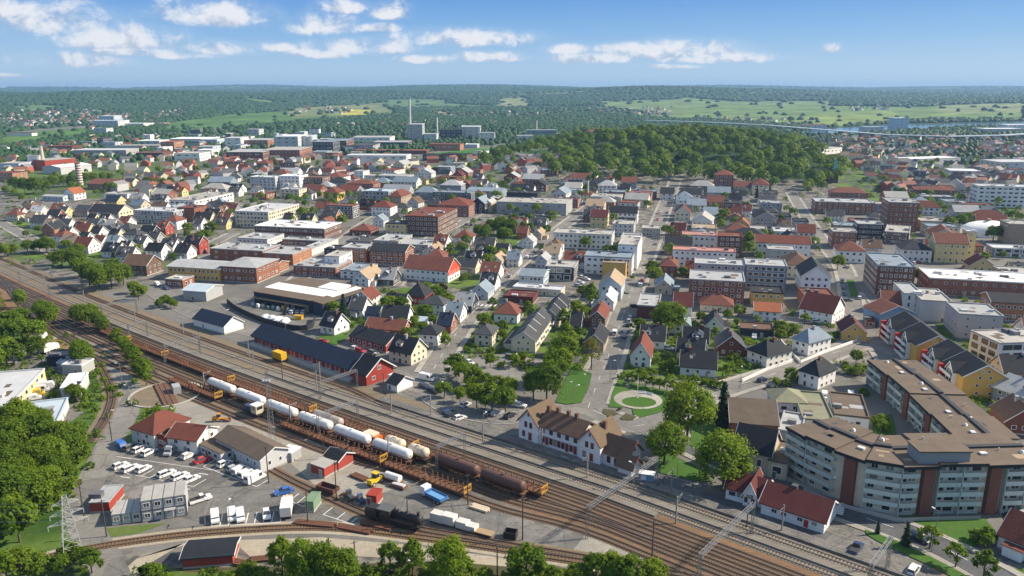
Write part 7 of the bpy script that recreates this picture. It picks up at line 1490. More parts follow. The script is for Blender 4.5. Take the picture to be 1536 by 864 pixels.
def far_houses():
    q = np.random.RandomState(3); cols = [(.72, .71, .68), (.60, .55, .45), (.36, .10, .06), (.45, .46, .48), (.66, .60, .42)]; rc = [(.08, .08, .09), (.05, .05, .06), (.16, .065, .045), (.20, .075, .05), (.2, .2, .21)]
    b = MB(); mats_ = [mat('far_wall', c, .8, .1) for c in cols] + [mat('far_roof', c, .8, .15) for c in rc]
    for poly, n in (([(0, 168), (130, 166), (210, 175), (150, 187), (0, 194)], 190), ([(200, 172), (280, 166), (280, 174), (215, 180)], 40), ([(1230, 205), (1536, 207), (1536, 232), (1300, 236), (1250, 228)], 190), ([(640, 178), (800, 165), (900, 167), (780, 177)], 60), ([(880, 163), (1010, 162), (1010, 172), (890, 172)], 60), ([(440, 160), (560, 163), (520, 172), (440, 170)], 25), ([(500, 176), (700, 178), (900, 178), (900, 192), (700, 190), (500, 188)], 80), ([(1040, 176), (1180, 178), (1200, 190), (1040, 186)], 40), ([(1270, 160), (1340, 160), (1340, 166), (1270, 166)], 22), ([(0, 225), (200, 205), (340, 205), (340, 235), (120, 240)], 60), ([(120, 182), (240, 178), (250, 192), (130, 196)], 40), ([(300, 236), (860, 240), (866, 262), (560, 258), (330, 272)], 120), ([(1265, 230), (1536, 230), (1536, 296), (1320, 290)], 130), ([(0, 236), (300, 236), (310, 290), (170, 296), (180, 262), (0, 262)], 70)):
        xs = [p[0] for p in poly]; ys = [p[1] for p in poly]; k = t = 0
        while k < n and t < n * 12:
            t += 1; px, py = q.uniform(min(xs), max(xs)), q.uniform(min(ys), max(ys))
            if not inpoly([px], [py], poly)[0]: continue
            p = G(px, py)
            if blocked(p.x, p.y, 5): continue
            w, d, h = q.uniform(9, 16), q.uniform(8, 11), q.uniform(4, 6.5); a = q.uniform(0, 3.1); ca, sa = math.cos(a), math.sin(a); mi = q.randint(5); mr = 5 + q.randint(5); rise = d * .36
            v = [(p.x + X * ca - Y * sa, p.y + X * sa + Y * ca, p.z + Z) for X, Y, Z in ((-w / 2, -d / 2, -2), (w / 2, -d / 2, -2), (w / 2, d / 2, -2), (-w / 2, d / 2, -2), (-w / 2, -d / 2, h), (w / 2, -d / 2, h), (w / 2, d / 2, h), (-w / 2, d / 2, h), (-w / 2, 0, h + rise), (w / 2, 0, h + rise))]
            b.add(v, [(0, 1, 5, 4), (2, 3, 7, 6), (1, 2, 6, 9, 5), (3, 0, 4, 8, 7)], mi); b.add([v[4], v[5], v[9], v[8], v[6], v[7]], [(0, 1, 2, 3), (4, 5, 3, 2)], mr); k += 1
    o = b.build('distant_houses', mats_); o['kind'] = 'stuff'; o['label'] = 'tiny pale houses of distant settlements on the plain'; o['category'] = 'houses'
far_houses()
# ------------------------------------------------------------------ vehicles
TYRE = mat('tyre_rubber', (.02, .02, .02), .85, .1); RIM = mat('wheel_rim', (.35, .35, .36), .4, .1); CGL = glassmat(); LAMP = mat('lamp_lens', (.6, .6, .58), .2, .03); TAIL = mat('tail_lens', (.25, .01, .01), .3, .03)
CARC = dict(white=(.72, .72, .73), black=(.015, .015, .018), navy=(.02, .035, .09), silver=(.40, .41, .43), grey=(.14, .145, .15), red=(.38, .02, .025), blue=(.03, .12, .42), darkblue=(.03, .06, .16), yellow=(.6, .38, .02))
def carpaint(c):
    m = mat('car_paint', CARC[c], .32, .04, .5); m.node_tree.nodes['Principled BSDF'].inputs['Coat Weight'].default_value = .4; return m
def wheels(t, xs, w, r=.33):
    for x in xs:
        for s in (-1, 1):
            b = MB(); b.tube((x, s * (w - .2), r), (x, s * w, r), r, 12); o = b.build('wheel', TYRE, t); MB().tube((x, s * w, r), (x, s * (w + .012), r), r * .62, 10).build('rim', RIM, o)
def shell(b, prof, w0, w1, zt, mi=0):
    """car shell: side profile prof (x, z); half width w0 at the bottom, w1 towards height zt"""
    n = len(prof); f = lambda z: w0 + (w1 - w0) * max(0, min(1, z / zt))
    v = [(x, -f(z), z) for x, z in prof] + [(x, f(z), z) for x, z in prof]
    b.add(v, [tuple(range(n)), tuple(range(2 * n - 1, n - 1, -1))] + [(i, n + i, n + (i + 1) % n, (i + 1) % n) for i in range(n)], mi)
PROTO = {}
def car_proto(kind, c):
    t = link('parked_car' if kind in ('hatch', 'estate', 'saloon') else {'van': 'van', 'bigvan': 'van', 'pickup': 'pickup_truck'}[kind], None); P = carpaint(c)
    if kind in ('hatch', 'estate', 'saloon'):
        L = {'hatch': 2.05, 'estate': 2.3, 'saloon': 2.3}[kind]; b = MB()
        shell(b, [(-L, .32), (-L + .03, .78), (-L + .1, .88), (L - 1.25, .92), (L - .3, .74), (L, .6), (L, .32), (L - .4, .22), (-L + .4, .22)], .90, .86, .9); b.build('body', P, t)
        rb = {'hatch': (-L + .12, -L + .5), 'estate': (-L + .1, -L + .38), 'saloon': (-L + .75, -L + 1.25)}[kind]
        v = [(rb[0], -.83, .9), (L - 1.2, -.83, .93), (L - 2.0, -.64, 1.42), (rb[1], -.64, 1.42)]; v += [(x, -y, z) for x, y, z in v]
        g = MB().add(v, [(0, 1, 2, 3), (7, 6, 5, 4), (1, 5, 6, 2), (4, 0, 3, 7), (3, 2, 6, 7)]).build('windows', CGL, t)
        b = MB(); b.box(rb[1] - .02, -.655, 1.40, L - 1.98, .655, 1.46)
        for s in (-1, 1):
            for x0, x1 in ((rb[0] + .02, rb[1] + .02), (L - 1.24, L - 2.0), (-.25, -.22)):
                b.tube((x0, s * .835, .9), (x1, s * .65, 1.42), .05, 4)
        b.build('roof', P, t)
    else:
        L, h = {'van': (2.3, 1.85), 'bigvan': (2.8, 2.3), 'pickup': (2.6, 1.7)}[kind]; b = MB()
        if kind == 'pickup':
            shell(b, [(-L, .4), (-L, 1.0), (0, 1.0), (L - 1.3, 1.02), (L - .2, .9), (L, .7), (L, .4), (-L + .3, .3)], .92, .9, 1.0); b.build('body', P, t)
            v = [(-.3, -.84, 1.0), (L - 1.2, -.84, 1.02), (L - 1.9, -.66, h), (-.15, -.66, h)]; v += [(x, -y, z) for x, y, z in v]; MB().add(v, [(0, 1, 2, 3), (7, 6, 5, 4), (1, 5, 6, 2), (4, 0, 3, 7), (3, 2, 6, 7)]).build('windows', CGL, t); MB().box(-.2, -.67, h, L - 1.88, .67, h + .05).build('roof', P, t); MB().box(-L + .1, -.8, 1.0, -.4, .8, 1.08).build('bed_cover', mat('bed_cover', (.03, .03, .03), .7, .1), t)
        else:
            shell(b, [(-L, .35), (-L, h - .1), (-L + .12, h), (L - 1.35, h), (L - .75, 1.08), (L - .1, .92), (L, .7), (L, .35), (-L + .3, .25)], .94, .86, h); b.build('body', P, t)
            b = MB(); b.add([(L - 1.34 + .03, -.78, h - .12), (L - .78 + .03, -.84, 1.12), (L - .78 + .03, .84, 1.12), (L - 1.34 + .03, .78, h - .12)], [(0, 1, 2, 3)]); b.build('windscreen', CGL, t)
            b = MB()
            for s in (-1, 1): b.box(L - 2.2, s * .9 - .03, 1.15, L - 1.3, s * .9 + .03, h - .35)
            b.build('side_window', CGL, t); MB().box(-L - .03, -.7, h - .95, -L + .05, .7, h - .3).build('rear_window', CGL, t)
    for s in (-1, 1): MB().box(L - .12, s * .66 - .16, .58, L + .01, s * .66 + .16, .72).build('headlight', LAMP, t); MB().box(-L - .01, s * .7 - .12, .62, -L + .06, s * .7 + .12, .85).build('tail_light', TAIL, t)
    wheels(t, (-L + .75, L - .85), .88, .33 if kind in ('hatch', 'estate', 'saloon') else .36); kids(t); return t
CWORD = dict(hatch='hatchback', estate='estate car', saloon='saloon car', van='van', bigvan='large van', pickup='pickup truck')
def car(px, py, dx, dy, kind, c, where, p=None, ang=None):
    p = p if p is not None else G(px, py); key = (kind, c)
    if ang is None: q = G(px + dx, py + dy); ang = math.atan2(q.y - p.y, q.x - p.x)
    desc = f"{dict(darkblue='dark blue').get(c, c)} {CWORD[kind]} {where}"; g = 'cars parked around the town'; loc = (p.x, p.y, p.z + .06)
    if key not in PROTO:
        t = PROTO[key] = car_proto(kind, c); t.location = loc; t.rotation_euler = (0, 0, ang); reg(t, desc, 'van' if 'van' in kind else 'pickup' if kind == 'pickup' else 'car', (p.x, p.y, 1), g); return t
    return dup(PROTO[key], loc, ang, desc, g)
D1 = 'parked before the depot'
for a in ((183, 672, 8, 6, 'van', 'blue'), (197, 673, 20, -10, 'estate', 'grey'), (210, 676, 20, -10, 'estate', 'white'), (224, 681, 20, -10, 'estate', 'white'), (257, 679, -12, 12, 'bigvan', 'silver'), (283, 686, 20, -9, 'hatch', 'white'), (304, 693, 22, -7, 'saloon', 'red')): car(*a, D1)
for a in ((337, 698, 20, -9, 'hatch', 'white'), (352, 705, 20, -8, 'hatch', 'silver'), (361, 709, 20, -10, 'van', 'white'), (371, 714, 20, -10, 'van', 'white'), (383, 721, 20, -10, 'bigvan', 'white')): car(*a, 'parked along the grey workshop')
for a in ((181, 701, 20, -8, 'hatch', 'white'), (196, 705, 20, -9, 'estate', 'white'), (215, 706, 18, -9, 'hatch', 'white'), (250, 713, 20, -8, 'estate', 'white'), (270, 717, 20, -9, 'estate', 'white'), (288, 721, 18, -8, 'hatch', 'white')): car(*a, 'in the yard car park')
for a in ((301, 752, 20, -6, 'pickup', 'white'), (323, 780, 1, 12, 'van', 'white'), (348, 777, 1, 12, 'van', 'white'), (361, 778, 2, 12, 'van', 'white'), (400, 775, 2, 12, 'hatch', 'white'), (426, 740, -20, 5, 'saloon', 'blue')): car(*a, 'at the yard parking edge')
for a in ((698, 609, 16, -8, 'hatch', 'white'), (672, 621, 16, -8, 'estate', 'navy'), (677, 625, 16, -8, 'estate', 'black'), (690, 629, 18, -5, 'hatch', 'white'), (779, 610, 20, 3, 'estate', 'white'), (746, 622, 16, -7, 'estate', 'silver'), (734, 621, 16, -7, 'hatch', 'silver'), (765, 626, 16, -8, 'estate', 'black'), (637, 582, 18, 6, 'estate', 'navy'), (650, 589, 18, 6, 'estate', 'black')): car(*a, 'on the station parking')
for a in ((705, 546, 18, 8, 'hatch', 'white'), (767, 537, 20, 2, 'estate', 'grey'), (780, 537, 20, 2, 'hatch', 'white'), (869, 413, 16, 3, 'hatch', 'white'), (874, 418, 16, 3, 'hatch', 'white'), (871, 425, 16, 3, 'hatch', 'white'), (868, 430, 16, 3, 'estate', 'silver'), (880, 420, 16, 3, 'hatch', 'white')): car(*a, 'on an open car park')
for a in ((922, 501, 4, -14, 'van', 'white'), (945, 478, 4, -14, 'hatch', 'white'), (943, 483, 4, -14, 'hatch', 'silver'), (942, 489, 4, -14, 'estate', 'black'), (938, 500, 4, -14, 'estate', 'grey'), (936, 506, 4, -14, 'estate', 'darkblue'), (952, 461, 16, 0, 'estate', 'black'), (1061, 599, 18, -5, 'estate', 'navy'), (1144, 572, 18, -6, 'estate', 'navy'), (1158, 582, 18, -8, 'estate', 'black'), (1158, 512, 18, 3, 'hatch', 'silver'), (1131, 507, 1, 8, 'van', 'white'), (1003, 524, 18, 2, 'hatch', 'white'), (484, 514, 18, 1, 'saloon', 'red'), (587, 551, 18, 6, 'estate', 'black'), (533, 525, 18, 5, 'hatch', 'white'), (541, 528, 18, 5, 'estate', 'red'), (560, 531, 18, 5, 'estate', 'grey')): car(*a, 'on the street')
for a in ((1236, 597, -1, 12, 'van', 'white'), (1255, 598, 1, 12, 'hatch', 'white'), (1276, 597, 3, 12, 'van', 'white'), (1378, 810, 18, 8, 'estate', 'navy'), (1284, 826, 9, -12, 'pickup', 'darkblue'), (1370, 858, 10, -14, 'estate', 'white'), (1522, 779, -16, -7, 'estate', 'black'), (1532, 774, -16, -7, 'estate', 'silver'), (60, 588, 20, -3, 'bigvan', 'white'), (50, 600, 20, -3, 'van', 'white'), (53, 594, 20, -3, 'bigvan', 'yellow'), (250, 434, 14, 6, 'estate', 'darkblue'), (236, 428, 14, 6, 'van', 'white'), (640, 570, 14, 3, 'bigvan', 'white'), (1271, 452, 18, 0, 'estate', 'grey'), (1262, 452, 18, 0, 'estate', 'black'), (1228, 447, 20, 0, 'bigvan', 'blue')): car(*a, 'standing outdoors')
def street_cars():
    done = []
    for pts, n in (([(640, 572), (668, 525), (700, 478), (755, 415), (838, 345)], 7), ([(932, 480), (950, 430), (968, 385), (984, 345), (1005, 290)], 16), ([(1000, 622), (1070, 590), (1290, 515)], 3), ([(443, 424), (510, 366), (580, 318)], 5), ([(620, 322), (740, 330), (850, 322)], 10), ([(1218, 340), (1264, 400), (1280, 460)], 6), ([(1190, 480), (1270, 482)], 3), ([(550, 445), (620, 446), (760, 452)], 3), ([(330, 487), (480, 525), (600, 570)], 2)):
        L = catmull([G(*p) for p in pts], 2.0)
        for k in range(n):
            i = rnd.randrange(2, len(L) - 2); d = L[i + 1] - L[i]; d.normalize(); s = rnd.choice([-1, 1]); p = L[i] + Vector((-d.y, d.x)) * s * rnd.choice([3.4, 3.4, 1.8])
            if any((p - q).length < 6.5 for q in done): continue
            done.append(p); car(0, 0, 0, 0, rnd.choice(['hatch', 'estate', 'estate', 'saloon', 'van']), rnd.choice(['white', 'white', 'black', 'grey', 'silver', 'red', 'navy']), 'on the street', Vector((p.x, p.y, 0)), math.atan2(d.y, d.x) + (math.pi if s > 0 else 0))
    for (px, py, n, ddx) in ((760, 322, 12, 6), (700, 338, 6, 7), (1330, 395, 7, 8), (1490, 352, 8, 6), (1010, 402, 6, 7), (430, 470, 4, 9), (300, 438, 4, 8), (1110, 492, 3, 9), (600, 372, 4, 8)):
        for k in range(n):
            p = G(px + k * ddx, py + rnd.uniform(-1, 1))
            if not blocked(p.x, p.y, 0) or py in (322, 402): car(0, 0, 0, 0, rnd.choice(['hatch', 'estate', 'saloon']), rnd.choice(['white', 'white', 'black', 'grey', 'silver', 'red', 'navy']), 'parked in town', p, 1.35 + rnd.uniform(-.1, .1))
street_cars()
def truck(px, py, qx, qy, desc, cabc, bedc, L=7.5, tip=True):
    p, q = G(px, py), G(qx, qy); t = thing('truck', desc, 'truck', (p.x, p.y, .05), math.atan2(q.y - p.y, q.x - p.x), fixed=True); h = L / 2
    MB().box(-h, -.9, .7, h, .9, .95).build('frame', BLACKS, t); b = MB(); shell(b, [(h - 1.9, .7), (h - 1.9, 2.75), (h - .35, 2.75), (h, 1.7), (h, .7)], 1.15, 1.1, 2.7); c = b.build('cab', mat('truck_cab', cabc, .35, .05), t)
    MB().add([(h - .32, -.95, 2.6), (h - .02, -1.0, 1.72), (h - .02, 1.0, 1.72), (h - .32, .95, 2.6)], [(0, 1, 2, 3)]).build('windscreen', CGL, c)
    b = MB()
    if tip: b.box(-h, -1.2, .95, h - 2.1, 1.2, 1.1); b.box(-h, -1.25, 1.1, h - 2.1, -1.15, 1.75); b.box(-h, 1.15, 1.1, h - 2.1, 1.25, 1.75); b.box(-h - .05, -1.15, 1.1, -h + .05, 1.15, 1.75); b.box(h - 2.2, -1.15, 1.1, h - 2.1, 1.15, 2.1)
    else: b.box(-h, -1.22, .95, h - 2.05, 1.22, 3.2)
    b.build('bed' if tip else 'box', mat('truck_body', bedc, .45, .1), t)
    if tip: MB().box(-h + .15, -1.12, 1.1, h - 2.3, 1.12, 1.45).build('load', mat('blue_sheet', (.12, .28, .5), .6, .2), t)
    wheels(t, (-h + 1.0, -h + 2.2, h - 1.1), 1.15, .48); return t
truck(650, 749, 636, 742, 'blue tipper truck with a white cab standing in the gravel yard', (.75, .75, .75), (.05, .16, .38)); truck(431, 769, 433, 757, 'white box truck with a beige front in the bottom row of the yard car park', (.55, .45, .36), (.72, .70, .66), 7.2, False)
truck(64, 586, 78, 584, 'white box truck by the long cream warehouse', (.6, .6, .62), (.7, .7, .7), 7, False); truck(75, 528, 88, 523, 'white camper truck with an orange stripe by the depot sheds', (.7, .7, .68), (.72, .70, .64), 7, False); truck(62, 511, 72, 505, 'white box truck at the top of the depot yard', (.5, .55, .6), (.72, .73, .74), 6, False); truck(597, 577, 608, 580, 'white lorry turning by the end of the freight shed', (.6, .62, .62), (.66, .70, .70), 6.5, False)
def loader(px, py, ang, desc, c, big=1.0):
    t = thing('wheel_loader', desc, 'wheel loader', G(px, py), ang, fixed=True); Y = mat('loader_paint', c, .5, .12); t.scale = (big,) * 3
    b = MB(); b.box(-2.6, -.8, .8, -.6, .8, 1.9); b.box(-.6, -.55, .7, 1.3, .55, 1.3); b.build('body', Y, t); b = MB(); b.box(-.9, -.75, 1.9, .3, .75, 3.0); cb = b.build('cab', CGL, t); MB().box(-1.0, -.85, 3.0, .4, .85, 3.15).build('cab_roof', Y, cb)
    b = MB()
    for s in (-.5, .5): b.slab([(1.0, s - .12, 1.5), (3.0, s - .12, .7), (3.0, s + .12, .7), (1.0, s + .12, 1.5)], .25)
    a = b.build('lift_arm', Y, t); b = MB(); b.add([(2.8, -1.25, .15), (3.9, -1.25, .1), (2.8, -1.25, 1.1), (2.8, 1.25, .15), (3.9, 1.25, .1), (2.8, 1.25, 1.1)], [(0, 1, 2), (3, 5, 4), (0, 3, 4, 1), (0, 2, 5, 3)]); b.build('bucket', mat('rust_steel', PAL['rust'], .8, .25), a); wheels(t, (-1.8, 1.1), .95, .62)
loader(565, 725, 1.0, 'yellow wheel loader standing on the gravel yard', (.62, .42, .02)); loader(330, 632, .1, 'small orange digger on the gravel above the grey workshop', (.6, .25, .02), .8); loader(523, 748, 2.2, 'dark tractor beside the steam locomotive', (.06, .065, .08), .75); loader(540, 753, 2.2, 'dark blue tractor beside the red cabin', (.04, .08, .2), .7); loader(1090, 503, 2.8, 'orange crane vehicle between the gardens', (.6, .12, .02), .9)
def dump(name, desc, cat, px, py, ang, parts):
    t = thing(name, desc, cat, G(px, py), ang, fixed=True)
    for nm, m, f in parts: b = MB(); f(b); b.build(nm, m, t)
    return t
GRT = mat('grey_tank_paint', (.33, .29, .26), .6, .2, .5)
dump('storage_tank', 'white tank lying on a trailer beside the yellow loader', 'tank', 590, 723, -.55, [('tank', WHT, lambda b: b.rev([(-2.4, .1), (-2.2, .9), (2.2, .9), (2.4, .1)], 14, 'x', (0, 0, 1.5))), ('frame', RUST, lambda b: b.box(-2.6, -.8, .3, 2.6, .8, .65))])
dump('flat_trailer', 'rusty flat trailer loaded with pipes by the yellow loader', 'trailer', 597, 731, -.5, [('bed', RUST, lambda b: b.box(-2.4, -.9, .4, 2.4, .9, .7)), ('load', TRIM, lambda b: [b.tube((-1.5, y, .9), (2.0, y, .9), .2, 8) for y in (-.4, 0, .4)])]); dump('ore_tub', 'rusty open tub wagon by a wooden pole in the yard', 'wagon', 492, 738, -.5, [('tub', mat('dark_rust', (.10, .035, .03), .85, .25), lambda b: [b.box(-2.6, -1.1, .6, 2.6, 1.1, .8), b.box(-2.7, -1.25, .8, 2.7, -1.1, 1.7), b.box(-2.7, 1.1, .8, 2.7, 1.25, 1.7), b.box(-2.7, -1.1, .8, -2.55, 1.1, 1.7), b.box(2.55, -1.1, .8, 2.7, 1.1, 1.7)]), ('bogie', BLACKS, lambda b: [b.tube((x, -1, .4), (x, 1, .4), .4, 10) for x in (-1.6, 1.6)])])
for i, (px, py, w, h) in enumerate(((657, 783, 3.0, 2.0), (674, 787, 3.0, 2.1), (694, 793, 2.6, 1.6), (708, 797, 2.2, 1.2))):
    dump('crate', ['white ribbed crate coupled next to the steam locomotive', 'second white ribbed crate behind the steam locomotive', 'open white crate with a dark top near the big yard tree', 'smallest white crate before the flat truck'][i], 'crate', px, py, -.45, [('box', wallm('offwhite'), lambda b: [b.box(-w / 2, -1, .5, w / 2, 1, .5 + h)] + [b.box(-w / 2 + k * w / 5, -1.06, .5, -w / 2 + k * w / 5 + .1, 1.06, .5 + h) for k in range(6)]), ('frame', RUST, lambda b: b.box(-w / 2 - .2, -.9, .15, w / 2 + .2, .9, .5))])
dump('flat_trailer', 'empty flat rail truck after the white crates', 'trailer', 724, 802, -.45, [('bed', mat('raw_wood', (.30, .21, .12), .9, .2), lambda b: b.box(-2.6, -1, .7, 2.6, 1, .9)), ('frame', RUST, lambda b: [b.box(-2.4, -.8, .3, 2.4, .8, .7)])]); dump('steel_bin', 'dark steel bin alone on the gravel yard', 'bin', 766, 806, -.3, [('bin', mat('dark_bin', (.035, .03, .03), .7, .2), lambda b: [b.box(-1.4, -1, .1, 1.4, -.9, 1.7), b.box(-1.4, .9, .1, 1.4, 1, 1.7), b.box(-1.4, -.9, .1, -1.3, .9, 1.7), b.box(1.3, -.9, .1, 1.4, .9, 1.7), b.box(-1.3, -.9, .1, 1.3, .9, .2)])])
for i, (a, q) in enumerate((((310, 835), (325, 838)), ((345, 843), (372, 848)), ((372, 842), (415, 838)), ((440, 784), (505, 790)), ((505, 790), (560, 800)), ((528, 712), (552, 722)), ((706, 759), (735, 768)), ((600, 842), (640, 838)), ((540, 784), (590, 795)))):
    p, e = G(*a), G(*q); d = e - p; L = d.length; dump('rail_stack', ['stack of rusty rails by the dark-red barn', 'low stack of rusty sleepers by the dark-red barn', 'pile of old sleepers at the edge of the dirt track', 'long rusty rail bundle along the curving track', 'second rusty rail bundle by the locomotive track', 'dark rail bundle beside the yellow loader', 'pale beam on the ground beneath a pole', 'white pipes at the dirt track edge', 'curved dark rails lying on the yard'][i], 'stack', (a[0] + q[0]) / 2, (a[1] + q[1]) / 2, math.atan2(d.y, d.x), [('beams', (TRIM if i == 7 else CRT if i == 6 else RUST), lambda b: [b.box(-L / 2 + rnd.uniform(0, .8), -1 + k * .5, z, L / 2 - rnd.uniform(0, .8), -.62 + k * .5, z + .22) for k in range(4) for z in (.12, .36)]), ('bearers', SLEEP, lambda b: [b.box(x - .12, -1.2, 0, x + .12, 1.2, .12) for x in (-L * .35, 0, L * .35)])])
# ------------------------------------------------------------------ poles, masts, gantries
GALV = mat('galvanised_steel', (.27, .28, .29), .5, .2, 1, metal=.4); POLE = mat('pole_wood', (.06, .048, .04), .9, .2, 1)
def lamp(px, py, h, ang=0, desc='slender street lamp'):
    t = thing('street_lamp', desc, 'street lamp', G(px, py), ang, 'street lamps', at=(*G(px, py)[:2], h * .6)); MB().tube((0, 0, 0), (0, 0, h), .1, 6, .06).build('pole', GALV, t); MB().tube((0, 0, h - .1), (1.3, 0, h + .1), .05, 5).build('arm', GALV, t); MB().box(1.0, -.16, h + .02, 1.75, .16, h + .16).build('lamp_head', TRIM, t)
for a in ((862, 606, 6, .5), (880, 590, 6, 2), (926, 560, 8, 1), (915, 575, 8, 0), (1240, 765, 8, .4), (1402, 810, 7, 2), (1397, 828, 5, 2), (777, 632, 6, 2), (725, 640, 4, 1), (690, 560, 6, 1), (850, 600, 6, 0), (950, 735, 7, 2.3), (660, 597, 5, 1), (1015, 730, 6, 1), (1365, 665, 5, 0), (197, 610, 7, 3), (183, 575, 7, 3), (166, 650, 7, 0), (345, 790, 6, 1.6), (308, 788, 6, 1.6), (1040, 600, 6, 0), (560, 560, 7, 1), (430, 512, 7, 1), (340, 490, 7, 1), (700, 500, 7, 2), (672, 540, 7, 2), (745, 430, 7, 2), (960, 440, 7, 0), (945, 520, 7, 0), (1200, 550, 7, 1.2), (1110, 582, 7, 1.2)): lamp(*a)
def pole(px, py, h, desc, r=.16, arm=True):
    t = thing('wooden_pole', desc, 'pole', G(px, py), .6, 'poles in the railway yard', at=(*G(px, py)[:2], h * .6)); MB().tube((0, 0, -.3), (0, 0, h), r, 7, r * .7).build('pole', POLE, t)
    if arm: MB().tube((-.7, 0, h - .4), (.7, 0, h - .4), .07, 5).build('crossarm', POLE, t)
for a in ((403, 725, 10), (505, 750, 10), (462, 785, 8), (784, 810, 10), (978, 838, 9), (612, 792, 8), (702, 757, 8), (486, 688, 6), (160, 805, 9), (126, 775, 9), (168, 662, 6), (42, 790, 10), (460, 640, 7), (345, 592, 6), (424, 570, 8), (534, 864, 8), (746, 866, 7), (576, 590, 7), (1120, 790, 6)): pole(*a, 'dark pole')
def truss(b, p, q, w, r, n, pan=True):
    """square lattice girder from p to q"""
    p, q = Vector(p), Vector(q); d = (q - p).normalized(); u = d.cross(Vector((0, 0, 1))); u = u.normalized() if u.length > .01 else Vector((1, 0, 0)); v = u.cross(d)
    C = [(u * sx + v * sz) * w / 2 for sx, sz in ((-1, -1), (1, -1), (1, 1), (-1, 1))]
    for c in C: b.tube(p + c, q + c, r, 4)
    for k in range(n):
        a0, a1 = p + (q - p) * (k / n), p + (q - p) * ((k + 1) / n)
        for i in range(4):
            c0, c1 = C[i], C[(i + 1) % 4]; b.tube(a0 + (c0 if k % 2 else c1), a1 + (c1 if k % 2 else c0), r * .65, 4)
def gantry(s, o0, o1, h, desc, post2=True):
    p, q = RW(s, o0), RW(s + .5, o1); t = thing('catenary_gantry', desc, 'gantry', p, 0, fixed=True, at=((p.x + q.x) / 2, (p.y + q.y) / 2, h)); e = q - p
    for k, c in enumerate((Vector((0, 0, 0)), e) if post2 else (Vector((0, 0, 0)),)): b = MB(); truss(b, c + Vector((0, 0, -.2)), c + Vector((0, 0, h + .2)), .5, .05, 9); b.build('post', GALV, t)
    b = MB(); truss(b, Vector((0, 0, h)), e + Vector((0, 0, h)), .7, .055, max(6, int(e.length / 1.1))); b.build('beam', GALV, t)
    for o in (0, -5.7, -10.4, -13.6):
        if o0 < o < o1:
            c = RW(s, o) - p; b = MB(); b.tube((c.x, c.y, h - .3), (c.x, c.y, h - 1.6), .05, 4); b.tube((c.x, c.y, h - 1.5), (c.x + 1.4, c.y - 1.1, h - 1.2), .05, 4); b.build('wire_bracket', GALV, t)
def so(px, py):
    d = (G(px, py) - RA).to_2d(); return d.dot(RD), d.dot(RN)
for i, (px, py, o1, h) in enumerate(((880, 808, 4.5, 7.5), (1047, 884, -1.5, 7.5), (1300, 900, 3.0, 7.5), (655, 708, -12, 7), (478, 655, -12, 6.5), (248, 545, -6, 6.5), (195, 512, -8, 6.5), (590, 560, 6, 6), (150, 480, 6, 6), (104, 440, 6, 6), (60, 420, 6, 6))):
    s_, o_ = so(px, py); o0 = o_ - sag(s_)
    if i >= 7: o0, o1 = -8.2, 6.5
    gantry(s_, o0, o1, h, ['steel lattice gantry reaching over the tracks beyond the station porch', 'steel lattice gantry over the tracks by the red-roofed cottage', 'steel lattice gantry in the bottom corner by the small conifer', 'short steel gantry over the brown tank wagons', 'short steel gantry above the grey tank wagon', 'short steel gantry over the stake wagons near the road trees', 'short steel gantry by the upper end of the stake wagons', 'steel gantry over the main tracks by the yellow container', 'steel gantry over the main tracks near the long low white shed', 'steel gantry over the main tracks by the clump of dark trees', 'farthest steel gantry where the tracks leave the picture'][i])
def mast(s, o, h, desc='grey catenary mast with a bracket arm'):
    p = RW(s, o); t = thing('catenary_mast', desc, 'mast', p, math.atan2(RN.y, RN.x) + (0 if o < -3 else math.pi), 'catenary masts', at=(p.x, p.y, h * .6)); b = MB(); b.box(-.14, -.14, -.2, .14, .14, h); b.build('post', GALV, t); b = MB(); b.tube((0, 0, h - .6), (2.6, 0, h - .3), .05, 5); b.tube((0, 0, h - 1.6), (2.6, 0, h - .6), .04, 5); b.build('bracket', GALV, t)
for s_ in (30, 80, 128, 178, 228, 262, 296, 330, 365, 398, 425): mast(s_, rnd.choice([-8.1, -3.0]), 6.8)
for s_ in (205, 250, 290, 340, 380, 418, 445): mast(s_, 3.2, 6.8)
for s_ in (268, 312, 352): mast(s_, -25.3, 6.5)
def lattice_mast():
    p = G(408, 662); t = thing('lattice_mast', 'tall thin guyed lattice mast behind the grey workshop', 'mast', p, 0, fixed=True, at=(p.x, p.y, 12)); b = MB(); h = 21
    C = [Vector((1.0 * math.cos(a), 1.0 * math.sin(a), 0)) for a in (0, 2.09, 4.19)]
    for c in C: b.tube(c, c * .45 + Vector((0, 0, h)), .07, 5)
    for k in range(16):
        z0, z1 = h * k / 16, h * (k + 1) / 16
        for i in range(3): a, q = C[i] * (1 - .55 * k / 16), C[(i + 1) % 3] * (1 - .55 * (k + 1) / 16); b.tube(a + Vector((0, 0, z0)), q + Vector((0, 0, z1)), .035, 4)
    b.build('lattice', GALV, t); MB().box(-1, -1, h - 3, 1, 1, h - 2.9).build('lamp_platform', GALV, t); b = MB()
    for x in (-.8, 0, .8): b.box(x - .25, -1.1, h - 2.9, x + .25, -.8, h - 2.4)
    b.build('floodlight', TRIM, t)
lattice_mast()
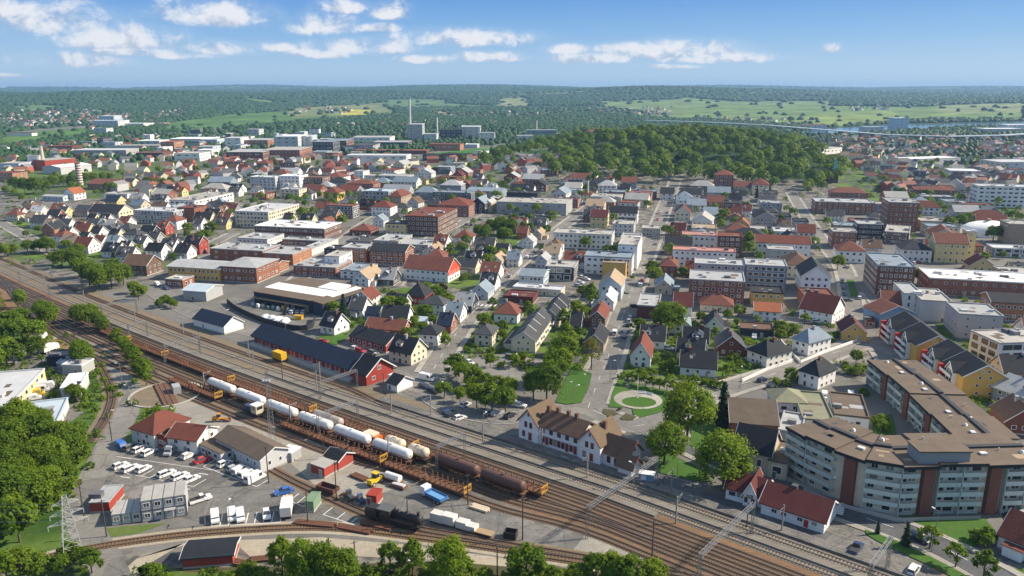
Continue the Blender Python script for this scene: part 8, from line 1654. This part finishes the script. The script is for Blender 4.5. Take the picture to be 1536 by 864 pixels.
for i, o_ in enumerate((0, -5.7, -10.4)):
    b = MB(); p0 = RW(200, o_)
    for z, n in ((5.6, 90), (6.7, 90)):
        Q = [RW(-80 + 590 * k / n, o_, z - (0 if z < 6 else .5 * (math.sin(k * 1.05) ** 2))) - p0 for k in range(n + 1)]
        for a, q in zip(Q, Q[1:]): b.tube(a, q, .022, 3)
    w_ = b.build('overhead_wires', BLACKS); w_.location = p0; c_ = RW(300, o_); reg(w_, ['thin overhead wires above the track beside the station forecourt', 'thin overhead wires above the outer island platform track', 'thin overhead wires above the rusty running track'][i], 'overhead wires', (c_.x, c_.y, 6), fixed=True)
def pylon():
    p = G(112, 846); t = thing('power_pylon', 'steel lattice power pylon leaning over the level crossing trees', 'pylon', p, R(35), fixed=True, at=(p.x, p.y, 7)); h = 15.5; b = MB()
    def cor(z): w = 1.75 * (1 - z / h) ** 1.1 + .42; return [Vector((sx * w, sy * w, z)) for sx, sy in ((-1, -1), (1, -1), (1, 1), (-1, 1))]
    zs = [0, 2.6, 4.9, 6.9, 8.6, 10.1, 11.5, 12.8, 14.1, h]
    for z0, z1 in zip(zs, zs[1:]):
        A, Q = cor(z0), cor(z1)
        for i in range(4): b.tube(A[i], Q[i], .085, 4); b.tube(A[i], Q[(i + 1) % 4], .05, 4); b.tube(A[(i + 1) % 4], Q[i], .05, 4); b.tube(Q[i], Q[(i + 1) % 4], .05, 4)
    b.build('lattice', mat('pylon_steel', (.50, .50, .48), .5, .1, 1, metal=.2), t)
    for z, L in ((9.6, 3.6), (11.7, 3.0), (13.9, 2.4)):
        b = MB()
        for s in (-1, 1):
            for y in (-.5, .5): b.tube((0, y, z), (s * L, 0, z + .1), .06, 4); b.tube((0, y, z + 1.0), (s * L, 0, z + .15), .05, 4)
            for f in (.35, .7): b.tube((s * L * f, -.3 * (1 - f), z + .05), (s * L * f, .3 * (1 - f), z + 1 - f), .035, 4)
            b.tube((s * L, 0, z + .1), (s * L, 0, z - .8), .07, 5)
        b.build('crossarm', mat('pylon_steel', (.50, .50, .48), .5, .1, 1, metal=.2), t)
    d = Vector((math.sin(R(35)), -math.cos(R(35)), 0)); dx = Vector((math.cos(R(35)), math.sin(R(35)), 0)); b = MB(); o = Vector((p.x, p.y, 0))
    for z, L in ((9.6, 3.6), (11.7, 3.0), (13.9, 2.4)):
        for s in (-1, 1):
            st = dx * s * L + Vector((0, 0, z - .8)); en = st + Vector((-75, 4, 2)); prev = st
            for k in range(1, 13): u = k / 12; c = st + (en - st) * u - Vector((0, 0, 7 * u * (1 - u))); b.tube(prev, c, .025, 3); prev = c
    w = b.build('power_lines', GALV); w.location = o; reg(w, 'thin power lines running from the pylon over the wood', 'power lines', (p.x - 25, p.y, 9), fixed=True)
pylon()
for i, (px, py, r) in enumerate(((957, 597, 8.5),)):
    t = thing('flagpole', 'white flagpole in the circular park bed', 'flagpole', G(956, 598), 0, fixed=True); MB().tube((0, 0, 0), (0, 0, 8), .08, 6, .05).build('pole', TRIM, t); MB().rev([(0, .35), (.4, .3), (.42, .05)], 10, 'z').build('base', wallm('concrete'), t)
for i, (px, py) in enumerate(((964, 591), (974, 593))):
    t = thing('park_bench', ['pale park bench behind the flagpole', 'pale park bench at the end of the paved circle'][i], 'bench', G(px, py), -.2 - .4 * i, fixed=True); MB().box(-1.1, -.25, .4, 1.1, .25, .48).build('seat', TRIM, t); MB().box(-1.1, .2, .5, 1.1, .27, .95).build('backrest', TRIM, t)
    for x in (-.9, .9): MB().box(x - .06, -.22, 0, x + .06, .22, .4).build('leg', GALV, t)
t = thing('bus_shelter', 'blue and white kiosk with a poster wall beside the station porch', 'kiosk', G(970, 722), -.3, fixed=True); MB().box(-1.8, -.9, 0, 1.8, .9, 2.3).build('wall', wallm('blue'), t); MB().box(-2, -1.1, 2.3, 2, 1.1, 2.45).build('roof', wallm('white'), t); MB().box(-1.4, -.95, .8, -.1, -.9, 2.0).build('poster', TRIM, t)
def garden_wall(pts, desc, h=1.1, c='white'):
    L = [G(*p).to_2d() for p in pts]; b = MB(); ribbon(b, L, -.15, .15, 0, h); o = b.build('garden_wall', wallm(c)); m = L[len(L) // 2]; reg(o, desc, 'wall', (m.x, m.y, .5), fixed=True)
garden_wall([(1113, 573), (1150, 556), (1188, 543)], 'white garden wall below the off-white square villa'); garden_wall([(1170, 512), (1200, 545), (1236, 530), (1287, 512)], 'white garden wall round the metal-roofed villa'); garden_wall([(1325, 590), (1380, 630), (1430, 612)], 'low grey wall below the yellow terrace', 1.0, 'concrete'); garden_wall([(1205, 737), (1260, 760), (1345, 783), (1400, 781), (1470, 780)], 'low pale wall along the foot of the curved block', .9, 'concrete')
# painted markings of the yard car park
def bays(x0, y0, x1, y1, n, vx, vy):
    b = MB()
    for k in range(n + 1):
        a = G(x0 + (x1 - x0) * k / n, y0 + (y1 - y0) * k / n); q = G(x0 + (x1 - x0) * k / n + vx, y0 + (y1 - y0) * k / n + vy); ribbon(b, [a.to_2d(), q.to_2d()], -.09, .09, .036)
    ribbon(b, [G(x0, y0).to_2d(), G(x1, y1).to_2d()], -.07, .07, .0375); structure(b.build('parking_markings', PAINT))
bays(160, 704, 290, 730, 10, 19, -11); bays(317, 789, 420, 784, 8, 4, -17); bays(170, 684, 330, 707, 9, 0, 0.01); bays(305, 700, 385, 730, 6, 17, -10); bays(424, 747, 455, 760, 3, 14, -11); bays(485, 772, 545, 792, 3, 14, -11)
for px, py in ((188, 716), (190, 687), (305, 711), (278, 733)):
    b = MB(); a, q = G(px - 7, py - 1), G(px + 7, py + 1); ribbon(b, [a.to_2d(), q.to_2d()], -.12, .12, .037); structure(b.build('parking_arrow', PAINT))
b = MB()
for k in range(7): a = G(1250 + k * .2 , 754 + k * 2.6).to_2d(); q = G(1268 - k * .6, 757 + k * 2.6).to_2d(); ribbon(b, [a, q], -.28, .28, .165)
structure(b.build('zebra_crossing', PAINT))
b = MB()
for k in range(6): a = G(708 + k * 6.5, 459 + k * .3).to_2d(); q = G(712 + k * 6.5, 456 + k * .3).to_2d(); ribbon(b, [a, q], -.35, .35, .165)
structure(b.build('zebra_crossing', PAINT))
# ------------------------------------------------------------------ air
hz = bpy.data.materials.new('haze_air'); hz.use_nodes = True; hn = hz.node_tree; hn.nodes.clear(); ho = hn.nodes.new('ShaderNodeOutputMaterial'); hv = hn.nodes.new('ShaderNodeVolumePrincipled')
hv.inputs['Color'].default_value = (.33, .58, .92, 1); hv.inputs['Density'].default_value = 8e-5; hv.inputs['Anisotropy'].default_value = .1; hn.links.new(hv.outputs[0], ho.inputs['Volume'])
_top = float(TZ.max()) + 26
o = MB().box(-15300, -15300, float(TZ.min()) - 3, 15300, 15300, max(_top, 112)).build('haze', hz); o['kind'] = 'stuff'; o['label'] = 'thin blue summer haze over the whole landscape'; o['category'] = 'haze'
# ------------------------------------------------------------------ one label per thing
MARKS = [('the white railway station', 865, 660), ('the curved apartment block', 1330, 730), ('the middle of the white tank train', 450, 635), ('the long freight shed', 470, 545), ('the turntable pit', 249, 592), ('the grey cabin offices', 230, 770), ('the power pylon', 100, 800),
         ('the red-roofed depot house', 220, 650), ('the dark navy warehouse', 430, 455), ('the ochre-yellow hall', 290, 405), ('the long red-roofed white hall', 640, 408), ('the stepped row houses', 795, 505), ('the circular park bed', 957, 600), ('the tall park conifer', 1083, 615), ('the red-brick flats', 1073, 435),
         ('the plain white corner block', 942, 385), ('the brick tower block', 1350, 330), ('the church spire', 1251, 255), ('the white hotel', 1500, 295), ('the brown brick office', 1340, 420), ('the cream stair tower', 1450, 375), ('the yellow terraces', 1400, 540), ('the brown balcony flats', 635, 335), ('the large cream flats', 390, 320),
         ('the glass-topped cream flats', 870, 358), ('the banded grey library', 797, 305), ('the striped brick chimney', 120, 262), ('the tallest pale chimney', 616, 190), ('the dark red factory', 92, 248), ('the white-roofed brick works', 1470, 435), ('the white-roofed brick hall', 435, 350), ('the green tree island', 730, 575),
         ('the blue tipper truck', 650, 746), ('the steam locomotive', 593, 778), ('the grey workshop', 360, 690), ('the red-roofed track cottage', 1120, 750), ('the long low white shed', 315, 488), ('the hipped white villa', 1210, 565), ('the maroon-roofed white house', 1225, 470), ('the orange-tiled blue workshop', 1308, 470), ('the red-hipped white house', 757, 470),
         ('the cream house with dormers', 600, 535), ('the tall red house', 288, 370), ('the grey glass-fronted flats', 232, 322), ('the villa-like white block', 497, 265), ('the brick school', 1085, 268), ('the white tent dome', 1480, 345), ('the round sports hall', 1447, 256), ('the long white garage row', 805, 440), ('the pink-edged white block', 1055, 388),
         ('the bright yellow house', 1150, 445), ('the black-roofed barn', 312, 835), ('the level crossing', 150, 820), ('the long cream warehouse', 30, 620), ('the long cream three-storey block', 158, 322), ('the brick hotel', 680, 310), ('the long blue-grey hall', 725, 290), ('the green-grey office', 590, 262), ('the lattice mast', 405, 620), ('the long red-brick shopping block', 1265, 305)]
ORD = ['', 'second ', 'third ', 'fourth ', 'fifth ', 'sixth ', 'seventh ', 'eighth ', 'ninth ', 'tenth ', 'eleventh ', 'twelfth ', 'thirteenth ', 'fourteenth ', 'fifteenth ', 'sixteenth ', 'seventeenth ', 'eighteenth ', 'nineteenth ', 'twentieth ']
def labels():
    by = {}
    for r in REG: by.setdefault(r[1], []).append(r)
    for desc, rows in by.items():
        if len(rows) == 1 and len(desc.split()) >= 4: rows[0][0]['label'] = desc; continue
        cell = {}
        for r in rows:
            px, py = r[3]; m = min(MARKS, key=lambda q: math.hypot(q[1] - px, (q[2] - py) * 1.6)); dx, dy = px - m[1], (py - m[2]) * 1.6
            rel = ('left of' if dx < 0 else 'right of') if abs(dx) > abs(dy) else ('beyond' if dy < 0 else 'in front of')
            cell.setdefault((rel, m[0]), []).append((math.hypot(dx, dy), r))
        for (rel, mk), L in cell.items():
            L.sort(key=lambda q: q[0])
            for k, (d, r) in enumerate(L):
                o = '' if len(L) == 1 else ('nearest ' if k == 0 else (ORD[k] if k < len(ORD) else f'{k + 1}th ') + 'nearest ')
                s = f"{desc}, {o}{rel} {mk}" if o else f"{desc} {rel} {mk}"
                w = s.split()
                if len(w) > 16: s = s.replace('distant ', '').replace('pale cylindrical silo at the distant dairy plant', 'pale cylindrical dairy silo').replace('pale cylindrical silo at the dairy plant', 'pale cylindrical dairy silo')
                if len(s.split()) > 16: s = s.replace(' building with', ' block,').replace('with ', '').replace(' and ', ' ')
                r[0]['label'] = s
labels()
print('objects', len(bpy.data.objects), 'things', len(REG), 'trees', TCOUNT[0], 'houses', NH[0])
